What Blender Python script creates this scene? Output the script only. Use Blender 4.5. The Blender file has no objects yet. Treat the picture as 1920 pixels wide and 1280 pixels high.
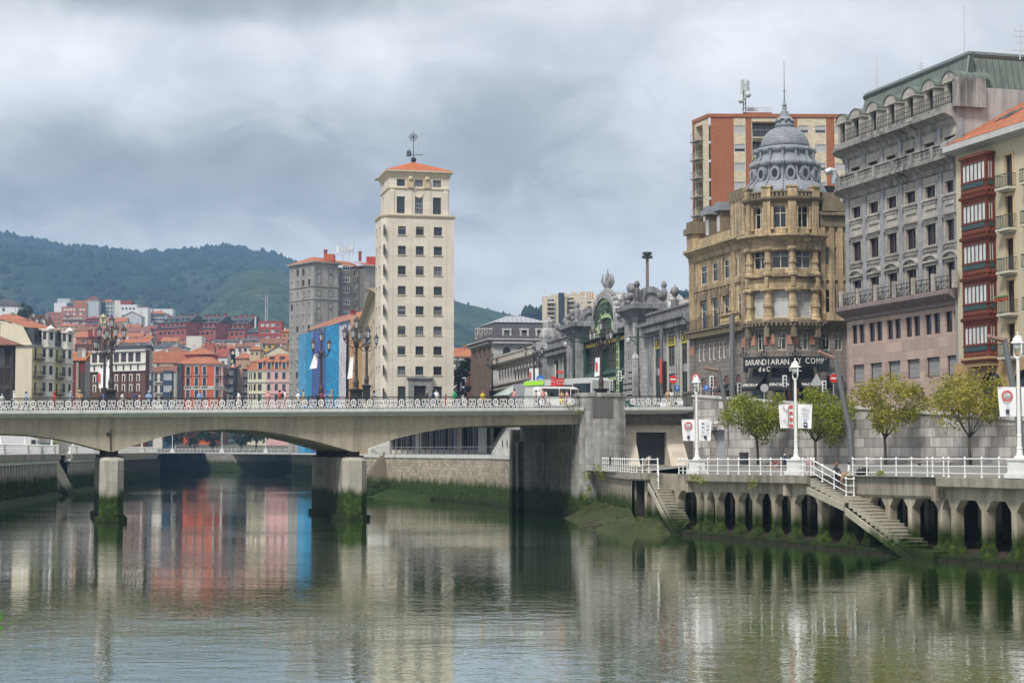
HAZE=.00019
import bpy, bmesh, math, random
from mathutils import Vector as V, Matrix, noise as NZ
RN=random.Random(11)
F=3300.0; HOR=845.0; H=6.2; TL=math.atan(205/F); CT=math.cos(TL); ST=math.sin(TL)
SC=bpy.context.scene; COL=SC.collection
rad=math.radians
def ray(px,py):
 a=(px-960)/F; b=(640-py)/F
 return V((a,CT-b*ST,ST+b*CT))
def at(px,py,Y):
 d=ray(px,py); d=d*(Y/d.y); return V((d.x,d.y,d.z+H))
def gp(px,Y): q=at(px,HOR,Y); return V((q.x,q.y))
def gr(px,py,z=0.0):
 d=ray(px,py); t=(z-H)/d.z; return V((d.x*t,d.y*t,z))
def pz(px,py,Y): return at(px,py,Y).z
class MB:
 def __init__(s): s.v=[];s.f=[];s.m=[]
 def face(s,pts,m=0):
  n=len(s.v); s.v+= [tuple(p) for p in pts]; s.f.append(tuple(range(n,n+len(pts)))); s.m.append(m)
 def raw(s,vs,fs,m=0):
  n=len(s.v); s.v+=[tuple(p) for p in vs]
  for f in fs: s.f.append(tuple(i+n for i in f)); s.m.append(m)
 def obox(s,o,a,b,c,m=0):
  o=V(o);a=V(a);b=V(b);c=V(c)
  p=[o,o+a,o+a+b,o+b,o+c,o+a+c,o+a+b+c,o+b+c]
  fs=[(0,3,2,1),(4,5,6,7),(0,1,5,4),(1,2,6,5),(2,3,7,6),(3,0,4,7)]
  if a.cross(b).dot(c)<0: fs=[tuple(reversed(f)) for f in fs]
  s.raw(p,fs,m)
 def box(s,x0,x1,y0,y1,z0,z1,m=0): s.obox((x0,y0,z0),(x1-x0,0,0),(0,y1-y0,0),(0,0,z1-z0),m)
 def prism(s,poly,z0,z1,m=0,cap=True):
  n=len(poly)
  ar=sum(poly[i][0]*poly[(i+1)%n][1]-poly[(i+1)%n][0]*poly[i][1] for i in range(n))
  if ar<0: poly=list(reversed(poly))
  zf0=z0 if callable(z0) else (lambda p:z0); zf1=z1 if callable(z1) else (lambda p:z1)
  lo=[(p[0],p[1],zf0(p)) for p in poly]; hi=[(p[0],p[1],zf1(p)) for p in poly]
  fs=[(i,(i+1)%n,(i+1)%n+n,i+n) for i in range(n)]
  if cap: fs+=[tuple(range(n,2*n)),tuple(range(n-1,-1,-1))]
  s.raw(lo+hi,fs,m)
 def tube(s,pts,r,n=6,m=0,cap=True):
  pts=[V(p) for p in pts]; k=len(pts)
  rs=r if isinstance(r,(list,tuple)) else [r]*k
  vs=[]; pa=None
  for i,p in enumerate(pts):
   d=(pts[min(i+1,k-1)]-pts[max(i-1,0)])
   d=d.normalized() if d.length>1e-9 else V((0,0,1))
   if pa is None: pa=d.cross(V((0,0,1)) if abs(d.z)<.9 else V((1,0,0))).normalized()
   else:
    pa=pa-d*pa.dot(d); pa=pa.normalized() if pa.length>1e-6 else d.orthogonal().normalized()
   pb=d.cross(pa)
   for j in range(n):
    t=2*math.pi*j/n; vs.append(p+(pa*math.cos(t)+pb*math.sin(t))*rs[i])
  fs=[(i*n+j,i*n+(j+1)%n,(i+1)*n+(j+1)%n,(i+1)*n+j) for i in range(k-1) for j in range(n)]
  if cap: fs+=[tuple(range(n-1,-1,-1)),tuple(range((k-1)*n,k*n))]
  s.raw(vs,fs,m)
 def lathe(s,c,prof,n=10,m=0,a0=0.0,sq=1.0):
  cx,cy,cz=c; vs=[]
  for (r,z) in prof:
   for j in range(n):
    t=a0+2*math.pi*j/n; vs.append((cx+r*math.cos(t),cy+r*math.sin(t)*sq,cz+z))
  k=len(prof)
  fs=[(i*n+j,i*n+(j+1)%n,(i+1)*n+(j+1)%n,(i+1)*n+j) for i in range(k-1) for j in range(n)]
  fs+=[tuple(range(n-1,-1,-1)),tuple(range((k-1)*n,k*n))]
  s.raw(vs,fs,m)
 def ball(s,c,r,n=8,k=5,m=0,sz=1.0):
  s.lathe(c,[(max(r*math.sin(math.pi*i/k),r*.02),-r*sz*math.cos(math.pi*i/k)) for i in range(k+1)],n,m)
 def ring(s,c,u,w,ro,ri,th,n=20,m=0,sq=1.0):
  c=V(c);u=V(u);w=V(w);nn=u.cross(w).normalized(); vs=[]
  for e in (-th/2,th/2):
   for r in (ro,ri):
    for j in range(n):
     t=2*math.pi*j/n; vs.append(c+u*(r*math.cos(t))+w*(r*sq*math.sin(t))+nn*e)
  fs=[]
  for j in range(n):
   q=(j+1)%n
   fs+=[(j,q,n+q,n+j)[::-1],(2*n+j,2*n+q,3*n+q,3*n+j),(j,q,2*n+q,2*n+j),(n+j,n+q,3*n+q,3*n+j)[::-1]]
  s.raw(vs,fs,m)
 def sweep(s,path,prof,m=0,closed=False,cap=True):
  P=[V((p[0],p[1])) for p in path]; k=len(P); vs=[]
  zz=[p[2] if len(p)>2 else 0.0 for p in path]
  def nr(a,b):
   d=(b-a); d=d.normalized() if d.length>1e-9 else V((1,0)); return V((d.y,-d.x))
  for i in range(k):
   if closed: n1=nr(P[i-1],P[i]); n2=nr(P[i],P[(i+1)%k])
   else:
    n1=nr(P[i-1],P[i]) if i>0 else None; n2=nr(P[i],P[i+1]) if i<k-1 else None
    if n1 is None: n1=n2
    if n2 is None: n2=n1
   b=n1+n2; b=b.normalized() if b.length>1e-6 else n1
   b=b/max(.35,b.dot(n1))
   for (d,z) in prof: vs.append((P[i].x+b.x*d,P[i].y+b.y*d,z+zz[i]))
  q=len(prof); fs=[]
  for i in range(k if closed else k-1):
   a=i*q; c=((i+1)%k)*q
   for j in range(q-1): fs.append((a+j,c+j,c+j+1,a+j+1))
  if cap and not closed and q>2: fs+=[tuple(range(q)),tuple(range((k-1)*q+q-1,(k-1)*q-1,-1))]
  s.raw(vs,fs,m)
 def build(s,name,mats,parent=None,smooth=False,org=None):
  me=bpy.data.meshes.new(name)
  vs=s.v
  if org is not None:
   org=V(org); vs=[(p[0]-org.x,p[1]-org.y,p[2]-org.z) for p in vs]
  me.from_pydata(vs,[],s.f)
  mats=mats if isinstance(mats,(list,tuple)) else [mats]
  for m in mats: me.materials.append(m)
  if len(mats)>1: me.polygons.foreach_set('material_index',s.m)
  uv=me.uv_layers.new(name='UVMap'); uvd=uv.data; V3=me.vertices
  for p in me.polygons:
   n=p.normal
   if abs(n.z)>.92: t=V((1,0,0)); b=V((0,1,0))
   else:
    t=V((-n.y,n.x,0)).normalized(); b=n.cross(t)
   for li in p.loop_indices:
    co=V3[me.loops[li].vertex_index].co
    uvd[li].uv=(co.dot(t),co.dot(b))
  if smooth:
   me.polygons.foreach_set('use_smooth',[True]*len(me.polygons))
  me.update()
  o=bpy.data.objects.new(name,me); COL.objects.link(o)
  if org is not None: o.location=org
  if parent is not None: attach(o,parent)
  return o
WM={}
def wm(o):
 m=o.matrix_basis.copy()
 if o.parent is not None: m=wm(o.parent)@o.matrix_parent_inverse@m
 return m
def attach(o,p):
 o.parent=p; o.matrix_parent_inverse=wm(p).inverted()
def tag(o,label=None,cat=None,group=None,kind=None):
 if label: o['label']=label
 if label and not kind: o['kind']='thing'
 if cat: o['category']=cat
 if group: o['group']=group
 if kind: o['kind']=kind
 return o
def thing(name,label,cat,loc=(0,0,0),rz=0.0,group=None):
 o=bpy.data.objects.new(name,None); COL.objects.link(o); o.empty_display_size=.3
 o.location=loc; o.rotation_euler=(0,0,rz)
 return tag(o,label,cat,group)
def copy_tree(o,loc=None,rz=None,label=None,scale=None,parent=None):
 c=o.copy(); COL.objects.link(c)
 if parent is not None: c.parent=parent
 if loc is not None: c.location=loc
 if rz is not None: c.rotation_euler=(0,0,rz)
 if scale is not None: c.scale=(scale,)*3
 if label: c['label']=label
 for ch in list(o.children): copy_tree(ch,parent=c)
 return c
def nodes(name):
 m=bpy.data.materials.new(name); m.use_nodes=True; nt=m.node_tree
 return m,nt,nt.nodes['Principled BSDF']
def N(nt,t,**k):
 n=nt.nodes.new(t)
 for a,b in k.items():
  if a in n.inputs.keys() if isinstance(a,str) else False: n.inputs[a].default_value=b
  else: setattr(n,a,b)
 return n
def rgba(c): return (c[0],c[1],c[2],1)
def ramp(nt,fac,stops):
 r=nt.nodes.new('ShaderNodeValToRGB'); e=r.color_ramp.elements
 while len(e)<len(stops): e.new(.5)
 for i,(p,c) in enumerate(stops): e[i].position=p; e[i].color=rgba(c) if len(c)==3 else c
 nt.links.new(fac,r.inputs['Fac']); return r.outputs['Color']
def noise_tex(nt,scale,detail=4,vec=None,sc=None,rough=.55,coord='Object'):
 n=nt.nodes.new('ShaderNodeTexNoise'); n.inputs['Scale'].default_value=scale; n.inputs['Detail'].default_value=detail
 n.inputs['Roughness'].default_value=rough
 tc=nt.nodes.new('ShaderNodeTexCoord'); v=tc.outputs[coord]
 if sc is not None:
  mp=nt.nodes.new('ShaderNodeMapping'); mp.inputs['Scale'].default_value=sc; nt.links.new(v,mp.inputs['Vector']); v=mp.outputs['Vector']
 nt.links.new(v,n.inputs['Vector']); return n.outputs['Fac']
def mixc(nt,a,b,fac,mode='MIX'):
 m=nt.nodes.new('ShaderNodeMix'); m.data_type='RGBA'; m.blend_type=mode
 for i,x in ((6,a),(7,b)):
  if isinstance(x,(tuple,list)): m.inputs[i].default_value=rgba(x)
  else: nt.links.new(x,m.inputs[i])
 if isinstance(fac,(int,float)): m.inputs[0].default_value=fac
 else: nt.links.new(fac,m.inputs[0])
 return m.outputs[2]
def mathn(nt,op,a,b=None,clamp=False):
 m=nt.nodes.new('ShaderNodeMath'); m.operation=op; m.use_clamp=clamp
 for i,x in ((0,a),(1,b)):
  if x is None: continue
  if isinstance(x,(int,float)): m.inputs[i].default_value=x
  else: nt.links.new(x,m.inputs[i])
 return m.outputs[0]
def mul(c,k): return (c[0]*k,c[1]*k,c[2]*k)
MC={}
def stone(name,col,var=.2,blocks=None,mortar=.6,streak=0.0,scol=None,moss=None,rough=.85,fine=6.0,bump=.3,bvar=.18,soff=.5,msize=.02):
 """plastered, stone or brick surface: tone variation, coursed blocks, rain streaks, tide-line growth"""
 if name in MC: return MC[name]
 m,nt,b=nodes(name); L=nt.links
 f1=noise_tex(nt,.35,5); f2=noise_tex(nt,fine,4)
 c=mixc(nt,mul(col,1-var),mul(col,1+var*.7),f1)
 c=mixc(nt,c,mul(col,1-var*1.3),mathn(nt,'MULTIPLY',ramp(nt,f2,[(.45,(0,0,0)),(.75,(1,1,1))]),.55))
 hb=None
 if blocks:
  tc=nt.nodes.new('ShaderNodeTexCoord'); br=nt.nodes.new('ShaderNodeTexBrick')
  L.new(tc.outputs['UV'],br.inputs['Vector'])
  br.inputs['Scale'].default_value=1; br.inputs['Brick Width'].default_value=blocks[0]; br.inputs['Row Height'].default_value=blocks[1]
  br.inputs['Mortar Size'].default_value=msize; br.inputs['Mortar Smooth'].default_value=.1; br.offset=soff
  br.inputs['Color1'].default_value=(1-bvar,1-bvar*1.05,1-bvar*1.1,1); br.inputs['Color2'].default_value=(1+bvar*.5,1+bvar*.45,1+bvar*.4,1)
  br.inputs['Mortar'].default_value=(mortar,mortar,mortar,1)
  c=mixc(nt,c,br.outputs['Color'],1.0,'MULTIPLY'); hb=br.outputs['Fac']
 if streak:
  s=noise_tex(nt,1.0,5,sc=(1.7,1.7,.10),rough=.65); s2=noise_tex(nt,.25,3)
  k=mathn(nt,'MULTIPLY',ramp(nt,s,[(.42 if streak<.9 else .36,(0,0,0)),(.72 if streak<.9 else .60,(1,1,1))]),ramp(nt,s2,[(.3,(.3,.3,.3)),(.7,(1,1,1))]))
  c=mixc(nt,c,scol or mul(col,.3),mathn(nt,'MULTIPLY',k,streak,True))
 if moss:
  z0,z1=moss   # full growth below z0, none above z1
  ge=nt.nodes.new('ShaderNodeNewGeometry'); sx=nt.nodes.new('ShaderNodeSeparateXYZ'); L.new(ge.outputs['Position'],sx.inputs[0])
  nb=noise_tex(nt,.9,5,sc=(1,1,.35)); 
  z=mathn(nt,'SUBTRACT',sx.outputs['Z'],mathn(nt,'MULTIPLY',mathn(nt,'SUBTRACT',nb,.5),1.6))
  mr=nt.nodes.new('ShaderNodeMapRange'); mr.inputs[1].default_value=z1; mr.inputs[2].default_value=z0; mr.interpolation_type='SMOOTHSTEP'
  L.new(z,mr.inputs[0])
  mn=noise_tex(nt,2.5,5)
  gc=ramp(nt,mn,[(.3,(.008,.014,.004)),(.5,(.024,.044,.007)),(.75,(.065,.092,.014))])
  lo=nt.nodes.new('ShaderNodeMapRange'); lo.inputs[1].default_value=.1; lo.inputs[2].default_value=.7; L.new(z,lo.inputs[0])
  gc=mixc(nt,(.016,.024,.008),gc,lo.outputs[0])
  c=mixc(nt,c,gc,mr.outputs[0])
 L.new(c,b.inputs['Base Color']); b.inputs['Roughness'].default_value=rough; b.inputs['Specular IOR Level'].default_value=.15
 bp=nt.nodes.new('ShaderNodeBump'); bp.inputs['Strength'].default_value=bump; bp.inputs['Distance'].default_value=.03
 hh=f2
 if hb is not None: hh=mathn(nt,'SUBTRACT',mathn(nt,'MULTIPLY',f2,.5),hb)
 L.new(hh,bp.inputs['Height']); L.new(bp.outputs[0],b.inputs['Normal'])
 MC[name]=m; return m
def plain(name,col,rough=.5,metal=0.0,var=.12,scale=3.0,spec=None):
 if name in MC: return MC[name]
 m,nt,b=nodes(name)
 f=noise_tex(nt,scale,4)
 nt.links.new(mixc(nt,mul(col,1-var),mul(col,1+var),f),b.inputs['Base Color'])
 b.inputs['Roughness'].default_value=rough; b.inputs['Metallic'].default_value=metal
 if spec is not None: b.inputs['Specular IOR Level'].default_value=spec
 MC[name]=m; return m
def tiles(name,col,var=.25,row=.35,w=.25):
 """clay roof: courses from UV, mottled old tiles"""
 if name in MC: return MC[name]
 m,nt,b=nodes(name); L=nt.links
 tc=nt.nodes.new('ShaderNodeTexCoord'); br=nt.nodes.new('ShaderNodeTexBrick'); L.new(tc.outputs['UV'],br.inputs['Vector'])
 br.inputs['Scale'].default_value=1; br.inputs['Brick Width'].default_value=w; br.inputs['Row Height'].default_value=row
 br.inputs['Mortar Size'].default_value=.03; br.inputs['Color1'].default_value=rgba(mul(col,.72)); br.inputs['Color2'].default_value=rgba(mul(col,1.25)); br.inputs['Mortar'].default_value=rgba(mul(col,.4))
 f=noise_tex(nt,.5,6); f2=noise_tex(nt,3,4)
 c=mixc(nt,br.outputs['Color'],mul(col,.5),ramp(nt,f,[(.42,(0,0,0)),(.8,(.8,.8,.8))]))
 c=mixc(nt,c,(col[0]*1.3,col[1]*1.6,col[2]*1.6),ramp(nt,f2,[(.55,(0,0,0)),(.9,(.5,.5,.5))]))
 L.new(c,b.inputs['Base Color']); b.inputs['Roughness'].default_value=.85
 bp=nt.nodes.new('ShaderNodeBump'); bp.inputs['Strength'].default_value=.6; bp.inputs['Distance'].default_value=.05; bp.invert=True
 L.new(br.outputs['Fac'],bp.inputs['Height']); L.new(bp.outputs[0],b.inputs['Normal'])
 MC[name]=m; return m
def seam(name,c1,c2,pitch=.6,rough=.5):
 """standing-seam sheet metal: thin raised seams down the slope, patchy patina"""
 if name in MC: return MC[name]
 m,nt,b=nodes(name); L=nt.links
 tc=nt.nodes.new('ShaderNodeTexCoord'); sx=nt.nodes.new('ShaderNodeSeparateXYZ'); L.new(tc.outputs['UV'],sx.inputs[0])
 fr=mathn(nt,'FRACT',mathn(nt,'DIVIDE',sx.outputs[0],pitch)); sm=mathn(nt,'LESS_THAN',fr,.12)
 f=noise_tex(nt,.5,5); f2=noise_tex(nt,1.0,4,sc=(2.5,2.5,.3))
 c=mixc(nt,c1,c2,ramp(nt,mathn(nt,'ADD',mathn(nt,'MULTIPLY',f,.6),mathn(nt,'MULTIPLY',f2,.4)),[(.35,(0,0,0)),(.65,(1,1,1))]))
 c=mixc(nt,c,mul(c1,.35),mathn(nt,'MULTIPLY',sm,.8))
 L.new(c,b.inputs['Base Color']); b.inputs['Roughness'].default_value=rough; b.inputs['Metallic'].default_value=.15
 bp=nt.nodes.new('ShaderNodeBump'); bp.inputs['Strength'].default_value=.5; bp.inputs['Distance'].default_value=.05
 L.new(sm,bp.inputs['Height']); L.new(bp.outputs[0],b.inputs['Normal'])
 MC[name]=m; return m
def glassm(name,col,rough=.06,spec=.7):
 if name in MC: return MC[name]
 m,nt,b=nodes(name)
 f=noise_tex(nt,.8,2)
 nt.links.new(mixc(nt,mul(col,.6),mul(col,1.4),f),b.inputs['Base Color'])
 b.inputs['Roughness'].default_value=rough; b.inputs['Specular IOR Level'].default_value=spec
 MC[name]=m; return m
G_DARK=glassm('window_glass',(.012,.014,.018)); G_MID=glassm('window_glass_mid',(.05,.055,.06))  # near-black pane and a somewhat lighter grey one, mixed at random
G_CURT=glassm('window_net_curtain',(.42,.43,.44),.3,.4); G_BLUE=glassm('window_glass_cool',(.03,.045,.06))
P_SHUT=stone('roller_shutter_brown',(.065,.038,.03),.2,blocks=(9,.06),mortar=.4,bump=.2)
P_BLIND=stone('roller_blind_pale',(.5,.5,.5),.1,blocks=(9,.06),mortar=.7,bump=.2)
W_WHITE=plain('white_window_paint',(.72,.72,.7),.5); W_DARK=plain('dark_window_paint',(.03,.03,.033),.5); W_BROWN=plain('brown_window_paint',(.08,.035,.025),.5)
IRON=plain('black_iron',(.02,.02,.022),.5,.3); IRONP=plain('plum_iron',(.05,.036,.038),.55,.2); WHITE=plain('white_paint',(.66,.66,.65),.5,var=.14)
class Fac:
 def __init__(s,A,B):
  s.A=V((A[0],A[1])); s.B=V((B[0],B[1])); d=s.B-s.A; s.L=d.length; s.u=d/s.L; s.n=V((s.u.y,-s.u.x))
 def hit(s,px,py):
  d=ray(px,py); t=(s.A.dot(s.n))/(d.x*s.n.x+d.y*s.n.y)
  P=V((d.x*t,d.y*t)); return (P-s.A).dot(s.u), d.z*t+H
 def s(s_,px,py=HOR): return s_.hit(px,py)[0]
 def z(s_,px,py): return s_.hit(px,py)[1]
 def p(s,a,d=0.0): q=s.A+s.u*a+s.n*d; return q
 def P(s,a,z,d=0.0): q=s.p(a,d); return V((q.x,q.y,z))
 def ops(s,cols,rows,ref=None,zref=None,**k):
  out=[]
  for (y0,y1) in rows:
   for (x0,x1) in cols:
    ym=(y0+y1)/2 if ref is None else ref; xm=(x0+x1)/2 if zref is None else zref
    o=dict(s0=s.s(x0,ym),s1=s.s(x1,ym),z0=s.z(xm,y1),z1=s.z(xm,y0)); o.update(k); out.append(o)
  return out
 def box(s,mb,s0,s1,z0,z1,d0,d1,m=0):
  mb.obox(s.P(s0,z0,d0),V((s.u.x,s.u.y,0))*(s1-s0),V((s.n.x,s.n.y,0))*(d1-d0),V((0,0,z1-z0)),m)
def wall(mb,f,s0,s1,z0,z1,ops=(),dep=.25,m=0,mr=None):
 mr=m if mr is None else mr
 ops=[o for o in ops if o['s1']>s0+.02 and o['s0']<s1-.02 and o['z1']>z0 and o['z0']<z1]
 ops=[dict(o,s0=max(o['s0'],s0+.01),s1=min(o['s1'],s1-.01),z0=max(o['z0'],z0),z1=min(o['z1'],z1)) for o in ops]
 def uq(a):
  a=sorted(a); r=[a[0]]
  for x in a[1:]:
   if x-r[-1]>1e-4: r.append(x)
  return r
 zs=uq([z0,z1]+[q for o in ops for q in (o['z0'],o['z1'])])
 for k in range(len(zs)-1):
  za,zb=zs[k],zs[k+1]; zm=(za+zb)/2
  act=sorted([(o['s0'],o['s1']) for o in ops if o['z0']<zm<o['z1']])
  c=s0; segs=[]
  for a,b in act:
   if a>c+1e-4: segs.append((c,a))
   c=max(c,b)
  if c<s1-1e-4: segs.append((c,s1))
  for a,b in segs: mb.face([f.P(a,za),f.P(b,za),f.P(b,zb),f.P(a,zb)],m)
 for o in ops:
  a,b,za,zb=o['s0'],o['s1'],o['z0'],o['z1']; d=-o.get('dep',dep)
  mb.face([f.P(a,za),f.P(a,za,d),f.P(a,zb,d),f.P(a,zb)][::-1],mr); mb.face([f.P(b,za),f.P(b,za,d),f.P(b,zb,d),f.P(b,zb)],mr)
  mb.face([f.P(a,za),f.P(b,za),f.P(b,za,d),f.P(a,za,d)],mr); mb.face([f.P(a,zb),f.P(b,zb),f.P(b,zb,d),f.P(a,zb,d)][::-1],mr)
  if o.get('arch'):
   r=(b-a)/2; rise=min(o.get('rise',r),zb-za-.05); zc=zb-rise; cx=(a+b)/2; kk=8
   arc=[(cx-r*math.cos(math.pi*i/kk),zc+rise*math.sin(math.pi*i/kk)) for i in range(kk+1)]
   for i in range(kk):
    (xa,ya),(xb,yb)=arc[i],arc[i+1]
    mb.face([f.P(xa,ya),f.P(xb,yb),f.P(xb,zb),f.P(xa,zb)],m)
    mb.face([f.P(xa,ya),f.P(xa,ya,d),f.P(xb,yb,d),f.P(xb,yb)],mr)
GLZ=[(G_DARK,.6),(G_MID,.2),(G_BLUE,.2)]
def pick(w):
 r=RN.random()*sum(x[1] for x in w)
 for a,b in w:
  r-=b
  if r<=0: return a
 return w[-1][0]
def window(par,f,o,dep=.25,fm=W_DARK,nx=2,ny=1,fw=.07,glz=None,sill=None,surround=None,name='window',split=True,blind=None,so=.12):
 d=-o.get('dep',dep)+.02; a,b,za,zb=o['s0'],o['s1'],o['z0'],o['z1']
 mb=MB(); bx=lambda x0,x1,y0,y1,e=0: f.box(mb,x0,x1,y0,y1,d+e,d+.07+e)
 bx(a,a+fw,za,zb); bx(b-fw,b,za,zb); bx(a+fw,b-fw,za,za+fw); bx(a+fw,b-fw,zb-fw,zb)
 for i in range(1,nx): x=a+(b-a)*i/nx; bx(x-fw*.4,x+fw*.4,za+fw,zb-fw,-.004)
 for i in range(1,ny): z=za+(zb-za)*(i/ny if ny!=2 else .66); bx(a+fw,b-fw,z-fw*.4,z+fw*.4,-.008)
 g=pick(glz or GLZ)
 pl=MB()
 if blind and RN.random()<blind[0]:
  zz=zb-(zb-za)*RN.choice(blind[2] if len(blind)>2 else (.3,.5,1.0,1.0))
  pl.face([f.P(a,zz,d+.012),f.P(b,zz,d+.012),f.P(b,zb,d+.012),f.P(a,zb,d+.012)],1)
  pl.face([f.P(a,za,d),f.P(b,za,d),f.P(b,zz,d),f.P(a,zz,d)],0); ms=[g,blind[1]]
 else:
  pl.face([f.P(a,za,d),f.P(b,za,d),f.P(b,zb,d),f.P(a,zb,d)],0); ms=[g]
 org=f.P((a+b)/2,za,d)
 w=mb.build(name,fm,par,org=org)
 pl.build('pane',ms,w,org=org)
 if sill is not None:
  sm,h_=sill if isinstance(sill,tuple) else (sill,.14)
  q=MB(); f.box(q,a-.12,b+.12,za-h_,za,.003,so); q.build('sill',sm,w,org=org)
 if surround is not None:
  sm,t_=surround
  q=MB(); f.box(q,a-t_,a,za,zb,.003,.06); f.box(q,b,b+t_,za,zb,.003,.06); f.box(q,a-t_-.05,b+t_+.05,zb,zb+t_,.003,.09)
  q.build('frame',sm,w,org=org)
 return w
def balcony(par,f,s0,s1,z,dep=.8,h=1.0,slab=None,rail=IRON,sh=.15,step=.14,bot=None):
 org=f.P((s0+s1)/2,z)
 mb=MB(); f.box(mb,s0,s1,z-sh,z,.004,dep); 
 if bot: f.box(mb,s0+.15,s1-.15,z-sh-bot,z-sh,.004,dep*.6)
 o=mb.build('balcony',slab or WHITE,par,org=org)
 r=MB(); e=.02
 pts=[f.P(s0+.04,0,.01),f.P(s0+.04,0,dep-.04),f.P(s1-.04,0,dep-.04),f.P(s1-.04,0,.01)]
 for i in range(3):
  p,q=pts[i],pts[i+1]; L=(q-p).length
  for zz,t in ((z+h,.03),(z+.08,.02)): r.tube([p+V((0,0,zz)),q+V((0,0,zz))],t,4)
  k=max(1,int(L/step))
  for j in range(k+1):
   c=p+(q-p)*(j/k); r.tube([c+V((0,0,z)),c+V((0,0,z+h))],.013 if j%6 else .022,3,cap=False)
 r.build('railing',rail,o,org=org)
 return o
def cornice(mb,path,z,prof,m=0,closed=False): mb.sweep(path,[(d,z+h) for d,h in prof],m,closed)
def hiproof(mb,q,z,h,over=.5,m=0,ridge=.45,soff=None):
 """hip roof on a plan quad q (a,b,c,d going round); ridge parallel to the longer side"""
 q=[V((p[0],p[1])) for p in q]; c=sum(q,V((0,0)))/4
 e=[]
 for i in range(4):
  d1=(q[i]-q[i-1]).normalized(); d2=(q[i]-q[(i+1)%4]).normalized(); e.append(q[i]+(d1+d2)*over)
 E=[V((p.x,p.y,z)) for p in e]
 if (e[1]-e[0]).length>=(e[2]-e[1]).length: m1,m2=(e[0]+e[3])/2,(e[1]+e[2])/2; o=0
 else: m1,m2=(e[0]+e[1])/2,(e[2]+e[3])/2; o=1
 r1=m1+(m2-m1)*ridge; r2=m2+(m1-m2)*ridge
 R1=V((r1.x,r1.y,z+h)); R2=V((r2.x,r2.y,z+h))
 if o==0: fs=[[E[0],E[1],R2,R1],[E[1],E[2],R2],[E[2],E[3],R1,R2],[E[3],E[0],R1]]
 else: fs=[[E[0],E[1],R1],[E[1],E[2],R2,R1],[E[2],E[3],R2],[E[3],E[0],R1,R2]]
 if ridge>.49:
  fs=[[E[i],E[(i+1)%4],R1] for i in range(4)]
 for k in fs:
  n=(k[1]-k[0]).cross(k[2]-k[0]); mb.face(k if n.z>0 else k[::-1],m)
 t=.18
 mb.prism([(p.x,p.y) for p in e],z-t,z-.004,m if soff is None else soff)
TX={}
def text_prep(items):
 obs=[]
 for body in items:
  cu=bpy.data.curves.new('t','FONT'); cu.body=body.replace('L_',''); cu.size=1; cu.extrude=.02; cu.align_x='CENTER'; cu.align_y='CENTER'
  ob=bpy.data.objects.new('t',cu); COL.objects.link(ob); obs.append((body,ob))
 dg=bpy.context.evaluated_depsgraph_get(); dg.update()
 for body,ob in obs: TX[body]=bpy.data.meshes.new_from_object(ob.evaluated_get(dg))
 for body,ob in obs: bpy.data.objects.remove(ob)
def text(body,size,org,xd,mat,par,zd=(0,0,1),name='lettering',sx=1.0):
 me=TX[body].copy(); xd=V(xd).normalized(); zd=V(zd).normalized(); nd=xd.cross(zd)
 xs=xd*size*sx; zs=zd*size; ns=nd*size
 me.transform(Matrix(((xs.x,zs.x,ns.x,0),(xs.y,zs.y,ns.y,0),(xs.z,zs.z,ns.z,0),(0,0,0,1))))
 me.materials.clear(); me.materials.append(mat); me.name=name
 o=bpy.data.objects.new(name,me); COL.objects.link(o); o.location=org
 if par is not None: attach(o,par)
 return o
text_prep(['L_'+c for c in 'BARNDIYCOMPª']+['ERCILLA','CAFE','FEVE','d e C','GIMNASIO','P'])
cam=bpy.data.cameras.new('camera'); co=bpy.data.objects.new('camera',cam); COL.objects.link(co)
co.location=(0,0,H); co.rotation_euler=(math.pi/2+TL,0,0); cam.sensor_width=36; cam.lens=36*F/1920; cam.clip_start=.5; cam.clip_end=20000
SC.camera=co
SC.view_settings.view_transform='Standard'; SC.view_settings.look='None'; SC.view_settings.gamma=1; SC.view_settings.exposure=.75
w=bpy.data.worlds.new('World'); SC.world=w; w.use_nodes=True; nt=w.node_tree; L=nt.links
bg=nt.nodes['Background']; out=nt.nodes['World Output']
SUN_DIR=V((-.30,-.52,.80)).normalized()
sky=nt.nodes.new('ShaderNodeTexSky'); sky.sky_type='NISHITA'; sky.sun_disc=False
sky.sun_elevation=math.asin(SUN_DIR.z); sky.sun_rotation=math.atan2(SUN_DIR.x,SUN_DIR.y)
L.new(sky.outputs[0],bg.inputs['Color']); bg.inputs['Strength'].default_value=.05
tc=nt.nodes.new('ShaderNodeTexCoord'); sep=nt.nodes.new('ShaderNodeSeparateXYZ'); L.new(tc.outputs['Generated'],sep.inputs[0])
dz=mathn(nt,'MAXIMUM',sep.outputs[2],0.0)
inv=mathn(nt,'DIVIDE',1.0,mathn(nt,'ADD',dz,.55))
cmb=nt.nodes.new('ShaderNodeCombineXYZ'); L.new(mathn(nt,'MULTIPLY',sep.outputs[0],inv),cmb.inputs[0]); L.new(mathn(nt,'MULTIPLY',sep.outputs[1],inv),cmb.inputs[1])
def wn(scale,det,off,dist=0.0,rough=.5):
 mp=nt.nodes.new('ShaderNodeMapping'); mp.inputs['Location'].default_value=off; L.new(cmb.outputs[0],mp.inputs['Vector'])
 n=nt.nodes.new('ShaderNodeTexNoise'); n.inputs['Scale'].default_value=scale; n.inputs['Detail'].default_value=det; n.inputs['Distortion'].default_value=dist; n.inputs['Roughness'].default_value=rough
 L.new(mp.outputs[0],n.inputs['Vector']); return n.outputs['Fac']
n1=wn(4.2,5,(3.1,1.2,0),.3,.5); n2=wn(12.0,7,(7.7,2.0,0),.4,.58)
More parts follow.
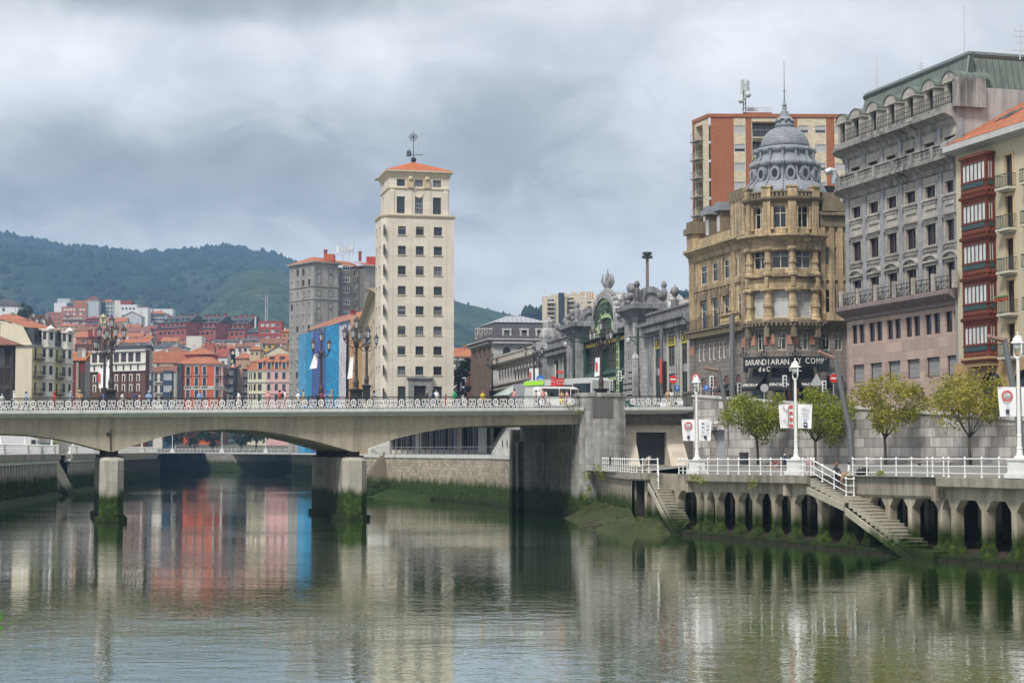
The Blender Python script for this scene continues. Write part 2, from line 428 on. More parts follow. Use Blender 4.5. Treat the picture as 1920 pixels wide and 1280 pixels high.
wob=mathn(nt,'ADD',mathn(nt,'MULTIPLY',mathn(nt,'SUBTRACT',n1,.5),.9),mathn(nt,'MULTIPLY',mathn(nt,'SUBTRACT',n2,.5),.75))
def mass(px,py,rx,ry):
 d=ray(px,py).normalized()
 x=mathn(nt,'DIVIDE',mathn(nt,'SUBTRACT',sep.outputs[0],d.x),rx/F); z=mathn(nt,'DIVIDE',mathn(nt,'SUBTRACT',sep.outputs[2],d.z),ry/F)
 r=mathn(nt,'SQRT',mathn(nt,'ADD',mathn(nt,'MULTIPLY',x,x),mathn(nt,'MULTIPLY',z,z)))
 r=mathn(nt,'ADD',r,wob)
 mr=nt.nodes.new('ShaderNodeMapRange'); mr.interpolation_type='SMOOTHSTEP'; mr.inputs[1].default_value=1.35; mr.inputs[2].default_value=.35; L.new(r,mr.inputs[0])
 return mr.outputs[0]
dark=mathn(nt,'MAXIMUM',mass(330,330,620,120),mathn(nt,'MULTIPLY',mass(880,270,420,130),.85))
dark=mathn(nt,'MAXIMUM',dark,mathn(nt,'MULTIPLY',mass(330,-10,520,55),.9))
dark=mathn(nt,'MAXIMUM',dark,mathn(nt,'MULTIPLY',mass(1100,70,300,60),.35))
dark=mathn(nt,'MAXIMUM',dark,mathn(nt,'MULTIPLY',mass(1130,280,120,60),.7))
lite=mathn(nt,'MAXIMUM',mass(60,110,190,75),mathn(nt,'MULTIPLY',mass(1450,60,420,110),.8))
lite=mathn(nt,'MAXIMUM',lite,mathn(nt,'MULTIPLY',mass(620,80,320,60),.55))
lite=mathn(nt,'MAXIMUM',lite,mathn(nt,'MULTIPLY',mass(1050,520,900,75),.8))
v=mathn(nt,'ADD',mathn(nt,'MULTIPLY',n1,.42),mathn(nt,'MULTIPLY',n2,.58))
v=mathn(nt,'ADD',mathn(nt,'MULTIPLY',mathn(nt,'SUBTRACT',v,.5),1.2),.585)
v=mathn(nt,'ADD',mathn(nt,'SUBTRACT',v,mathn(nt,'MULTIPLY',dark,.38)),mathn(nt,'MULTIPLY',lite,.20),True)
cc=ramp(nt,v,[(.0,(.20,.206,.212)),(.3,(.315,.325,.332)),(.6,(.50,.503,.504)),(1.0,(.77,.77,.766))])
up=nt.nodes.new('ShaderNodeMapRange'); up.inputs[1].default_value=.26; up.inputs[2].default_value=.8; up.inputs[3].default_value=1.0; up.inputs[4].default_value=1.5; L.new(sep.outputs[2],up.inputs[0])
bg2=nt.nodes.new('ShaderNodeBackground'); L.new(cc,bg2.inputs['Color']); L.new(up.outputs[0],bg2.inputs['Strength'])
mx=nt.nodes.new('ShaderNodeMixShader'); mx.inputs[0].default_value=.93; L.new(bg.outputs[0],mx.inputs[1]); L.new(bg2.outputs[0],mx.inputs[2]); L.new(mx.outputs[0],out.inputs['Surface'])
sl=bpy.data.lights.new('sun','SUN'); so=bpy.data.objects.new('sun',sl); COL.objects.link(so)
sl.energy=2.6; sl.angle=rad(11); sl.color=(1,.95,.87); so.rotation_euler=SUN_DIR.to_track_quat('Z','Y').to_euler(); so.location=(0,0,300)
m,nt,b=nodes('river_water'); L=nt.links; MC['river_water']=m
b.inputs['Base Color'].default_value=(.027,.072,.004,1); b.inputs['Roughness'].default_value=.02; b.inputs['IOR'].default_value=1.5; b.inputs['Coat Weight'].default_value=1; b.inputs['Coat IOR'].default_value=2.0; b.inputs['Coat Roughness'].default_value=.02
nb=noise_tex(nt,.035,3,sc=(.35,1,1)); wa=noise_tex(nt,1.1,3,sc=(.55,1,1),rough=.55); wb=noise_tex(nt,3.6,2,sc=(.6,1,1)); wc=noise_tex(nt,.33,2,sc=(.5,1,1))
st=ramp(nt,nb,[(.40,(.5,.5,.5)),(.58,(1.7,1.7,1.7))])
hh=mathn(nt,'ADD',mathn(nt,'ADD',mathn(nt,'MULTIPLY',wa,.6),mathn(nt,'MULTIPLY',wb,.34)),mathn(nt,'MULTIPLY',wc,.7))
hh=mathn(nt,'MULTIPLY',hh,st)
bp=nt.nodes.new('ShaderNodeBump'); bp.inputs['Strength'].default_value=1; bp.inputs['Distance'].default_value=.015; L.new(hh,bp.inputs['Height']); L.new(bp.outputs[0],b.inputs['Normal']); L.new(bp.outputs[0],b.inputs['Coat Normal'])
mb=MB(); mb.face([(-260,-30,0),(160,-30,0),(160,620,0),(-260,620,0)]); tag(mb.build('water',m),kind='structure')
BY0,BK=162.9,.26                                   # near face of the bridge: Y = BY0 + BK*X
RD=V((-.2526,.9676)); BD=V((.9676,.2526))          # along the river / along the bridge
def br(px): u=ray(px,HOR); u=u.x/u.y; y=BY0/(1-BK*u); return V((u*y,y))
BF=Fac(br(-60),br(1330))                           # bridge elevation plane
def back(p,w): return V((p.x+RD.x*w,p.y+RD.y*w))
QA=gr(1286,1002); QB=gr(1920,1065); qd=(QB-QA).to_2d().normalized()
QF=Fac(QA,V((QB.x,QB.y))+qd*30)                    # right quay, water line plane
WA=br(1290)+V((.15,.2)); WF=Fac(WA,WA+V((.351,-.936))*66)  # retaining wall of the upper street
def wtop(s): return 11.35-(s/51.5)*3.15            # its coping height
R1=gr(690,927); R2=gr(920,946); AF=back(br(1085),21.4); AN=br(1085)
LQ=[gr(0,947)+(gr(0,947)-gr(175,915))*1.2,gr(0,947),gr(175,915),gr(290,897)]
FB=[gr(250,881),gr(440,885),gr(562,885.7),V((-55,440,0)),V((-38,385,0)),V((-21,252,0))]
TURF=stone('ground_paving',(.2,.195,.185),.2,blocks=(.8,.8),mortar=.75,streak=0,bump=.1)
SOIL=stone('town_ground',(.10,.10,.08),.4,bump=.2,fine=.3)
mb=MB(); q=QF.L
def prom(s): return QF.P(s,4.5+.24*min(s,40)/40,-.02)
ns=16
for i in range(ns):
 a,b_=q*i/ns,q*(i+1)/ns; wa_,wb_=66*i/ns-.0,66*(i+1)/ns
 mb.face([prom(a),prom(b_),WF.P(wb_,5.0+.35*min(wb_/51.5,1),.3),WF.P(wa_,5.0+.35*min(wa_/51.5,1),.3)])
p0=gr(1286,1002); 
tag(mb.build('promenade',TURF),kind='structure')
mb=MB(); ld=[(p.x-.3,p.y) for p in LQ]; mb.face([(ld[0][0],ld[0][1],5.62),(ld[1][0],ld[1][1],5.62),(ld[2][0],ld[2][1],5.62),(ld[3][0],ld[3][1],5.62),(-95,560,5.62),(-420,560,5.62),(-420,ld[0][1],5.62)])
tag(mb.build('quay_ground',TURF),kind='structure')
mb=MB(); mb.face([(R1.x,R1.y,5.45),(R2.x,R2.y,5.35),(AF.x,AF.y,5.35),(AF.x+14,AF.y+14,5.35),(5,262,5.45),(R1.x+3,262,5.45)])
tag(mb.build('riverside_walk',TURF),kind='structure')
ASPH=stone('asphalt',(.055,.055,.057),.2,bump=.15,fine=9)
mb=MB(); a=WF.P(0,10.2,-.6); n=12
top=[]
mb.face([(AN.x,AN.y+2,10.22),(WA.x,WA.y+.5,10.22),(90,165,10.22),(140,300,10.22),(-20,380,10.25),(-36,300,10.25),(AF.x-10,AF.y+46,10.22),(AF.x,AF.y,10.22)])
for i in range(n):
 s0,s1=66*i/n,66*(i+1)/n
 p=WF.P(s0,wtop(s0)-1.12,-.5); q_=WF.P(s1,wtop(s1)-1.12,-.5); mb.face([p,q_,V((q_.x+60,q_.y+18,q_.z)),V((p.x+60,p.y+18,p.z))])
tag(mb.build('street',ASPH),kind='structure')
TZ=[(553,5.5),(640,8),(720,13),(800,26),(900,44),(1000,58),(1150,80),(1300,92),(1450,80),(1700,60),(2600,60)]
def tz(y):
 for (a,za),(b_,zb) in zip(TZ,TZ[1:]):
  if y<=b_: return za+(zb-za)*max(0,(y-a)/(b_-a))
 return TZ[-1][1]
def terr(x,y):
 side=1/(1+math.exp((x+.03*y-6)/14)) if True else 1
 return 5.5*(1-side)+tz(y)*side
mb=MB(); xs=[-700+1500*i/50 for i in range(51)]; ys=[553,575,600,640,680,720,760,800,850,900,950,1000,1075,1150,1225,1300,1375,1450,1600,1800,2100,2600]
vs=[(x,y if j else 553+.0*x,terr(x,y)+NZ.noise(V((x*.02,y*.02,0)))*1.5*(j>2)) for j,y in enumerate(ys) for x in xs]
nx=len(xs); mb.raw(vs,[(j*nx+i,j*nx+i+1,(j+1)*nx+i+1,(j+1)*nx+i) for j in range(len(ys)-1) for i in range(nx-1)])
tag(mb.build('ground',SOIL,smooth=True),kind='structure')
mb=MB(); mb.face([(-14,262,5.3),(5,262,5.3),(140,300,5.3),(400,560,5.3),(-95,560,5.3),(-48,400,5.3)]); mb.face([(-6000,-200,-.6),(6000,-200,-.6),(6000,7000,-.6),(-6000,7000,-.6)])
tag(mb.build('lower_ground',SOIL),kind='structure')
def hillmat(name,c1,c2,c3,sc):
 m,nt,b=nodes(name); L=nt.links
 f=noise_tex(nt,sc,8,rough=.6); f2=noise_tex(nt,sc*12,5); f3=noise_tex(nt,sc*.6,3)
 c=ramp(nt,f,[(.32,c1),(.52,c2),(.66,c3)])
 c=mixc(nt,c,mul(c1,.6),mathn(nt,'MULTIPLY',ramp(nt,f2,[(.45,(0,0,0)),(.62,(1,1,1))]),.75))
 L.new(c,b.inputs['Base Color']); b.inputs['Roughness'].default_value=1; b.inputs['Specular IOR Level'].default_value=0
 bp=nt.nodes.new('ShaderNodeBump'); bp.inputs['Distance'].default_value=6; bp.inputs['Strength'].default_value=.9; L.new(f2,bp.inputs['Height']); L.new(bp.outputs[0],b.inputs['Normal'])
 return m
def interp(pts,x):
 if x<=pts[0][0]: return pts[0][1]
 for (a,ya),(b_,yb) in zip(pts,pts[1:]):
  if x<=b_:
   t=(x-a)/(b_-a); t=t*t*(3-2*t)*.5+t*.5; return ya+(yb-ya)*t
 return pts[-1][1]
RIDGES={}
def hill(name,pts,Y0,Y1,mat,rough=8,px0=-260,px1=2150,zb=30,pw=1.0,seed=0,nj=26,step=9):
 mb=MB(); cols=list(range(px0,px1,step)); vs=[]
 for j in range(nj+2):
  t=min(j/nj,1); y=Y0+(Y1-Y0)*t
  for px in cols:
   r=at(px,interp(pts,px),Y1); zr=r.z
   x=(px-960)/F*(y if j<=nj else Y1+500)*1.0
   z=zb+(zr-zb)*(t**pw)
   z+=NZ.fractal(V((x*.004+seed,y*.004,seed)),1.0,2.0,5)*rough*4*math.sin(math.pi*min(t,.999))**.7
   z+=NZ.noise(V((x*.05,y*.05,seed)))*rough*.25*t
   if j>nj: y=Y1+500; z=zr-160
   vs.append((x,y,z))
 n=len(cols); mb.raw(vs,[(j*n+i,j*n+i+1,(j+1)*n+i+1,(j+1)*n+i) for j in range(nj+1) for i in range(n-1)])
 RIDGES[name]=(pts,Y1); return tag(mb.build(name,mat,smooth=True),kind='structure')
HM1=hillmat('wooded_hillside',(.012,.022,.012),(.022,.038,.016),(.045,.062,.025),.004)
HM2=hillmat('grassy_hillside',(.016,.03,.013),(.04,.062,.024),(.075,.092,.04),.008)
hill('hill_far',[(-260,425),(-60,430),(0,439),(60,450),(130,462),(200,468),(250,475),(300,475),(350,472),(390,467),(450,465),(490,474),(540,490),(600,520),(700,560),(800,640),(900,800),(2150,800)],1750,3300,HM1,9,pw=.75,seed=3.3)
hill('hill_mid',[(-260,760),(250,700),(300,640),(340,590),(400,545),(440,512),(480,498),(520,505),(560,520),(640,545),(720,552),(790,552),(850,563),(900,577),(960,590),(1010,606),(1060,616),(1120,640),(1250,800),(2150,800)],1500,2500,HM2,7,pw=.8,seed=8.1)
hill('hill_near',[(-260,535),(-60,548),(0,558),(40,570),(80,592),(130,640),(200,760),(700,790),(830,700),(870,655),(930,640),(1000,640),(1100,700),(1200,790),(2150,800)],1420,1750,HM2,5,pw=.9,seed=5.5)
hill('hill_right',[(-260,800),(900,800),(960,640),(985,592),(1010,588),(1060,600),(1150,580),(1230,562),(1275,552),(1300,556),(1400,580),(2150,700)],1350,1600,HM2,4,pw=.9,seed=9.5)
m,nt,b=nodes('far_woodland'); f=noise_tex(nt,.06,4)
nt.links.new(ramp(nt,f,[(.3,(.007,.014,.008)),(.55,(.016,.028,.013)),(.8,(.03,.045,.018))]),b.inputs['Base Color']); b.inputs['Roughness'].default_value=1; b.inputs['Specular IOR Level'].default_value=0
def blob(mb,c,r,h,rg,n=6):
 mb.lathe(c,[(r*.25,0),(r*rg.uniform(.8,1.1),h*.3),(r*rg.uniform(.6,.9),h*.62),(r*.08,h)],n,a0=rg.random()*6)
rg=random.Random(4); mb=MB()
for nm,x0,x1,k,hh in (('hill_far',-60,760,700,(4,11)),('hill_mid',330,700,40,(3,6)),('hill_mid',850,1000,14,(2,5)),('hill_near',-60,120,40,(5,9)),('hill_right',965,1050,60,(4,11)),('hill_right',1200,1320,80,(4,8))):
 pts,Y1=RIDGES[nm]
 for i in range(k):
  px=rg.uniform(x0,x1); q=at(px,interp(pts,px),Y1); h=rg.uniform(*hh)*(1.0 if rg.random()<.8 else 1.5)
  if nm=='hill_far' and NZ.noise(V((px*.02,1,1)))<-.25: h*=.55
  y=Y1-rg.uniform(0,40); blob(mb,(q.x,y,q.z-h*.35-2),h*rg.uniform(.3,.5),h,rg,6)
for i in range(1500):
 px=rg.uniform(-60,760); t=rg.uniform(.3,.97); pts,Y1=RIDGES['hill_far']; y=1750+(Y1-1750)*t; zr=at(px,interp(pts,px),Y1).z
 x=(px-960)/F*y; z=30+(zr-30)*t**.75+NZ.fractal(V((x*.004+3.3,y*.004,3.3)),1.0,2.0,5)*36*math.sin(math.pi*t)**.7
 h=rg.uniform(8,15); blob(mb,(x,y,z-4),h*.5,h,rg,5)
tag(mb.build('woodland',m,smooth=True),kind='stuff')
m=bpy.data.materials.new('haze_air'); m.use_nodes=True; nt=m.node_tree; nt.nodes.remove(nt.nodes['Principled BSDF'])
pv=nt.nodes.new('ShaderNodeVolumePrincipled'); pv.inputs['Color'].default_value=(.36,.62,1,1); pv.inputs['Density'].default_value=HAZE; pv.inputs['Anisotropy'].default_value=.2
nt.links.new(pv.outputs[0],nt.nodes['Material Output'].inputs['Volume'])
mb=MB(); mb.box(-4200,4200,-200,3900,-2,455); tag(mb.build('haze',m),kind='stuff')
CONC=stone('bridge_concrete',(.39,.338,.268),.26,blocks=(2.4,60),mortar=.85,streak=.85,scol=(.15,.13,.105),fine=3,bump=.15,bvar=.03)
CORN=stone('white_weathered_stone',(.55,.55,.54),.15,streak=.5,scol=(.16,.16,.16),bump=.2)
PIERM=stone('pier_concrete',(.40,.375,.33),.18,blocks=(3,.9),mortar=.85,streak=.75,scol=(.10,.09,.075),moss=(2.2,3.0),bump=.3)
bridge=thing('road_bridge','pale concrete road bridge of three shallow arches with a white ring-pattern railing over the river','bridge',(br(420).x,br(420).y,0))
BW=20.5
def deckz(s): return BF.z(0,769.5)+(BF.z(1085,763.8)-BF.z(0,769.5))*(s-BF.s(0))/(BF.s(1085)-BF.s(0))
low=[(-60,812),(0,812.5),(50,814.5),(100,821),(150,832),(175,839),(206,846.5),(212,846.5),(250,835),(300,820),(340,811),(375,806.5),(425,804),(480,806),(530,813),(590,826),(640,840),(662,846.5),(670,846.5),(690,840),(740,822.5),(790,810.5),(840,802.5),(880,799),(915,797.5),(1000,796),(1092,795)]
mb=MB(); pts=[]
for px,py in low: s,z=BF.hit(px,py); pts.append((s,z))
top=[(s,deckz(s)-.62) for s,z in pts]
n=len(pts)
for i in range(n-1):
 (a,za),(c,zc)=pts[i],pts[i+1]
 mb.face([BF.P(a,za),BF.P(c,zc),BF.P(c,top[i+1][1]),BF.P(a,top[i][1])])
 mb.face([BF.P(a,za,-BW),BF.P(c,zc,-BW),BF.P(c,top[i+1][1],-BW),BF.P(a,top[i][1],-BW)][::-1])
 mb.face([BF.P(a,za,-BW),BF.P(c,zc,-BW),BF.P(c,zc),BF.P(a,za)])
for q in (840,951,1025,1042,1067): 
 s=BF.s(q,790); z0=BF.z(q,797); BF.box(mb,s-.08,s+.08,z0+.1,deckz(s)-.7,.003,.09)
s=BF.s(208,800); BF.box(mb,s-.04,s+.04,BF.z(208,846),BF.z(208,806),.003,.06,1); BF.box(mb,s-.35,s-.1,BF.z(206,817),BF.z(206,811),.003,.12,1)
mb.build('girder',[CONC,IRON],bridge)
sA,sB=BF.s(-60),BF.s(1088); sC=BF.s(1164); sD=BF.s(1292)
def along(a,b,k=12): return [(BF.p(a+(b-a)*i/k).x,BF.p(a+(b-a)*i/k).y,deckz(a+(b-a)*i/k)) for i in range(k+1)]
for (a,b_) in ((sA,sB),(sC,sD)):
 mb=MB(); mb.sweep(along(a,b_),[(-.3,-.64),(.30,-.64),(.36,-.52),(.95,-.44),(1.05,-.36),(1.18,-.28),(1.18,0),(-.45,.004)])
 if a==sC: mb.sweep(along(a,b_,4),[(-.2,-1.62),(.08,-1.62),(.08,-.66)],1)
 mb.build('cornice',[CORN,stone('dark_weathered_stone',(.13,.125,.115),.3,blocks=(1.2,.5),mortar=.6,streak=.6,scol=(.04,.04,.04))],bridge)
mb=MB(); pa=along(sA,sD,10)
for i in range(10):
 p,q=pa[i],pa[i+1]
 mb.face([(p[0],p[1],p[2]-.004),(q[0],q[1],q[2]-.004),(q[0]+RD.x*BW,q[1]+RD.y*BW,q[2]-.004),(p[0]+RD.x*BW,p[1]+RD.y*BW,p[2]-.004)])
mb.build('deck',stone('footway_paving',(.28,.27,.25),.15,blocks=(.5,.5),mortar=.8),bridge)
def railing(d,lo,hi,par=None,label=None):
 spans=[(lo,hi)]
 r=MB(); root=None
 for a,b_ in spans:
  k=max(2,int((b_-a)/1.43)); st=(b_-a)/k
  for zz,t in ((1.02,.045),(.86,.022),(.22,.02),(.06,.02)):
   r.tube([BF.P(a,deckz(a)+zz,d),BF.P((a+b_)/2,deckz((a+b_)/2)+zz,d),BF.P(b_,deckz(b_)+zz,d)],t,4)
  for i in range(k+1):
   s=a+st*i; r.tube([BF.P(s,deckz(s),d),BF.P(s,deckz(s)+1.02,d)],.03,4)
   for j in range(1,6):
    q=s+st*j/6
    if q<b_: r.tube([BF.P(q,deckz(q)+.86,d),BF.P(q,deckz(q)+1.02,d)],.014,3)
 o=r.build('railing',IRON,par,org=BF.P((lo+hi)/2,deckz(lo),d))
 U=V((BF.u.x,BF.u.y,0)); Z=V((0,0,1))
 for a,b_ in spans:
  k=max(2,int((b_-a)/1.43)); st=(b_-a)/k; first=None
  g=MB(); c=V((0,0,.54)); g.ring(c,U,Z,.265,.175,.05,18,sq=1.16)
  g.obox(c-U*.018-Z*.2,U*.036,V((BF.n.x,BF.n.y,0))*.03,Z*.4); g.ring(c,U,Z,.085,.04,.05,10)
  ro=g.build('rosette',WHITE); 
  g=MB()
  for e in (-1,1):
   g.ring(U*(e*.17)+Z*.36,U,Z,.115,.062,.05,10)
   for q in (.05,.3): g.obox(U*(e*q-.022)+Z*.36,U*.045,V((BF.n.x,BF.n.y,0))*.04,Z*.44)
  for zz in (.68,.79): g.obox(U*-.34+Z*zz,U*.68,V((BF.n.x,BF.n.y,0))*.04,Z*.04)
  for q in range(7): g.ball(U*(-.6+.2*q)+Z*.13,.045,6,4); g.obox(U*(-.615+.2*q),U*.03,V((BF.n.x,BF.n.y,0))*.03,Z*.22)
  g.obox(U*-.7+Z*.19,U*1.4,V((BF.n.x,BF.n.y,0))*.03,Z*.035)
  sp=g.build('scroll_panel',WHITE)
  for i in range(k):
   for pr,q in ((ro,a+st*(i+.5)),(sp,a+st*(i+1.0))):
    if pr is sp and i==k-1: continue
    c=pr if i==0 else pr.copy()
    if i: COL.objects.link(c)
    c.location=BF.P(q,deckz(q),d); attach(c,o)
 return o
railing(.8,sA+.2,sB-.3,bridge); railing(.8,sC+.2,sD-.5,bridge)
mb=MB()
for a,b_ in ((sA,sD),):
 for zz,t in ((1.02,.05),(.5,.03),(.15,.03)): mb.tube([BF.P(a,deckz(a)+zz,-BW+.3),BF.P(b_,deckz(b_)+zz,-BW+.3)],t,4)
 k=70
 for i in range(k+1):
  s=a+(b_-a)*i/k; mb.tube([BF.P(s,deckz(s),-BW+.3),BF.P(s,deckz(s)+1.02,-BW+.3)],.03,4)
  mb.ring(BF.P(s+.4,deckz(s)+.55,-BW+.3),V((BF.u.x,BF.u.y,0)),V((0,0,1)),.27,.17,.05,10,m=1)
mb.build('far_railing',[IRON,WHITE],bridge)
def pier(pxc,pw):
 c=br(pxc); cs=BF.s(pxc); hw=pw/2
 def pl(e,d0,d1,ch):
  return [BF.p(cs-hw-e,d0+-ch),BF.p(cs-hw+ch*.9-e*.3,d0+e),BF.p(cs+hw-ch*.9+e*.3,d0+e),BF.p(cs+hw+e,d0-ch),BF.p(cs+hw+e,-d1+ch),BF.p(cs+hw-ch*.9,-d1),BF.p(cs-hw+ch*.9,-d1),BF.p(cs-hw-e,-d1+ch)]
 zt=BF.z(pxc,857); mb=MB(); mb.prism(pl(0,.6,BW-.6,.6),-1,zt-.3); 
 A=pl(0,.6,BW-.6,.6); B=[BF.p(cs,-BW/2)+(p-BF.p(cs,-BW/2))*.93 for p in A]
 for i in range(8):
  a,b_=A[i],A[(i+1)%8]; a2,b2=B[i],B[(i+1)%8]
  mb.face([(a.x,a.y,zt-.3),(b_.x,b_.y,zt-.3),(b2.x,b2.y,zt),(a2.x,a2.y,zt)])
 mb.face([(p.x,p.y,zt) for p in B])
 o=mb.build('pier',PIERM,bridge)
 mb=MB(); mb.prism(pl(.35,.6,BW-.6,.6),-1,.42); mb.build('footing',PIERM,o)
 mb=MB(); zb=BF.z(pxc,846.6)
 for i in range(6): 
  d=-.6-(BW-1.6)*i/5; mb.prism([BF.p(cs-.55,d),BF.p(cs+.55,d),BF.p(cs+.55,d-.9),BF.p(cs-.55,d-.9)],zt-.002,zb+.3)
  mb.prism([BF.p(cs-.9,d+.1),BF.p(cs+.9,d+.1),BF.p(cs+.9,d-1),BF.p(cs-.9,d-1)],zt-.003,zt+.16)
 mb.build('bearing',stone('bearing_dark',(.06,.055,.05),.3),o)
pier(210,2.05); pier(665,2.2)
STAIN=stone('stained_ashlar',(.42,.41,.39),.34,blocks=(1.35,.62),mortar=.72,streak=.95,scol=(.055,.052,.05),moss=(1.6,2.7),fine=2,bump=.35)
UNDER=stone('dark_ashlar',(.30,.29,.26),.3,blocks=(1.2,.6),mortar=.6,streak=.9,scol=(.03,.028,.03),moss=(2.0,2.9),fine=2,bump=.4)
ab=thing('abutment','streaked grey stone abutment pylon at the right end of the bridge railing','abutment',(AN.x,AN.y,0))
mb=MB(); zt=BF.z(1120,738)
def bp_(s,d): q=BF.p(s,d); return (q.x,q.y)
s0,s1=BF.s(1084),BF.s(1166)
mb.prism([bp_(s0,.2),bp_(s0+.35,1.2),bp_(s0+1.3,1.55),bp_(s1-1.0,1.55),bp_(s1,1.1),bp_(s1,-2.2),bp_(s0,-2.2)],-1,zt)
mb.build('pylon',STAIN,ab)
mb=MB(); q0,q1=BF.s(1120,800)-.95,BF.s(1120,800)+1.05
BF.box(mb,q0,q1,BF.z(1120,783),BF.z(1120,747),1.553,1.6); mb.build('stone_panel',stone('sooty_stone',(.14,.132,.125),.3,streak=.7,scol=(.05,.05,.05)),ab)
mb=MB(); mb.sweep([bp_(s0-.05,-.4),bp_(s0-.05,.2),bp_(s0+.33,1.24),bp_(s0+1.3,1.6),bp_(s1-1.0,1.6),bp_(s1+.05,1.12),bp_(s1+.05,-2)],[(0,zt-.34),(.06,zt-.3),(.06,zt),(0,zt+.05),(-.4,zt+.05)]); mb.build('coping',STAIN,ab)
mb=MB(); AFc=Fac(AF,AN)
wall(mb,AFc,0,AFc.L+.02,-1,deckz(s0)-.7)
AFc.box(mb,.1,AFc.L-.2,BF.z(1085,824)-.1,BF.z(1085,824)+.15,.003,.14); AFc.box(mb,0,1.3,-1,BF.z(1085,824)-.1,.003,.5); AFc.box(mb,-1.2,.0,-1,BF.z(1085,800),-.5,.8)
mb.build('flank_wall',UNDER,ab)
LIME=stone('pale_cladding',(.56,.50,.42),.1,blocks=(1.1,.55),mortar=.88,streak=.12,bump=.1)
GW=Fac(br(1162)+V((0,.6)),br(1292)+V((0,.6)))
gt=thing('gate_wall','pale flared stone wall holding a big dark double gate below the street railing','wall',(GW.A.x,GW.A.y,5))
g0,g1=GW.s(1193,830),GW.s(1250,830); gz0,gz1=4.95,GW.z(1222,810)
mb=MB(); wall(mb,GW,0,GW.L,4.6,deckz(sC)-1.6,[dict(s0=g0,s1=g1,z0=4.6,z1=gz1)],dep=.8)
for a,b_ in ((0,g0),(g1,GW.L)):
 zk=GW.z(1222,831)
 e=.85 if a==0 else -.85
 P=[GW.P(a,zk,.003),GW.P(b_,zk,.003),GW.P(b_,4.7,1.3),GW.P(a,4.7,1.3)]
 mb.face(P); 
 mb.face([GW.P(b_ if a==0 else a,zk,.0),GW.P(b_ if a==0 else a,4.7,.0),P[2] if a==0 else P[3]])
mb.build('wall_body',LIME,gt)
mb=MB(); gm=(g0+g1)/2
GW.box(mb,g0,gm-.02,4.7,gz1,-.72,-.62); GW.box(mb,gm+.02,g1,4.7,gz1,-.72,-.62); GW.box(mb,g0,g1,gz1-.12,gz1-.002,-.62,-.5)
mb.build('gate',plain('gate_paint',(.018,.02,.026),.5,var=.3),gt)
RET=stone('grey_marble_blocks',(.50,.475,.46),.28,blocks=(1.5,.72),mortar=.42,streak=.75,scol=(.11,.105,.10),fine=1.6,bump=.4,bvar=.38,msize=.03)
rw=thing('retaining_wall','long grey stone-block retaining wall running behind the four street trees','wall',(WA.x,WA.y,5))
mb=MB(); k=14
dr=(WF.s(1331,840),WF.s(1361,840))
for i in range(k):
 a,b_=66*i/k,66*(i+1)/k; za,zb=wtop(a),wtop(b_)
 o=[dict(s0=dr[0],s1=dr[1],z0=4.5,z1=WF.z(1345,806))]
 oo=[q for q in o if q['s0']>=a and q['s1']<=b_]
 if oo or (o[0]['s0']<b_ and o[0]['s1']>a):
  wall(mb,WF,a,b_,4.4,min(za,zb)-.3,[dict(o[0],s0=max(o[0]['s0'],a+.011),s1=min(o[0]['s1'],b_-.011))],dep=.6); z0=min(za,zb)-.3
  mb.face([WF.P(a,z0),WF.P(b_,z0),WF.P(b_,zb),WF.P(a,za)])
 else: mb.face([WF.P(a,4.4),WF.P(b_,4.4),WF.P(b_,zb),WF.P(a,za)])
mb.build('wall_face',RET,rw)
mb=MB(); mb.sweep([(WF.p(66*i/k).x,WF.p(66*i/k).y,wtop(66*i/k)) for i in range(k+1)],[(0,-.0),(.12,.0),(.12,.22),(-.45,.22),(-.45,-1.2)]); mb.build('coping',CORN,rw)
mb=MB(); WF.box(mb,dr[0],dr[1],4.9,WF.z(1345,806)-.02,-.55,-.45); WF.box(mb,dr[1]-.3,dr[1]-.002,4.9,WF.z(1345,806)-.02,-.45,-.3)
mb.build('door',plain('grey_steel_door',(.33,.34,.36),.5),rw)
mb=MB(); WF.box(mb,dr[0]-.3,dr[1]+.3,WF.z(1345,806)+.02,WF.z(1345,806)+.32,.003,.16); WF.box(mb,dr[1]+.004,dr[1]+.4,4.9,WF.z(1345,806)+.015,.003,.12)
c=WF.P((dr[0]+dr[1])/2-.1,WF.z(1345,797),.1); mb.ball(c,.42,8,5,sz=1.1); mb.ball(c+V((WF.n.x*.3,WF.n.y*.3,-.1)),.18,6,4)
mb.build('door_frame',RET,rw)
mb=MB(); WF.box(mb,-.55,.75,4.4,11.62,-.6,.35); WF.box(mb,-.65,.85,11.623,11.82,-.7,.45); mb.build('end_pillar',stone('sooty_stone',(.14,.132,.125),.3),rw)
OLDQ=stone('old_quay_rubble',(.40,.35,.28),.3,blocks=(.75,.42),mortar=.6,streak=.6,scol=(.13,.10,.08),moss=(1.9,3.1),fine=2.5,bump=.5,bvar=.3)
qw=thing('quay_wall','old rubble quay wall with mossy foot beneath and beyond the bridge, right bank','quay wall',(R2.x,R2.y,0))
R2b=V((AF.x,AF.y)); 
RQ=[V((R1.x-3,R1.y+9)),V((R1.x,R1.y)),V((R2.x,R2.y)),R2b]
mb=MB()
for a,b_ in zip(RQ,RQ[1:]): f=Fac(a,b_); wall(mb,f,0,f.L,-1,5.3)
mb.build('wall_face',OLDQ,qw)
mb=MB(); mb.sweep([(p.x,p.y) for p in RQ],[(-.5,5.30),(.1,5.30),(.1,5.75),(-.5,5.75)]); mb.build('coping',CORN,qw)
f=Fac(RQ[1],RQ[2]); a=f.s(716,870)
mb=MB()
for i in range(14): f.box(mb,a+i*.16,a+1.5+i*.16,0,5.6-i*.34,.004+i*.0,.3+.32*i if i else .32)
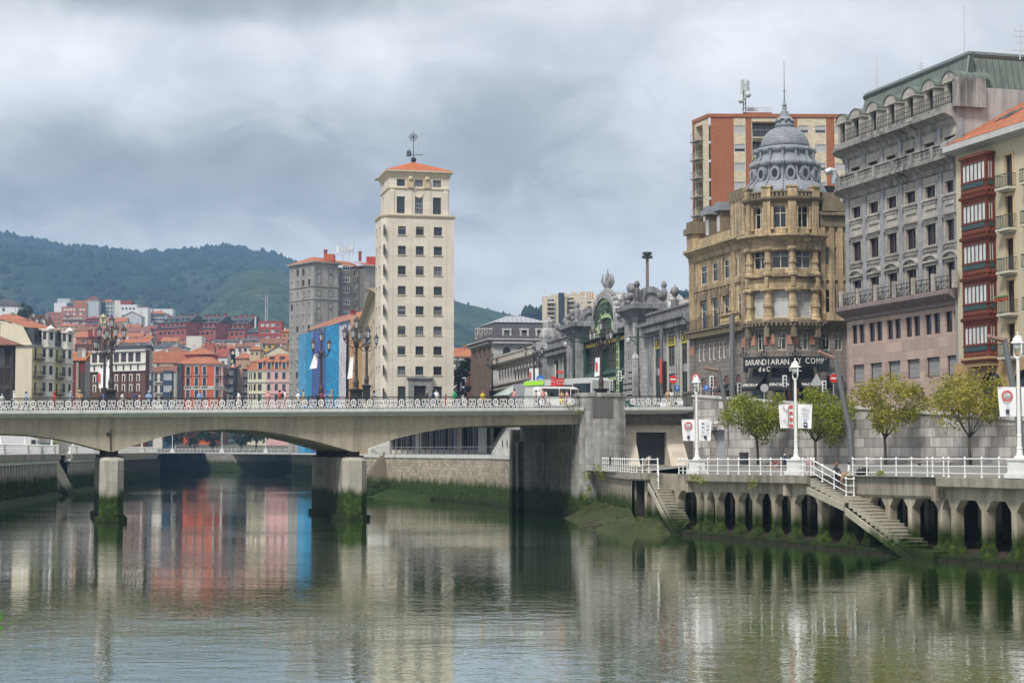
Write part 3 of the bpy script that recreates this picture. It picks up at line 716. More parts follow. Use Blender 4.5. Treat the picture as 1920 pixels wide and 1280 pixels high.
mb.build('stair',stone('mossy_steps',(.20,.17,.13),.3,moss=(1.8,3.2),bump=.4),qw)
mb=MB(); k=30; vs=[]; L0=f.L
for i in range(k+1):
 s=-2+L0*.62*i/k; wdt=5.2*(1-i/k)**.7+.35
 for j in range(6):
  t=j/5; zz=1.55*(1-t)**1.4*(1-.6*i/k)-.1+NZ.noise(V((s*.8,t*4,0)))*.28*(1-t*.4)
  q=f.p(s,.01+wdt*t); vs.append((q.x,q.y,zz))
mb.raw(vs,[(i*6+j,i*6+j+1,(i+1)*6+j+1,(i+1)*6+j) for i in range(k) for j in range(5)])
WEED=stone('river_weed',(.026,.042,.009),.6,fine=3,bump=.9,rough=.95); 
tag(mb.build('weed_bank',WEED),kind='stuff')
rf=Fac(gp(931,203),gp(975,188)); rp=thing('stair_wall','white block stair wall with a row of oval holes, below the bridge','wall',(rf.A.x,rf.A.y,5.4))
mb=MB(); L0=rf.L
mb.face([rf.P(-3.5,5.3,0),rf.P(L0+.3,5.3,0),rf.P(L0+.3,10.2,0),rf.P(L0*.8,10.2,0),rf.P(-3.5,6.0,0)])
mb.face([rf.P(-3.5,6.0,0),rf.P(L0*.8,10.2,0),rf.P(L0*.8,10.2,-1.5),rf.P(-3.5,6.0,-1.5)])
mb.build('wall_face',stone('white_block',(.55,.55,.53),.12,blocks=(.9,.5),mortar=.8,streak=.3),rp)
mb=MB(); 
for i in range(4): mb.ring(rf.P(L0*(.28+.2*i),7.0,.02),V((rf.u.x,rf.u.y,0)),V((0,0,1)),.2,.005,.05,12,sq=2.2)
mb.build('opening',plain('void_dark',(.01,.01,.012),.9),rp)
mb=MB(); mb.tube([rf.P(-3.5,6.9,-.1),rf.P(L0*.8,11.1,-.1)],.06,4)
for i in range(12): mb.obox(rf.P(-3.4+(L0*.8+3.4)*i/12,6.1+4.1*i/12,-.12),V((rf.u.x*.02,rf.u.y*.02,0)),V((0,.02,0)),V((0,0,.95)))
mb.face([rf.P(-3.5,6.1,-.15),rf.P(L0*.8,10.3,-.15),rf.P(L0*.8,11.0,-.15),rf.P(-3.5,6.8,-.15)])
mb.build('handrail',plain('brown_steel',(.07,.05,.045),.5),rp)
hf=Fac(gp(690,262),gp(925,238)); hall=thing('glazed_hall','low riverside hall front of dark glass bays behind timber posts, under the bridge','building',(hf.A.x,hf.A.y,5.4))
mb=MB(); hz=10.05
cols=[(733,779),(790,852),(866,908)]
op=[dict(s0=hf.s(a),s1=hf.s(b_),z0=6.35,z1=9.8) for a,b_ in cols]
wall(mb,hf,0,hf.L,5.2,hz,op,dep=.5); mb.face([hf.P(0,hz),hf.P(hf.L,hz),hf.P(hf.L,hz,-12),hf.P(0,hz,-12)]); mb.build('wall',stone('pale_render',(.52,.51,.48),.12,streak=.3),hall)
for o in op: window(hall,hf,o,.5,W_DARK,nx=max(2,int((o['s1']-o['s0'])/.55)),ny=1,fw=.06,glz=[(glassm('hall_glass',(.012,.016,.028)),1)])
mb=MB()
for i in range(46):
 s=hf.s(735)+(hf.s(906)-hf.s(735))*i/45; 
 if i%3==0: hf.box(mb,s-.06,s+.06,5.5,hz-.1,.25,.37)
mb.build('timber_post',plain('timber_brown',(.30,.19,.11),.7),hall)
pan=MB(); hf.box(pan,hf.s(903,830),hf.s(915,830)+.5,5.9,9.7,.5,.62); pan.build('panel',WHITE,hall)
mb=MB()
for zz in (5.6+.1,5.6+1.0): mb.tube([V((R1.x+1+(R2.x-R1.x)*t,R1.y+(R2.y-R1.y)*t+.6,zz+.1)) for t in (0,1)],.03,4)
for i in range(60):
 t=i/59; mb.tube([V((R1.x+1+(R2.x-R1.x)*t,R1.y+(R2.y-R1.y)*t+.6,5.5)),V((R1.x+1+(R2.x-R1.x)*t,R1.y+(R2.y-R1.y)*t+.6,6.75))],.018,3)
tag(mb.build('mesh_fence',plain('grey_steel',(.22,.23,.24),.5,.3),org=(R2.x,R2.y,5.5)),'thin grey wire fence along the old quay wall under the bridge','fence')
FBM=stone('far_quay_stone',(.28,.25,.22),.3,blocks=(1.6,.8),mortar=.6,streak=.6,scol=(.10,.08,.07),moss=(2.6,4.0),bump=.5)
fq=thing('quay_wall','dark mossy quay wall closing the river bend far beyond the bridge','quay wall',(FB[1].x,FB[1].y,0))
mb=MB()
for a,b_ in zip(FB,FB[1:]): f=Fac(a,b_); wall(mb,f,0,f.L,-1,5.35); f.box(mb,0,f.L,-1,.35,.0,1.5)
mb.build('wall_face',FBM,fq)
mb=MB(); mb.sweep([(p.x,p.y) for p in FB],[(-.6,5.35),(.1,5.35),(.1,5.7),(-.6,5.7)]); mb.build('coping',CORN,fq)
ARC=stone('arcade_concrete',(.42,.38,.31),.28,blocks=(4,40),mortar=.9,streak=.9,scol=(.12,.10,.075),moss=(1.3,2.5),fine=2.5,bump=.3)
FASC=stone('fascia_concrete',(.33,.30,.255),.3,streak=.9,scol=(.09,.08,.065),fine=2.5,bump=.3)
STEP=stone('stone_steps',(.36,.33,.27),.22,streak=.2,moss=(.7,1.9),fine=3,bump=.3)
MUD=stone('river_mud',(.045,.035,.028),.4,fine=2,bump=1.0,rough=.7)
qa=thing('arcade_quay','concrete promenade quay on a row of mossy columns with chamfered openings, right bank','quay wall',(QF.P(12,0).x,QF.P(12,0).y,0))
def dz_(s): return 4.5+.24*min(max(s,0),40)/40
colpx=[1299,1313,1333,1371,1403,1439,1475,1525,1573,1612,1694,1750,1775,1832,1888,1946]
cs=[-7.9,-6.6,-5.3,-3.9,-2.4]+[QF.s(p,955) for p in colpx]+[QF.s(1946,955)+1.9*i for i in range(1,14)]
cs=sorted(cs+[QF.s(1652,955)])
hw=.23
mb=MB(); th=.55; d0=-.45
zs_=lambda s: dz_(s)-1.28
def poly3(pts,d): return [QF.P(a,z,d) for a,z in pts]
for i,(a,b_) in enumerate(zip(cs,cs[1:])):
 a+=hw; b_-=hw; zt=zs_(a)+.02; zsp=zt-.55; c=min(.5,(b_-a)*.32); z1=dz_(a)-.02
 out=[(a,.3),(a,zsp),(a+c,zt),(b_-c,zt),(b_,zsp),(b_,.3)]
 mb.face(poly3([(a,zsp),(a+c,zt),(a+c,z1),(a,z1)],d0)); mb.face(poly3([(a+c,zt),(b_-c,zt),(b_-c,z1),(a+c,z1)],d0)); mb.face(poly3([(b_-c,zt),(b_,zsp),(b_,z1),(b_-c,z1)],d0))
 for (p,q) in zip(out,out[1:]): mb.face([QF.P(p[0],p[1],d0),QF.P(p[0],p[1],d0-th),QF.P(q[0],q[1],d0-th),QF.P(q[0],q[1],d0)])
for s in cs: mb.face(poly3([(s-hw,.3),(s+hw,.3),(s+hw,dz_(s)-.02),(s-hw,dz_(s)-.02)],d0))
for s in (QF.s(1288,900),QF.s(1471,900),QF.s(1750,900)): QF.box(mb,s-.2,s+.2,dz_(s)-1.35,dz_(s)-.56,d0+.003,.02)
mb.build('arcade',ARC,qa)
for s in cs:
 mb=MB()
 for d,k in ((-.72,1.0),(-3.4,1.0)):
  vs=[];n_=[(.62,0),(.58,.1),(.27,.74),(.24,.8)]
  for r,z in n_:
   for (x,y) in ((-1,-1),(1,-1),(1,1),(-1,1)): q=QF.p(s+x*r*.95,d+y*r*.75); vs.append((q.x,q.y,.28+z))
  mb.raw(vs,[(i*4+j,i*4+(j+1)%4,(i+1)*4+(j+1)%4,(i+1)*4+j) for i in range(3) for j in range(4)])
 QF.box(mb,s-.2,s+.2,1.0,4.0,-3.6,-3.2)
 mb.build('column_base',ARC,qa)
mb=MB(); QF.box(mb,-9.6,QF.L,-1,.36,-4.5,.32); QF.box(mb,-.5,QF.L,-.3,.12,.323,.42,1)
k=int(QF.L/1.6)
for i in range(k): QF.box(mb,i*1.6,i*1.6+.12,-.3,.2,.424,.5,1)
mb.build('plinth',[stone('weedy_plinth',(.03,.042,.016),.5,moss=(0.2,.9),fine=3,bump=.6),stone('wet_timber',(.03,.028,.022),.4)],qa)
mb=MB(); vs=[]; kk=60
for i in range(kk+1):
 s=-9.6+(QF.L+9.6)*i/kk
 for j in range(7):
  d=-.6-4.6*j/6; q=QF.p(s,d); vs.append((q.x,q.y,.38+.12*j+NZ.noise(V((s*1.7,d*1.7,0)))*.25*(j>0)))
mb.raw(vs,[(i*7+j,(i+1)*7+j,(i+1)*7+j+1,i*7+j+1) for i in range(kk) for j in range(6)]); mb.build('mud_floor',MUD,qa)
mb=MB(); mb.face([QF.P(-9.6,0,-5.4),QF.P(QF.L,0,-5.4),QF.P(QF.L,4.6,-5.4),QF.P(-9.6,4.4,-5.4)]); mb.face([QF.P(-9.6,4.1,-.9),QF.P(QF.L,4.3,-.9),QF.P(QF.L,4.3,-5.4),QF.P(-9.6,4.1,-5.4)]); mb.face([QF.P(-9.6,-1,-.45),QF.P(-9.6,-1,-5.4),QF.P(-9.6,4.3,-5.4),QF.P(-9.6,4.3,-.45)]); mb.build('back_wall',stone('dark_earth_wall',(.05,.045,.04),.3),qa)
mb=MB()
for a,b_ in ((QF.s(1288,893),QF.s(1516,893)),(QF.s(1759,897),QF.L)):
 mb.sweep([(QF.p(s).x,QF.p(s).y,dz_(s)) for s in (a,(a+b_)/2,b_)],[(d0-.3,-.58),(.02,-.58),(.16,-.50),(.18,-.02),(.14,0),(d0-.3,.003)])
a,b_=QF.s(1573,893),QF.s(1759,897)
mb.sweep([(QF.p(s).x,QF.p(s).y,dz_(s)) for s in (a,b_)],[(d0-.2,-1.2),(-.36,-1.2),(-.3,-1.1),(-.3,.02),(d0-.3,.023)])
mb.sweep([(QF.p(s).x,QF.p(s).y,4.5) for s in (-9.6,-5.0)],[(d0-.3,-.62),(.05,-.62),(.12,-.5),(.12,-.02),(d0-.3,.003)])
mb.build('deck_edge',FASC,qa)
def stair(name,s0,z0,s1,z1,n,da,db,par):
 mb=MB(); ds=(s1-s0)/n; dz=(z0-z1)/n
 for i in range(n):
  z=z0-dz*(i+1); a=s0+ds*i
  QF.box(mb,a,a+ds+.001,z-.55,z-.06,da,db); QF.box(mb,a-.04,a+ds+.03,z-.058,z,da-.02,db+.03)
 for d in (da-.16,db+.034):
  mb.obox(QF.P(s0-.2,z0-1.15,d),QF.P(s1,z1-.95,d)-QF.P(s0-.2,z0-1.15,d),V((QF.n.x*.13,QF.n.y*.13,0)),V((0,0,.42)))
 return mb.build(name,STEP,par)
st1=QF.s(1243,905)
stair('stair',-4.9,4.45,.3,-.15,21,-.85,.55,qa)
sa,sb,sc_=QF.s(1522,893),QF.s(1588,920),QF.s(1768,1045)
stair('stair',sa,dz_(sa),sb,3.42,7,-1.5,.1,qa); mb=MB(); QF.box(mb,sb,sb+1.0,3.0,3.42,-1.55,.25); mb.build('landing',STEP,qa)
stair('stair',sb+1.0,3.42,sc_,-.25,19,-.95,.5,qa)
mb=MB(); QF.box(mb,sc_-1.6,sc_+.1,-1,.5,-.7,.7); mb.build('stair_foot',stone('weedy_plinth',(.05,.065,.025),.5),qa)
P0=BF.p(BF.s(1108),1.8); P1=QF.p(-9.6,0)
lw=Fac(P0,P1); lq=thing('low_quay_wall','short overgrown quay wall with a sloping green apron, beside the bridge pylon','quay wall',(P0.x,P0.y,0))
LOWM=stone('low_quay_stone',(.33,.30,.25),.25,blocks=(1,.5),mortar=.7,streak=.7,scol=(.09,.08,.06),moss=(2.0,3.2),bump=.4)
mb=MB(); wall(mb,lw,-1.5,lw.L+.2,-1,4.35); lw.box(mb,-.6,lw.L,3.95,4.42,.003,.25); lw.box(mb,.4,lw.L,4.45,4.9,-1.6,-1.2); QF.box(mb,-9.8,-9.61,-1,4.3,-5.4,-.3); mb.build('wall_face',LOWM,lq)
mb=MB(); vs=[]
for i in range(21):
 s=-.5+(lw.L+5)*i/20
 for j in range(7):
  t=j/6; q=lw.p(s,.0+3.4*t); vs.append((q.x,q.y,1.75*(1-t)*min(1,max(0,(lw.L+4.4-s)/4.5))-.2+NZ.noise(V((s*1.3,t*4,2)))*.3*(1.1-t)))
mb.raw(vs,[(i*7+j,i*7+j+1,(i+1)*7+j+1,(i+1)*7+j) for i in range(20) for j in range(6)]); mb.build('apron',stone('weedy_apron',(.05,.065,.022),.7,blocks=(2.2,1.1),mortar=.45,fine=2,bump=.7,streak=.6,scol=(.012,.018,.008)),lq)
mb=MB(); mb.face([(P0.x-1,P0.y,4.4),(P1.x,P1.y,4.45),(WA.x+3,WA.y+1,5),(P0.x+.5,P0.y+6,5)]); tag(mb.build('footway',TURF),kind='structure')
mb=MB(); vs=[]
for i in range(19):
 s=-11+10.5*i/18
 for j in range(6): t=j/5; q=QF.p(s,-.6+2.9*t*(1-.6*max(0,(s+6)/6))); vs.append((q.x,q.y,1.15*(1-t)-.15+NZ.noise(V((s*1.7,t*5,7)))*.35*(1-t*.5)))
mb.raw(vs,[(i*6+j,i*6+j+1,(i+1)*6+j+1,(i+1)*6+j) for i in range(18) for j in range(5)]); tag(mb.build('weed_bank',MC['weedy_apron']),kind='stuff')
rg=random.Random(3); mb=MB()
for i in range(26):
 s=lw.L*.9+rg.uniform(0,2.5); c=lw.P(s,.1+rg.random()*.5,rg.uniform(.4,2.6)); a=rg.random()*6; l=rg.uniform(.8,2.2)
 mb.tube([c,c+V((math.cos(a)*l,math.sin(a)*l*.6,rg.uniform(-.2,.5)))],[.06,.03],4)
tag(mb.build('driftwood',plain('driftwood_bark',(.06,.05,.04),.9)),kind='stuff')
LQM=stone('ribbed_quay_concrete',(.40,.38,.33),.2,streak=.5,scol=(.13,.11,.08),moss=(2.2,3.7),fine=2,bump=.3)
LQP=stone('pale_quay_band',(.50,.51,.52),.1,streak=.35,bump=.1)
DKQ=stone('dark_quay_end',(.07,.065,.05),.4,streak=.4,scol=(.02,.02,.02),moss=(1.5,2.8),bump=.4)
lqt=thing('ribbed_quay','left bank quay wall with close-set ribs and arched niches, moss at its foot','quay wall',(LQ[1].x,LQ[1].y,0))
f1=Fac(LQ[0],LQ[2]); f2=Fac(LQ[2],LQ[3])
sA1=f1.s(104,880); sA2=f1.s(126,880)
mb=MB(); 
for f,a,b_ in ((f1,0,sA1),(f1,sA2,f1.L),(f2,0,f2.L)): wall(mb,f,a,b_,-1,4.55)
for f,a,b_ in ((f1,0,sA1),(f1,sA2,f1.L),(f2,0,f2.L*.3)):
 x=a+.3; st=2.15
 while x<b_-.3:
  f.box(mb,x-.2,x+.2,-.5,4.4,.003,.5)
  mb.raw([f.P(x-.2,4.4,.003),f.P(x+.2,4.4,.003),f.P(x+.2,4.4,.5),f.P(x-.2,4.4,.5),f.P(x-.95,4.72,.003),f.P(x+.95,4.72,.003),f.P(x+.95,4.72,.5),f.P(x-.95,4.72,.5)],[(3,2,6,7),(0,3,7,4),(2,1,5,6)])
  x+=st
mb.build('ribbed_wall',LQM,lqt)
mb=MB()
for f,a,b_ in ((f1,0,sA1),(f1,sA2,f1.L),(f2,0,f2.L)): f.box(mb,a,b_,4.55,5.0,-.4,.502)
mb.build('pale_band',LQP,lqt)
mb=MB()
for f,a,b_ in ((f1,0,sA1),(f1,sA2,f1.L),(f2,0,f2.L)): f.box(mb,a,b_,5.003,5.75,-.6,.75)
mb.build('coping',FASC,lqt)
mb=MB(); f2.box(mb,f2.L*.3,f2.L+.4,-1,4.5,.05,.9); x=f2.L*.3
while x<f2.L: f2.box(mb,x,x+.5,-.5,4.52,.903,1.15); x+=2.2
mb.build('dark_end',DKQ,lqt)
mb=MB(); vs=[]; pth=[f1.p(f1.L*i/30) for i in range(31)]
for i in range(31):
 for j in range(6):
  t=j/5; q=f1.p(f1.L*i/30,.3+1.3*t); vs.append((q.x,q.y,.7*(1-t)**1.5-.12+NZ.noise(V((i*.9,t*3,4)))*.2))
mb.raw(vs,[(i*6+j,i*6+j+1,(i+1)*6+j+1,(i+1)*6+j) for i in range(30) for j in range(5)]); tag(mb.build('weed_bank',WEED),kind='stuff')
mb=MB()
for i in range(30):
 z=5.6-i*.19; a=sA1+(sA2-sA1)*0.0; f1.box(mb,sA1+.2,sA2-.2-(sA2-sA1)*.012*i,z-.25,z,-2.2+.09*i,-1.9+.12*i+.3)
mb.build('stair',STEP,lqt)
def white_rail(pts,label,sp=1.5,h=1.05,group=None,grid=False,name='promenade_railing',post=True):
 pts=[V(p) for p in pts]; c=(pts[0]+pts[-1])/2
 root=thing(name,label,'railing',pts[0],0,group)
 mb=MB()
 for zz,t in (((h,.045),(h*.60,.032),(h*.22,.032)) if not grid else ((h,.05),(h*.75,.03),(h*.5,.03),(h*.25,.03),(.08,.03))): mb.tube([p+V((0,0,zz)) for p in pts],t,6)
 mb.build('rails',WHITE,root,org=c)
 pm=MB(); pm.lathe((0,0,0),[(.075,0),(.075,.05),(.045,.09),(.035,.5*h),(.05,.55*h),(.05,.62*h),(.035,.66*h),(.04,.95*h),(.075,.97*h),(.085,h+.02),(.05,h+.1),(.01,h+.12)],8)
 pr=pm.build('post',WHITE); first=True
 for p,q in zip(pts,pts[1:]):
  L_=(q-p).length; k=max(1,round(L_/sp))
  for i in range(k+(1 if q is pts[-1] else 0)):
   o=pr if first else pr.copy()
   if not first: COL.objects.link(o)
   first=False; o.location=p+(q-p)*(i/k); attach(o,root)
 if first: bpy.data.objects.remove(pr)
 return root
RG='white railings along the promenade edge'
white_rail([QF.P(s,dz_(s)+.003,-.25) for s in (QF.s(1303,890),QF.s(1420,890),QF.s(1520,890))],'white three-bar railing between two white lamp standards above the columns',1.5,group=RG)
white_rail([QF.P(s,dz_(s)+.003,-.25-1.0) for s in (QF.s(1567,890),)]+[QF.P(s,dz_(s)+.003,-.25-(.9 if s<QF.s(1740,893) else 0)) for s in (QF.s(1738,893),QF.s(1742,893),QF.s(1925,895)+2)],'white three-bar railing right of the seated person, running to the last lamp standard',1.6,group=RG)
white_rail([QF.P(sa,dz_(sa),.05),QF.P(sb,3.42,.05),QF.P(sb+.9,3.42,.05)],'white handrail going down the stair where a man leans',1.3,group='handrails at the quay stairs',name='stair_railing')
white_rail([QF.P(-5.0,4.5,-.1),QF.P(-3.6,3.3,.5)],'short white handrail at the top of the stair near the bridge',.9,group='handrails at the quay stairs',name='stair_railing')
white_rail([lw.P(1.2,4.45,-.4),lw.P(lw.L,4.45,-.4),QF.P(-7,4.5,-.3),QF.P(-5.2,4.5,-.2)],'white railing on the low quay wall in front of the dark gate',1.35,group=RG)
white_rail([QF.P(-1.6,4.5,-.25),QF.P(-.2,4.5,-.25)],'two-bay stub of white railing just left of a lamp standard',.7,group=RG)
for a,b_,lb in ((f1.s(-30,852),sA1-.2,'white grid railing on the left quay before the stair'),(sA2+.2,f1.L,'white grid railing on the left quay beyond the stair')):
 white_rail([f1.P(a,5.76,.4),f1.P(b_,5.76,.4)],lb,.62,1.15,'grid railings of the left quay',True)
white_rail([f2.P(0,5.76,.4),f2.P(f2.L,5.76,.4)],'white grid railing at the dark far end of the left quay',.9,1.15,'grid railings of the left quay',True)
white_rail([(p.x,p.y,5.72) for p in (FB[0]+V((0,1,0)),FB[1]+V((0,1,0)),FB[2]+V((0,1,0)))],'thin white railing on the far quay below the dark trees',2.5,1.1,'grid railings of the left quay')
GLOBE=glassm('lamp_globe',(.55,.56,.57),.15,.5)
def lamp_standard(loc,rz,label,hk=1.0,group='white lamp standards on the promenade'):
 r=thing('lamp_standard',label,'street lamp',loc,rz,group)
 mb=MB(); mb.box(-.72,.72,-.5,.5,0,.22); mb.box(-.64,.64,-.44,.44,.223,.30); mb.box(-.56,.56,-.38,.38,.303,.95); mb.box(-.62,.62,-.43,.43,.953,1.05); L(mb,'pedestal',r)
 mb=MB(); h=5.35*hk; mb.lathe((0,0,1.05),[(.30,0),(.30,.08),(.18,.18),(.14,.5),(.17,.55),(.125,.62),(.115,1.2),(.135,1.24),(.105,1.3),(.085,h-.2),(.12,h-.1),(.1,h)],12); L(mb,'column',r)
 z=1.05+h; mb=MB()
 for e in (-1,1): mb.tube([(0,0,z-.05),(e*.22,0,z-.02),(e*.33,0,z+.15),(e*.30,0,z+.75),(e*.26,0,z+1.0),(e*.18,0,z+1.1),(0,0,z+1.12)],.045,6)
 mb.lathe((0,0,z+.72),[(.36,0),(.34,.05),(.27,.12),(.24,.3),(.05,.36),(.04,.5)],12); mb.ball((0,0,z+1.28),.06,6,4); L(mb,'lantern_frame',r)
 mb=MB(); mb.ball((0,0,z+.55),.235,12,8); L(mb,'globe',r,GLOBE,True)
 return r
def L(mb,name,r,m=None,sm=False):
 o=mb.build(name,m or WHITE,None,sm); o.parent=r; return o
lampxy=[(1293,-.6),(1485,-.3),(1903,-.3)]
LSP=[]
for (px,d),lb in zip(lampxy,('white lamp standard in front of the dark gate wall','white lamp standard before the dome building, among green trees','white lamp standard farthest along the quay, below the red bays')):
 s=QF.s(px,850); LSP.append((s,d)); lamp_standard(QF.P(s,dz_(s)+.004,d),math.atan2(QF.u.y,QF.u.x),lb,{1293:.93,1485:1.0,1903:1.02}[px])
for px,hk in ((2,.9),(47,.9),(97,.9)):
 s=f1.s(px,840); lamp_standard(f1.P(s,5.77,.0),math.atan2(f1.u.y,f1.u.x),'white lamp standard rising from the left quay railing to the bridge','.' and .85,'white lamp standards of the left quay')
for px in (137,172,266):
 ff=f1 if px<175 else f2; s=ff.s(px,840); lamp_standard(ff.P(s,5.77,.0),0,'white lamp standard rising from the left quay railing to the bridge',.85,'white lamp standards of the left quay')
for px,Y in ((323,560),(416,560),(498,557)): 
 q=at(px,850,Y); lamp_standard((q.x,q.y,5.6),0,'thin white lamp standard at the far quay between dark trees',1.6,'white lamp standards of the far quay')
CLOTH=plain('banner_cloth',(.72,.72,.74),.8,var=.05); RED=plain('banner_red',(.55,.06,.06),.7); INK=plain('banner_ink',(.03,.03,.05),.8); GREY=plain('banner_grey',(.35,.35,.38),.8); CYAN=plain('banner_blue',(.08,.25,.5),.8)
def banner(s,d,side,z,label,style,wd=.98,ht=1.55):
 r=thing('banner',label,'banner',QF.P(s,z,d),math.atan2(QF.u.y*.0+.0,1),'banners on the lamp standards')
 e=side; x0=.14*e; x1=(.14+wd)*e; tp=.06
 sw=RN.uniform(-.10,.10)
 mb=MB(); n=6; vs=[]
 for i in range(n+1):
  t=i/n
  for j in range(5):
   q=j/4; vs.append((x0+(x1-x0)*(t*(1-.10*q)),-.04*math.sin(t*4+q*3)-.0,-ht*q+sw*t*.6*q))
 mb.raw(vs,[(i*5+j,(i+1)*5+j,(i+1)*5+j+1,i*5+j+1) for i in range(n) for j in range(4)]); L(mb,'cloth',r,CLOTH,True)
 mb=MB(); mb.tube([(0,0,.01),(x1,0,.01)],.02,5); L(mb,'arm',r)
 cx=(x0+x1)/2; pm=MB(); Z=V((0,0,1)); X=V((1,0,0))
 if style=='emblem':
  pm.ring((cx,-.075,-.45),X,Z,.30,.22,.01,20,0); pm.obox((cx-.2,-.09,-.52),(.4,0,0),(0,.01,0),(0,0,.12),1)
  for q in range(3): pm.obox((cx-.09,-.09,-.95-.09*q),(.18,0,0),(0,.01,0),(0,0,.05),2)
  pm.obox((cx-.09,-.09,-1.42),(.18,0,0),(0,.01,0),(0,0,.24),3)
 elif style=='logos':
  for q in range(4):
   pm.obox((cx-.30,-.09,-.3-.26*q),(.22,0,0),(0,.01,0),(0,0,.07),(3,4,2,2)[q]); pm.obox((cx+.08,-.09,-.28-.26*q),(.2,0,0),(0,.01,0),(0,0,.06),(2,4,3,1)[q])
  pm.obox((cx-.10,-.09,-1.42),(.2,0,0),(0,.01,0),(0,0,.26),3)
 elif style=='sketch':
  rr=random.Random(5)
  for q in range(16):
   a=V((cx+rr.uniform(-.32,.15),-.085,rr.uniform(-1.35,-.25))); b_=a+V((rr.uniform(-.2,.2),0,rr.uniform(-.3,.3))); pm.tube([a,b_],.012,3,3 if q%4 else 0)
  for q in range(4): pm.obox((x0-.24*0+ -.03 if e>0 else x0-.30,-.09,-1.5+.42*q),(.24,0,0),(0,.01,0),(0,0,.22),0)
  pm.tube([(x0-.33,-.09,-.1),(x0-.38,-.09,-.6),(x0-.33,-.09,-1.4)],.015,4,3)
 else:
  pm.obox((cx-.25,-.09,-.28),(.5,0,0),(0,.01,0),(0,0,.06),2)
  for q in range(6): pm.obox((cx-.27+.02*q,-.09,-.42-.08*q),(.5-.03*q,0,0),(0,.01,0),(0,0,.018),2)
  pm.obox((cx-.12,-.09,-1.08),(.24,0,0),(0,.01,0),(0,0,.06),4); pm.obox((cx-.12,-.09,-1.5),(.24,0,0),(0,.01,0),(0,0,.34),3); pm.obox((cx-.05,-.1,-1.36),(.1,0,0),(0,.005,0),(0,0,.1),5)
 o=pm.build('print',[RED,GREY,plain('banner_soft_grey',(.5,.5,.53),.8),INK,CYAN,CLOTH]); o.parent=r
for (s,d),z,(a,b_) in zip(LSP,(4.55+3.95,4.6+4.65,4.74+4.85),((('emblem','white banner with round red emblem, before the gate wall'),('logos','white banner of small logos, beside the gate wall')),(('sketch','white banner with scribbled drawing and red-white edge, by the middle lamp standard'),('poem','white banner with grey lines of text and black tab, right of the middle lamp standard')),(('emblem','white banner with round red emblem, below the red bays'),('logos','white banner of small logos, at the picture edge lamp standard')))):
 banner(s,d,-1,z,a[1],a[0]); banner(s,d,1,z,b_[1],b_[0])
MAST=plain('mast_steel',(.16,.165,.175),.45,.4); RUST=plain('mast_arm_brown',(.20,.12,.09),.6)
def mast(p,label,ps,arm):
 r=thing('leaning_mast',label,'street lamp',(p.x,p.y,p.z),0,'leaning lamp masts by the retaining wall')
 mb=MB(); pts=[at(a,b_,p.y+dy) for a,b_,dy in ps]; mb.tube(pts,[.24,.24]+[.2]*(len(pts)-3)+[.17] if len(pts)>2 else [.22,.17],8); mb.build('pole',MAST,r)
 e=[at(a,b_,p.y+dy) for a,b_,dy in arm]; mb=MB(); mb.tube(e,[.12,.2],6); mb.ball(e[0],.2,6,4); mb.build('arm',RUST,r)
mast(at(1372,873,160),'leaning grey mast with brown arm, beside the first street tree and steel door',[(1372,873,0),(1369,800,0),(1347,692,0)],[(1324,690,0),(1346,694,0)])
mast(at(1598,868,131),'bent grey mast leaning over the second and third street trees',[(1598,868,0),(1594,806,0),(1564,668,0)],[(1537,660,0),(1564,672,0)])
mast(at(1918,862,112),'bent grey mast behind the last lamp standard',[(1916,864,0),(1911,790,0),(1883,634,0)],[(1855,632,0),(1882,638,0)])
ORT=tiles('orange_roof_tiles',(.42,.14,.06)); BRT=tiles('brown_roof_tiles',(.24,.10,.06)); DRT=tiles('dark_red_roof',(.30,.06,.045))
SLATE=stone('slate_roof',(.075,.078,.09),.25,blocks=(.4,.25),mortar=.7,rough=.6,bump=.2)
WHT0=plain('chimney_white',(.5,.49,.46),.8); GREY0=plain('chimney_grey',(.25,.24,.23),.8); ROOFS={'o':ORT,'b':BRT,'r':DRT,'s':SLATE}
def swin(par,f,o,fm,glz,dep=.18,fw=.09,nx=2,name='window',blind=None):
 """window far off: frame, bar and pane in one mesh"""
 d=-dep+.03; a,b,za,zb=o['s0'],o['s1'],o['z0'],o['z1']; mb=MB(); org=f.P((a+b)/2,za,d)
 g=pick(glz)
 if blind and RN.random()<blind[0]: g=blind[1]
 mb.face([f.P(a,za,d),f.P(b,za,d),f.P(b,zb,d),f.P(a,zb,d)],1)
 for x0,x1,y0,y1 in ((a,a+fw,za,zb),(b-fw,b,za,zb),(a+fw,b-fw,za,za+fw),(a+fw,b-fw,zb-fw,zb)): f.box(mb,x0,x1,y0,y1,d+.003,d+.06)
 for i in range(1,nx): x=a+(b-a)*i/nx; f.box(mb,x-fw*.35,x+fw*.35,za+fw,zb-fw,d+.003,d+.05)
 return mb.build(name,[fm,g],par,org=org)
FARG=[(G_DARK,.65),(G_MID,.2),(G_BLUE,.15)]
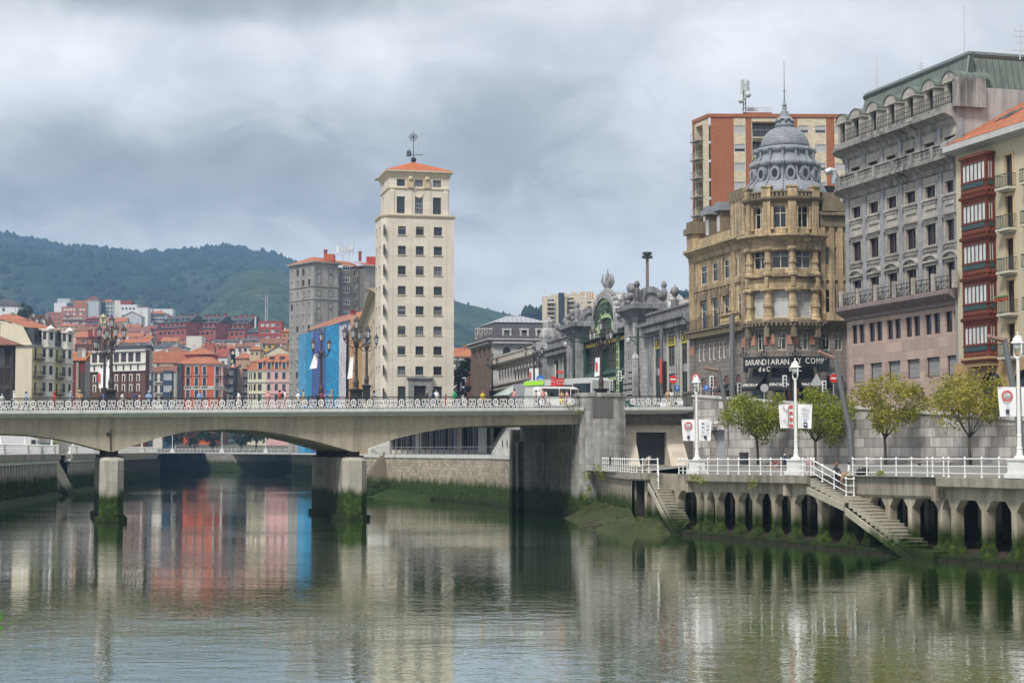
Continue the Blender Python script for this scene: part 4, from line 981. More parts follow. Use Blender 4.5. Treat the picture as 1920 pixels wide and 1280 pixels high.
def house(name,label,A,B,dep,z0,z1,wm_,roof=None,rows=None,cols=None,fm=W_WHITE,cat='house',group=None,over=.45,lops=None,rops=None,base=None,glz=FARG,wdep=.18,wins=True,wallname='wall',blind=(.35,P_SHUT),ops=None,sidem=None,nx=2):
 A=V(A);B=V(B); f=Fac(A,B); Ab=A-f.n*dep; Bb=B-f.n*dep
 root=thing(name,label,cat,((A.x+B.x)/2,(A.y+B.y)/2,base if base is not None else z0),0,group)
 ol=list(ops or [])
 if rows and cols: ol+=f.ops(cols,rows)
 mb=MB(); wall(mb,f,0,f.L,z0,z1,ol,wdep)
 fl=Fac(Ab,A); fr=Fac(B,Bb); wall(mb,fl,0,fl.L,z0,z1,lops or [],wdep,1); wall(mb,fr,0,fr.L,z0,z1,rops or [],wdep,1)
 fb=Fac(Bb,Ab); wall(mb,fb,0,fb.L,z0,z1)
 q=[A,B,Bb,Ab]
 if roof is None or roof[0]=='flat':
  mb.face([(p.x,p.y,z1-.25) for p in q],2)
  mb.sweep([A,B,Bb,Ab],[(-.22,z1-.25),(-.22,z1+.06),(.06,z1+.06),(.06,z1-.12),(.0,z1-.14)],0,closed=True)
 elif roof[0]=='gable':   # ridge along the front, gables at the sides
  h=roof[1]
  for e,ff in ((A,Ab),(B,Bb)):
   m_=(e+ff)/2; t=[(e.x,e.y,z1),(ff.x,ff.y,z1),(m_.x,m_.y,z1+h)]; mb.face(t if e is B else t[::-1],1)
 elif roof[0]=='front':   # gable to the front
  h=roof[1]; m_=(A+B)/2; mb.face([(A.x,A.y,z1),(B.x,B.y,z1),(m_.x,m_.y,z1+h)])
 mb.build(wallname,[wm_,sidem or wm_,stone('flat_roof_felt',(.16,.155,.15),.2)],root)
 if roof and roof[0]!='flat':
  rm=MB(); h=roof[1]; mt=ROOFS[roof[2]]
  if roof[0]=='hip': hiproof(rm,q,z1+.2,h,over,ridge=roof[3] if len(roof)>3 else .42)
  elif roof[0]=='gable':
   u=f.u*over; n=f.n*over; m1=(A+Ab)/2-u; m2=(B+Bb)/2+u; dz=h*over/(dep/2)
   for s in (1,-1):
    e1=(A if s>0 else Ab)-u+n*s; e2=(B if s>0 else Bb)+u+n*s
    P=[(e1.x,e1.y,z1+.06-dz),(e2.x,e2.y,z1+.06-dz),(m2.x,m2.y,z1+h+.06),(m1.x,m1.y,z1+h+.06)]; Q=[(p[0],p[1],p[2]+.16) for p in P]
    rm.raw(P+Q,[(4,5,6,7),(3,2,1,0),(0,1,5,4),(1,2,6,5),(2,3,7,6),(3,0,4,7)])
  elif roof[0]=='front':
   n=f.n*over; m_=(A+B)/2; w2=f.L/2; dz=h*over/w2
   for e,sg in ((A,-1),(B,1)):
    e_=e+f.u*over*sg; eb=e_-f.n*(dep+over); ef=e_+n; mf=m_+n; mbk=m_-f.n*(dep+over)
    P=[(ef.x,ef.y,z1+.06-dz),(eb.x,eb.y,z1+.06-dz),(mbk.x,mbk.y,z1+h+.06),(mf.x,mf.y,z1+h+.06)]; Q=[(p[0],p[1],p[2]+.16) for p in P]
    rm.raw(P+Q,[(4,5,6,7),(3,2,1,0),(0,1,5,4),(1,2,6,5),(2,3,7,6),(3,0,4,7)])
  elif roof[0]=='shed':   # falls towards the front
   u=f.u*over; P=[A-u+f.n*over,B+u+f.n*over,Bb+u,Ab-u]
   T=[(P[0].x,P[0].y,z1+.05),(P[1].x,P[1].y,z1+.05),(P[2].x,P[2].y,z1+h),(P[3].x,P[3].y,z1+h)]
   Q=[(p[0],p[1],p[2]+.18) for p in T]; rm.raw(T+Q,[(4,5,6,7),(3,2,1,0),(0,1,5,4),(1,2,6,5),(2,3,7,6),(3,0,4,7)])
   rm.raw([(A.x,A.y,z1),(Ab.x,Ab.y,z1),(Ab.x,Ab.y,z1+h),(B.x,B.y,z1),(Bb.x,Bb.y,z1),(Bb.x,Bb.y,z1+h)],[(0,2,1),(3,4,5),(1,2,5,4)])
  ro=rm.build('roof',mt,root)
  for i in range(RN.randint(1,3)):
   t=f.p(f.L*RN.uniform(.15,.85),-dep*RN.uniform(.3,.6)); hh=z1+h*RN.uniform(.9,1.15)+.5; cm=MB(); cm.box(t.x-.4,t.x+.4,t.y-.4,t.y+.4,z1,hh); cm.box(t.x-.5,t.x+.5,t.y-.5,t.y+.5,hh+.003,hh+.18); cm.build('chimney',[OBR,WHT0,GREY0][RN.randint(0,2)],ro)
   if i==0: cm=MB(); cm.tube([(t.x+1,t.y,z1),(t.x+1,t.y,hh+2.2)],.05,3); cm.tube([(t.x+.4,t.y,hh+1.9),(t.x+1.6,t.y+.2,hh+1.9)],.04,3); cm.build('aerial',IRON,ro)
 if wins:
  for o in ol:
   if o.get('void'): continue
   swin(root,f,o,fm,glz,wdep,nx=nx,blind=blind)
  for ff,lo in ((fl,lops),(fr,rops)):
   for o in lo or []: swin(root,ff,o,fm,glz,wdep,nx=nx,blind=blind)
 root['_']=0; del root['_']
 return root,f,fl,fr
def grid(f,nc,nr,z0,z1,w,h,m=.06,s0=None,s1=None):
 s0=f.L*m if s0 is None else s0; s1=f.L*(1-m) if s1 is None else s1
 out=[]
 for j in range(nr):
  zc=z0+(z1-z0)*(j+.5)/nr
  for i in range(nc):
   sc=s0+(s1-s0)*(i+.5)/nc; out.append(dict(s0=sc-w/2,s1=sc+w/2,z0=zc-h/2,z1=zc+h/2))
 return out
def chim(root,px,py0,py1,Y,w,m,cap=True):
 z0=pz(px,py1,Y); z1=pz(px,py0,Y); c=gp(px,Y); mb=MB(); mb.box(c.x-w/2,c.x+w/2,c.y-w/2,c.y+w/2,z0-1,z1)
 if cap: mb.box(c.x-w*.62,c.x+w*.62,c.y-w*.62,c.y+w*.62,z1+.002,z1+.2)
 return mb.build('chimney',m,root,org=(c.x,c.y,z0))
P=lambda n,c,**k: stone(n,c,k.pop('var',.12),streak=k.pop('streak',.25),**k)
CREAM=P('cream_render',(.56,.52,.38)); IVORY=P('ivory_render',(.60,.57,.49)); WHT=P('white_render',(.62,.63,.63)); PGREY=P('pale_grey_render',(.40,.42,.44)); YEL=P('yellow_render',(.58,.36,.08)); YELP=P('pale_yellow_render',(.55,.48,.26))
OBR=stone('orange_brick',(.38,.155,.085),.15,blocks=(.9,.25),mortar=.85,bvar=.1); RBR=stone('red_brick',(.31,.095,.075),.15,blocks=(.9,.25),mortar=.85,bvar=.1); MRED=P('maroon_render',(.26,.055,.05)); RED_=P('vermilion_render',(.50,.105,.045),streak=.15); PINK=P('pink_render',(.60,.36,.34)); GREYC=stone('grey_cement',(.32,.31,.29),.2,streak=.5,blocks=(3,3.2),mortar=.85)
BBR=stone('brown_brick',(.13,.065,.048),.15,blocks=(.5,.16),mortar=.8,bvar=.2); STW=P('stone_white',(.60,.58,.53),streak=.3); SKY_=P('slate_blue_panel',(.05,.055,.075)); NAVY=plain('navy_paint',(.022,.04,.085),.5); DKBR=plain('dark_brown_paint',(.05,.03,.028),.5); MAUVE=stone('dark_render',(.09,.05,.05),.3,streak=.3)
def hs(label,x0,x1,yt,yb,Y,m,roof=None,nc=0,nr=0,w=1.3,h=1.5,dep=10,skew=0,name='house',cat='house',group=None,fm=W_WHITE,zc=None,blind=(.35,P_SHUT),cap=None,nx=2,over=.45,low=14):
 A=gp(x0,Y+skew); B=gp(x1,Y-skew); z1=pz((x0+x1)/2,yt,Y); zb=pz((x0+x1)/2,yb,Y); z0=zb-low
 f=Fac(A,B); ops=grid(f,nc,nr,zb+.2 if zc is None else zc,z1-.3,w,h) if nc else None
 return house(name,label,A,B,dep,z0,z1,m,roof,ops=ops,fm=fm,cat=cat,group=group,base=zb,blind=blind,nx=nx,over=over)
HG='houses climbing the hillside'
hs('white house with dark hipped roof at the left edge, high above the cream corner building',-25,29,573,600,700,WHT,('hip',3.2,'s'),1,2,1.2,1.6,group=HG)
hs('white terrace with orange roof just below the dark-roofed white house',-30,44,600,612,560,IVORY,('hip',2.2,'o'),4,1,1.1,1.3,group=HG)
for i,x in enumerate((46,58,70)):
 hs('row house with dark timber gable and white front, '+('nearest the rounded tree','between its two twins','nearest the brick apartments')[i],x,x+11,602,612,585,WHT,('front',1.9,'b'),1,1,1.1,1.2,group=HG,over=.8,low=5)
r,f,_,_=hs('flat-roofed brick apartment block with a white penthouse, highest at the left of the town',83,112,585,612,1200,OBR,None,3,3,1.5,1.4,name='apartment_block',cat='apartment building',group=HG)
mb=MB(); a=gp(97,1204);b_=gp(121,1204); z=pz(108,585,1204)
def blk(mb,x0,x1,y0,y1,Y,d,m=0):
 A=gp(x0,Y);B=gp(x1,Y); f=Fac(A,B); f.box(mb,0,f.L,pz((x0+x1)/2,y1,Y),pz((x0+x1)/2,y0,Y),-d,0,m)
blk(mb,97,120,568,585,1204,9); blk(mb,103,127,559.5,568,1206,7,1); mb.build('penthouse',[WHT,PGREY],r)
r,f,_,_=hs('stepped brick apartment block with white windows, below the small roof turret',111,159,575,610,1190,OBR,None,7,4,1.5,1.4,name='apartment_block',cat='apartment building',group=HG,blind=(.5,WHT))
mb=MB(); blk(mb,133,170,563,575,1194,10); mb.build('upper_storey',OBR,r)
mb=MB(); blk(mb,159,181,565,596,1188,12); blk(mb,158.5,159.5,566,600,1187,13,1); mb.build('grey_gable',[PGREY,GREYC],r)
mb=MB(); blk(mb,112,130,586.5,588,1188.6,.3); blk(mb,112,158,597,598.5,1188.6,.8); mb.build('balcony_band',GREYC,r)
r,f,_,_=hs('small hipped roof turret on the brick apartments',160,180,559,566,1200,GREYC,('hip',1.4,'r'),3,1,1.6,1.0,name='roof_turret',cat='turret',group=HG,low=2)
hs('narrow dark slab between grey gable and grey apartments',181,189,566,594,1195,SKY_,None,name='apartment_block',cat='apartment building',group=HG)
hs('grey apartment house with shallow orange roof beside the dark slab',189,210,566,596,1200,PGREY,('hip',2.0,'o'),3,4,1.6,1.5,name='apartment_block',cat='apartment building',group=HG)
hs('cream tower house next to the red-topped white block',211,222,563,595,1190,IVORY,None,name='apartment_block',cat='apartment building',group=HG)
r,f,_,_=hs('white block with a dark red roof storey',221,253,571,600,1185,WHT,None,4,2,1.6,1.7,name='apartment_block',cat='apartment building',group=HG)
mb=MB(); blk(mb,222,242,563,571,1186,9); mb.build('roof_storey',MRED,r)
r,f,_,_=hs('tall windowless white gable house with thin red coping',253,274,575,615,1170,WHT,None,name='apartment_block',cat='apartment building',group=HG)
mb=MB(); blk(mb,253,274,573.6,575,1169.6,9); mb.build('coping',MRED,r)
hs('grey-white blank gable wall house below the white blocks',226,262,593,614,1120,stone('mottled_grey_render',(.46,.47,.48),.25,streak=.3),('front',3.0,'o'),name='house',group=HG)
hs('apartments with glazed balconies and orange roof, right of the white gable',274,309,588,610,1180,PGREY,('hip',2.2,'o'),6,3,2.2,1.8,name='apartment_block',cat='apartment building',group=HG)
hs('low white curved-roof hall behind the glazed apartments',280,320,579,590,1240,WHT,None,name='hall',cat='building',group=HG)
for i,(x0,x1,ye,yt) in enumerate(((292,346,607,589),(345,402,608.5,591),(400,457,610,592))):
 lb=('first long red-brick apartment terrace with slate roof, nearest the white gable','middle long red-brick apartment terrace with slate roof','last long red-brick apartment terrace with slate roof, beside the square red block')[i]
 A=gp(x0,905+6);B=gp(x1,905-6); f=Fac(A,B); z1=pz((x0+x1)/2,ye+8,905); z2=pz((x0+x1)/2,yt,905); z0=pz(x0,668,905)
 root=thing('apartment_terrace',lb,'apartment building',(A.x,A.y,z0),0,'red apartment terraces with slate roofs')
 op=grid(f,6,2,z0+5.5,z1-.3,1.7,1.5,.04); op+=grid(f,3,1,z1-3.2+.02,z1-3.2+.02,.01,.01) if False else []
 mb=MB(); wall(mb,f,0,f.L,z0-6,z1,op,.2); fl=Fac(A-f.n*14,A); wall(mb,fl,0,14,z0-6,z1+3); fr=Fac(B,B-f.n*14); wall(mb,fr,0,14,z0-6,z1+3)
 f2=Fac(A-f.n*2.5,B-f.n*2.5); op2=grid(f2,6,1,z1+.8,z1+3.0,1.6,1.3,.04); wall(mb,f2,0,f2.L,z1,z1+3.2,op2,.2); mb.build('wall',RBR,root)
 for o in op: swin(root,f,o,W_DARK,FARG,.2)
 for o in op2: swin(root,f2,o,W_DARK,FARG,.2)
 rm=MB(); rm.raw([f.P(-.3,z1-.1,.5),f.P(f.L+.3,z1-.1,.5),f.P(f.L+.3,z1+.9,-2.45),f.P(-.3,z1+.9,-2.45)],[(0,1,2,3)])
 rm.raw([f2.P(-.3,z1+3.1,.4),f2.P(f.L+.3,z1+3.1,.4),f2.P(f.L+.3,z2-.2,-6),f2.P(-.3,z2-.2,-6),f2.P(f.L+.3,z1+3.1,-12),f2.P(-.3,z1+3.1,-12)],[(0,1,2,3),(3,2,4,5),(1,4,2),(0,3,5)])
 ro=rm.build('roof',SLATE,root)
 for j in range(5):
  s=f.L*(.12+.19*j); mb=MB(); f2.box(mb,s-.9,s+.9,z1+3.8,z1+5.0,-2.2,-.9); f2.box(mb,s-.75,s+.75,z1+3.95,z1+4.9,-.9,-.87,1); mb.build('dormer',[SLATE,G_MID if j%2 else G_DARK],ro)
 for j in range(7):
  s=f.L*(.08+.14*j)+RN.uniform(-.6,.6); zt=z2-.3+RN.uniform(0,1.6); mb=MB(); d=-4.5-RN.random()*2.5
  f2.box(mb,s-.55,s+.55,z2-2.2,zt,d-1,d); f2.box(mb,s-.65,s+.65,zt+.004,zt+.25,d-1.1,d+.1,1); mb.build('chimney',[RBR,W_DARK],root)
r,f,_,_=hs('low red-brick row with grey metal roofs in front of the last terrace',395,480,641,652,840,RBR,('shed',1.6,'s'),14,1,1.2,1.2,name='house',group=HG)
hs('slate-roofed red house between the terraces and the square red block',457,484,624,640,900,RBR,('shed',7.5,'s'),4,1,1.4,1.3,name='house',group=HG)
hs('square dark-red modern block with white shutters, left of the grey high-rise',482,527,602,640,850,P('brick_red_render',(.32,.06,.045)),None,4,3,1.8,1.6,name='apartment_block',cat='apartment building',group=HG,blind=(.6,P_BLIND))
hs('orange-walled house wedged against the grey high-rise',526,545,622,650,800,P('orange_render',(.52,.20,.05)),('hip',1.6,'o'),2,2,1.3,1.5,group=HG)
hs('dark red house with long glazed gallery, left of the small bell gable',158,186,597,612,1050,MRED,('hip',1.8,'r'),5,1,1.7,1.8,group=HG)
r,f,_,_=hs('small yellow church bell gable on the hillside',181,198,606,622,1000,YELP,None,name='bell_gable',cat='church',group=HG)
A=gp(183.5,999);B=gp(195.5,999); ff=Fac(A,B); mb=MB(); z1=pz(189,606,999); z2=pz(189,594,999); op=[dict(s0=ff.L*.34,s1=ff.L*.66,z0=z1+.6,z1=z2-.6,arch=True)]
wall(mb,ff,0,ff.L,z1,z2,op,.8); mb.prism([ff.p(0,-.8),ff.p(ff.L,-.8),ff.p(ff.L,-1.2),ff.p(0,-1.2)],z1,z2); mb.lathe((ff.p(ff.L/2,-.5).x,ff.p(ff.L/2,-.5).y,z2),[(ff.L*.5,0),(ff.L*.4,.6),(.4,1.2),(.05,2.4)],10); mb.build('belfry',YELP,r)
hs('white house with orange roof below the bell gable and the blank grey wall',196,232,603,616,1000,WHT,('gable',2.6,'o'),4,1,1.3,1.5,group=HG)
hs('dark red gabled house beside the first red terrace',262,293,617,634,930,MRED,('hip',2.6,'r'),4,2,1.5,1.7,group=HG)
hs('cream house with red chimneys under a brown roof, left of the street lamps',138,192,620,632,800,CREAM,('gable',2.0,'b'),5,1,1.4,1.5,group=HG)
r,f,_,_=hs('brick house with a wide orange roof and two small windows, behind the brown civic building',139,190,632,647,740,OBR,('gable',2.6,'o'),2,1,1.6,1.6,group=HG); chim(r,166,619,628,738,1.6,MRED); chim(r,178,619,628,738,1.6,MRED)
r,f,_,_=hs('brown ribbed roof block with upright fins, behind the civic building',137,191,645,662,600,BBR,None,name='fin_block',cat='building',group=HG)
mb=MB()
for i in range(12): s=f.L*(i+.5)/12; f.box(mb,s-.12,s+.12,pz(160,662,600),pz(160,647,600),.003,.25)
mb.build('fin',P('brown_fin',(.22,.13,.10)),r)
hs('cream house with a long brown roof right of the street lamps',196,276,622,636,900,CREAM,('gable',2.6,'b'),8,1,1.3,1.4,group=HG)
hs('ivory house with orange roof under the long brown roof',206,262,632,642,820,IVORY,('gable',2.2,'o'),5,1,1.2,1.3,group=HG)
hs('white house with a plain orange roof above the civic building',224,276,642,650,740,WHT,('gable',2.0,'o'),5,1,1.1,1.1,group=HG)
hs('ivory house with tall blank wall and small orange roof, mid slope',246,276,628,642,860,IVORY,('shed',1.6,'o'),2,1,1.2,1.2,group=HG)
hs('white house under a broad slate-grey roof, between brown building and beige cube',278,346,652,664,720,WHT,('hip',2.4,'s'),0,0,group=HG)
hs('house with low slate roof directly right of the civic building roof',196,272,654,662,560,P('grey_band',(.35,.34,.31)),('gable',1.6,'s'),0,0,group=HG,low=6)
hs('beige cube building standing below the red terraces',347,376,630,655,760,IVORY,None,name='house',group=HG)
hs('long beige retaining terrace below the red terraces',374,446,642,656,770,P('beige_wall',(.46,.42,.36)),None,name='terrace_wall',cat='wall',group=HG)
hs('white house with brown roof and four dark windows',440,487,650,662,720,WHT,('gable',2.0,'b'),4,1,1.3,1.4,group=HG,fm=W_DARK)
hs('bright yellow house with brown roof below the square red block',484,535,644,668,740,YEL,('gable',2.4,'b'),4,2,1.4,1.6,group=HG)
hs('cream gabled house between the yellow house and the pink mansard roof',496,545,662,672,700,CREAM,('front',3.0,'o'),0,0,group=HG)
hs('grey-roofed shed with long metal hood left of the yellow house',446,470,640,652,790,PGREY,('shed',1.2,'s'),0,0,group=HG)
hs('old house with speckled brown roof behind the red corner building',296,345,660,672,690,IVORY,('hip',2.4,'b'),3,1,1.2,1.2,group=HG)
hs('white stepped firewall house with dark red coping, behind the red corner building',381,396,662,690,700,WHT,('gable',4.2,'r'),1,1,1.0,1.2,dep=7,group=HG)
hs('white gabled house beside the dark red coping',398,424,668,690,715,WHT,('gable',3.4,'r'),2,1,1.2,1.3,group=HG)
hs('pale house with white gable high above the narrow street',420,446,664,690,730,IVORY,('front',2.6,'r'),1,1,1.1,1.3,group=HG)
hs('house with tawny roof filling the gap left of the pink building',440,470,672,700,700,P('tawny_render',(.44,.30,.2)),('hip',2.6,'o'),2,1,1.2,1.4,group=HG)
for lb,x0,x1,yt,Y,m in (('dark blue-grey house deep in the narrow street',425,436,690,690,P('slate_render',(.06,.075,.09))),('maroon house with iron balconies in the narrow street',434,447,694,705,P('deep_maroon',(.16,.035,.035))),('teal-black house front closing the narrow street',445,455,690,715,P('teal_render',(.03,.05,.055))),('dark brown house next to the pink building',453,466,692,670,P('umber_render',(.11,.06,.05)))):
 r,f,_,_=hs(lb,x0,x1,yt,760,Y,m,('shed',1.2,'o'),2,4,1.0,1.9,group='houses of the narrow street',fm=W_WHITE,zc=pz(x0,752,Y))
 for j in range(4): z=pz(x0,752,Y)+.3+(pz(x0,yt,Y)-pz(x0,752,Y))*j/4; balcony(r,f,.3,f.L-.3,z,.7,1,m,step=.5)
for lb,x0,x1,yt,yb,Y,m,rf,nc in (('ochre',300,330,640,652,800,YELP,'o',3),('ivory',330,350,646,658,770,IVORY,'b',2),('pale grey',376,400,652,664,740,PGREY,'o',3),('brick-red',400,424,650,664,755,MRED,'b',2),('pale yellow',424,446,654,668,730,YELP,'o',3),('white',200,222,612,624,940,WHT,'b',3),('tawny',232,258,614,626,930,P('tawny_render',(.44,.30,.2)),'o',3),('salmon',186,206,624,636,840,P('salmon_render',(.50,.34,.24)),'o',2),('cream',104,138,612,624,900,CREAM,'o',4),('dusty pink',112,140,624,638,820,PINK,'b',3),('buff',262,284,634,646,800,P('buff_trim',(.44,.36,.25)),'o',2),('sand',466,486,656,670,690,P('sand_surround',(.52,.38,.22)),'o',2)):
 hs(lb+' house with '+('orange' if rf=='o' else 'brown')+' tiled roof squeezed among the hillside houses',x0,x1,yt,yb,Y,m,(('hip','gable')[nc%2],2.0,rf),nc,1,1.1,1.3,group=HG)
A=gp(-45,331);B=gp(21,330); r,f,fl,fr=house('glazed_block','dark building with tall gallery windows at the left picture edge',A,B,1.2,3,pz(20,648,330),P('dark_bronze',(.055,.045,.042)),('hip',1.6,'b',.42),rows=[(652,686),(690,722),(729,760)],cols=[(-30,-17),(-14,-4),(-2,8),(9.5,19.5)],fm=W_DARK,cat='building',over=1.3,glz=[(G_CURT,.35),(G_MID,.4),(G_DARK,.3)],nx=3)
C=gp(57,340); d=V((.3,.954)).normalized(); Bq=C+d*13.9; Aq=C+V((-.954,.3))*26
f=Fac(C,Bq); fs=Fac(Aq,C); r=thing('corner_house','cream corner house with blank side wall, white bay windows and iron balconies','building',(C.x,C.y,5.6))
ze=f.z(57,646); zr=f.z(60,612)
b1=(f.s(77,680),f.s(96,680)); b2=(f.s(114,680),f.s(130,680))
zrow=[(f.z(88,670),f.z(88,654)),(f.z(88,702.5),f.z(88,686)),(f.z(88,734),f.z(88,717.5)),(f.z(88,766),f.z(88,750))]
rec=[(f.s(62),f.s(66.3)),(f.s(74.4),f.s(77.6)),(f.s(102.5),f.s(106.3)),(f.s(111),f.s(115))]
op=[dict(s0=a,s1=b_,z0=z0-.5,z1=z1) for a,b_ in rec for z0,z1 in zrow]
mb=MB(); wall(mb,f,0,f.L,3,ze,op,.3,0); wall(mb,fs,0,fs.L,3,ze,(),.2,1)
mb.face([fs.P(0,ze),fs.P(fs.L,ze),fs.P(fs.L-2.0,zr),fs.P(fs.L-7,zr+1.2),fs.P(0,zr+1.2)],1); fk=Fac(Bq,Bq-f.n*20); wall(mb,fk,0,20,3,ze)
mb.build('wall',[P('yellow_cream_render',(.60,.54,.30)),stone('ivory_side_wall',(.60,.55,.42),.12,streak=.4,scol=(.33,.29,.22))],r)
for o in op: swin(r,f,o,W_DARK,FARG,.3)
for a,b_ in (b1,b2):
 w_=b_-a; P4=[f.p(a,.003),f.p(a+.5,1.1),f.p(b_-.5,1.1),f.p(b_,.003)]; ch=[Fac(p,q) for p,q in zip(P4,P4[1:])]
 mb=MB(); oo=[]
 for k,c in enumerate(ch):
  o_=[dict(s0=c.L*.25,s1=c.L*.75,z0=z0,z1=z1) for z0,z1 in zrow+[(f.z(88,637.5),f.z(88,622.5))]]; oo.append(o_); wall(mb,c,0,c.L,3,ze+3.1,o_,.22)
 for z in [ze-.2]+[zz[0]-.9 for zz in zrow[:3]]+[ze+3.0]: mb.sweep(P4,[(0,z-.25),(.22,z-.1),(.26,z+.15),(0,z+.2)])
 bo=mb.build('bay',STW,r)
 for c,o_ in zip(ch,oo):
  for o in o_: swin(bo,c,o,W_DARK,FARG,.2,nx=1 if c.L<1.5 else 2)
 mb=MB(); mb.prism(P4+[f.p(b_,-2.5),f.p(a,-2.5)],ze+3.12,ze+3.35); m_=f.p((a+b_)/2,.9); mb.lathe((m_.x,m_.y,ze+3.35),[(.9,0),(.75,.3),(.35,.55),(.05,.85)],8); mb.build('pediment',STW,bo)
for k,(a,b_) in enumerate(((rec[0][0]-.5,b1[0]-.05),(b1[1]+.05,b2[0]-.05))):
 for z0,z1 in zrow: balcony(r,f,a,b_,z0-.5,.95,1.0,DKBR,step=.25)
mb=MB(); mb.sweep([Aq,C,Bq],[(0,ze-.5),(.35,ze-.2),(.5,ze),(0,ze+.05)]); mb.build('cornice',STW,r)
mb=MB(); mb.face([f.P(-.1,ze+.06,.05),f.P(f.L,ze+.06,.05),f.P(f.L,zr,-2.0),f.P(-.1,zr,-2.0)]); mo=mb.build('mansard',SLATE,r)
for q in (f.s(65.5),f.s(107)): mb=MB(); f.box(mb,q-.8,q+.8,ze+.3,ze+3.4,-2,-.1); f.box(mb,q-.5,q+.5,ze+.8,ze+3.0,-.1,-.06,1); mb.build('dormer',[SLATE,G_DARK],mo)
mb=MB(); mb.raw([f.P(-.1,zr,-1.7),f.P(f.L+.3,zr,-1.7),f.P(f.L+.3,zr+2.2,-9),f.P(-.1,zr+2.2,-9),fs.P(0,zr+1.3,.2)],[(0,1,2,3)]); mb.build('roof',ORT,r)
A=gp(129,381);B=gp(157,380); r,f,fl,fr=house('narrow_house','narrow dark red house with a lean-to tiled roof, between cream house and civic building',A,B,2.2,3,f.z(130,0) if False else pz(143,678,383),P('oxblood_render',(.15,.035,.04)),('shed',2.0,'o'),ops=None,sidem=GREYC)
mb=MB(); f.box(mb,f.L*.45,f.L*.62,3,pz(143,680,383),.003,.3); f.box(mb,f.L*.7,f.L,3,pz(143,700,383),.003,.2,1); mb.build('pilaster',[P('taupe_stone',(.30,.25,.2)),DKBR],r)
Bp=gp(271,470); dl=V((-1.84,1)).normalized(); t=0
A=Bp+dl*((-.2512*Bp.y-Bp.x)/(dl.x+.2512*dl.y)); f=Fac(A,Bp); r=thing('civic_building','brown brick civic building with white-framed little windows and a pale loggia on top','building',(Bp.x,Bp.y,5))
zt=f.z(271,655.6); zl0,zl1=f.z(255,678),f.z(255,660); zb0,zb1=f.z(255,694),f.z(255,680.5); Z1=(f.z(258,714.5),f.z(258,702.5)); Z2=(f.z(258,733),f.z(258,721))
cx=[258.6-13.62*i for i in range(10)]
lo=[dict(s0=f.s(c-4.8,668)-.0,s1=f.s(c+5.2,668),z0=zl0,z1=zl1) for c in cx]
ar=[dict(s0=f.s(c-1.6,688),s1=f.s(c+1.6,688),z0=zb0+.1,z1=zb0+1.75,arch=True) for c in cx[:9]]
br_=[dict(s0=f.s(c-1.2,708),s1=f.s(c+1.9,708),z0=z0+.1,z1=z1-.15,arch=True) for c in cx[:9] for z0,z1 in (Z1,Z2)]
mb=MB(); wall(mb,f,0,f.L,zb0,zt,lo+ar,.4,0); wall(mb,f,0,f.L,3,zb0-.003,br_,.4,1); fr=Fac(Bp,Bp-f.n*1.6); wall(mb,fr,0,1.6,3,zt,(),.2,1)
mb.face([f.P(0,zt-.3),f.P(f.L,zt-.3),f.P(f.L,zt-.3,-1.6),f.P(0,zt-.3,-1.6)],2); mb.build('wall',[STW,BBR,SLATE],r)
mb=MB()
for c in cx[:9]:
 for z0,z1 in (Z1,Z2): mb.face([f.P(f.s(c-2.6,708),z0,.02),f.P(f.s(c-1.3,708),z0,.02),f.P(f.s(c-1.3,708),z1,.02),f.P(f.s(c-2.6,708),z1,.02)]); f.box(mb,f.s(c+2.0,708),f.s(c+3.6,708),z0,z1,.003,.05); f.box(mb,f.s(c-2.6,708),f.s(c+3.6,708),z1,z1+.25,.003,.05)
mb.build('window_surround',STW,r)
for o in lo: swin(r,f,o,DKBR,[(glassm('plum_glass',(.06,.035,.04)),1)],.4,.1,3,name='loggia_window')
for o in ar+br_: swin(r,f,o,W_DARK,FARG,.4,.05,1)
mb=MB()
for q,z in ((zt,.5),(zb1+.1,.35),(zb0,.3)): f.box(mb,-.1,f.L+.05,q-z*.5,q+z*.25,.003,.45)
mb.build('string_course',STW,r)
mb=MB()
for c in cx: f.box(mb,f.s(c-6.6,740),f.s(c-6.1,740),3,zb0-.2,.003,.22)
for c in cx: mb.ring(f.P(f.s(c,748),f.z(c,752),.1),V((f.u.x,f.u.y,0)),V((0,0,1)),.95,.7,.25,10)
mb.build('brick_rib',BBR,r)
f2=Fac(f.p(f.L*.42,-1),f.p(f.L*.97,-1)); mb=MB(); f2.box(mb,0,f2.L,zt-.2,zt+.6,-1.4,0,1); f2.box(mb,-.3,f2.L+.3,zt+.603,zt+1.3,-1.5,.3); mb.build('attic',[SLATE,STW],r)
A=gp(285,656);B=gp(346,655); house('house','cream house with broad orange roof behind the navy bay windows',A,B,3,3,pz(315,676,656),CREAM,('gable',3.4,'o'),rows=[(680,686)],cols=[(294,299),(331,337)],group='riverfront houses')
A=gp(268,607);B=gp(327,606); r,f,fl,fr=house('bay_house','cream house with two navy blue glazed bay columns',A,B,2.5,3,pz(297,695,607),IVORY,('gable',1.6,'b'),rows=[(700,715),(722,736),(743,758)],cols=[(289.5,295),(300,306)],fm=W_DARK,cat='building',group='riverfront houses')
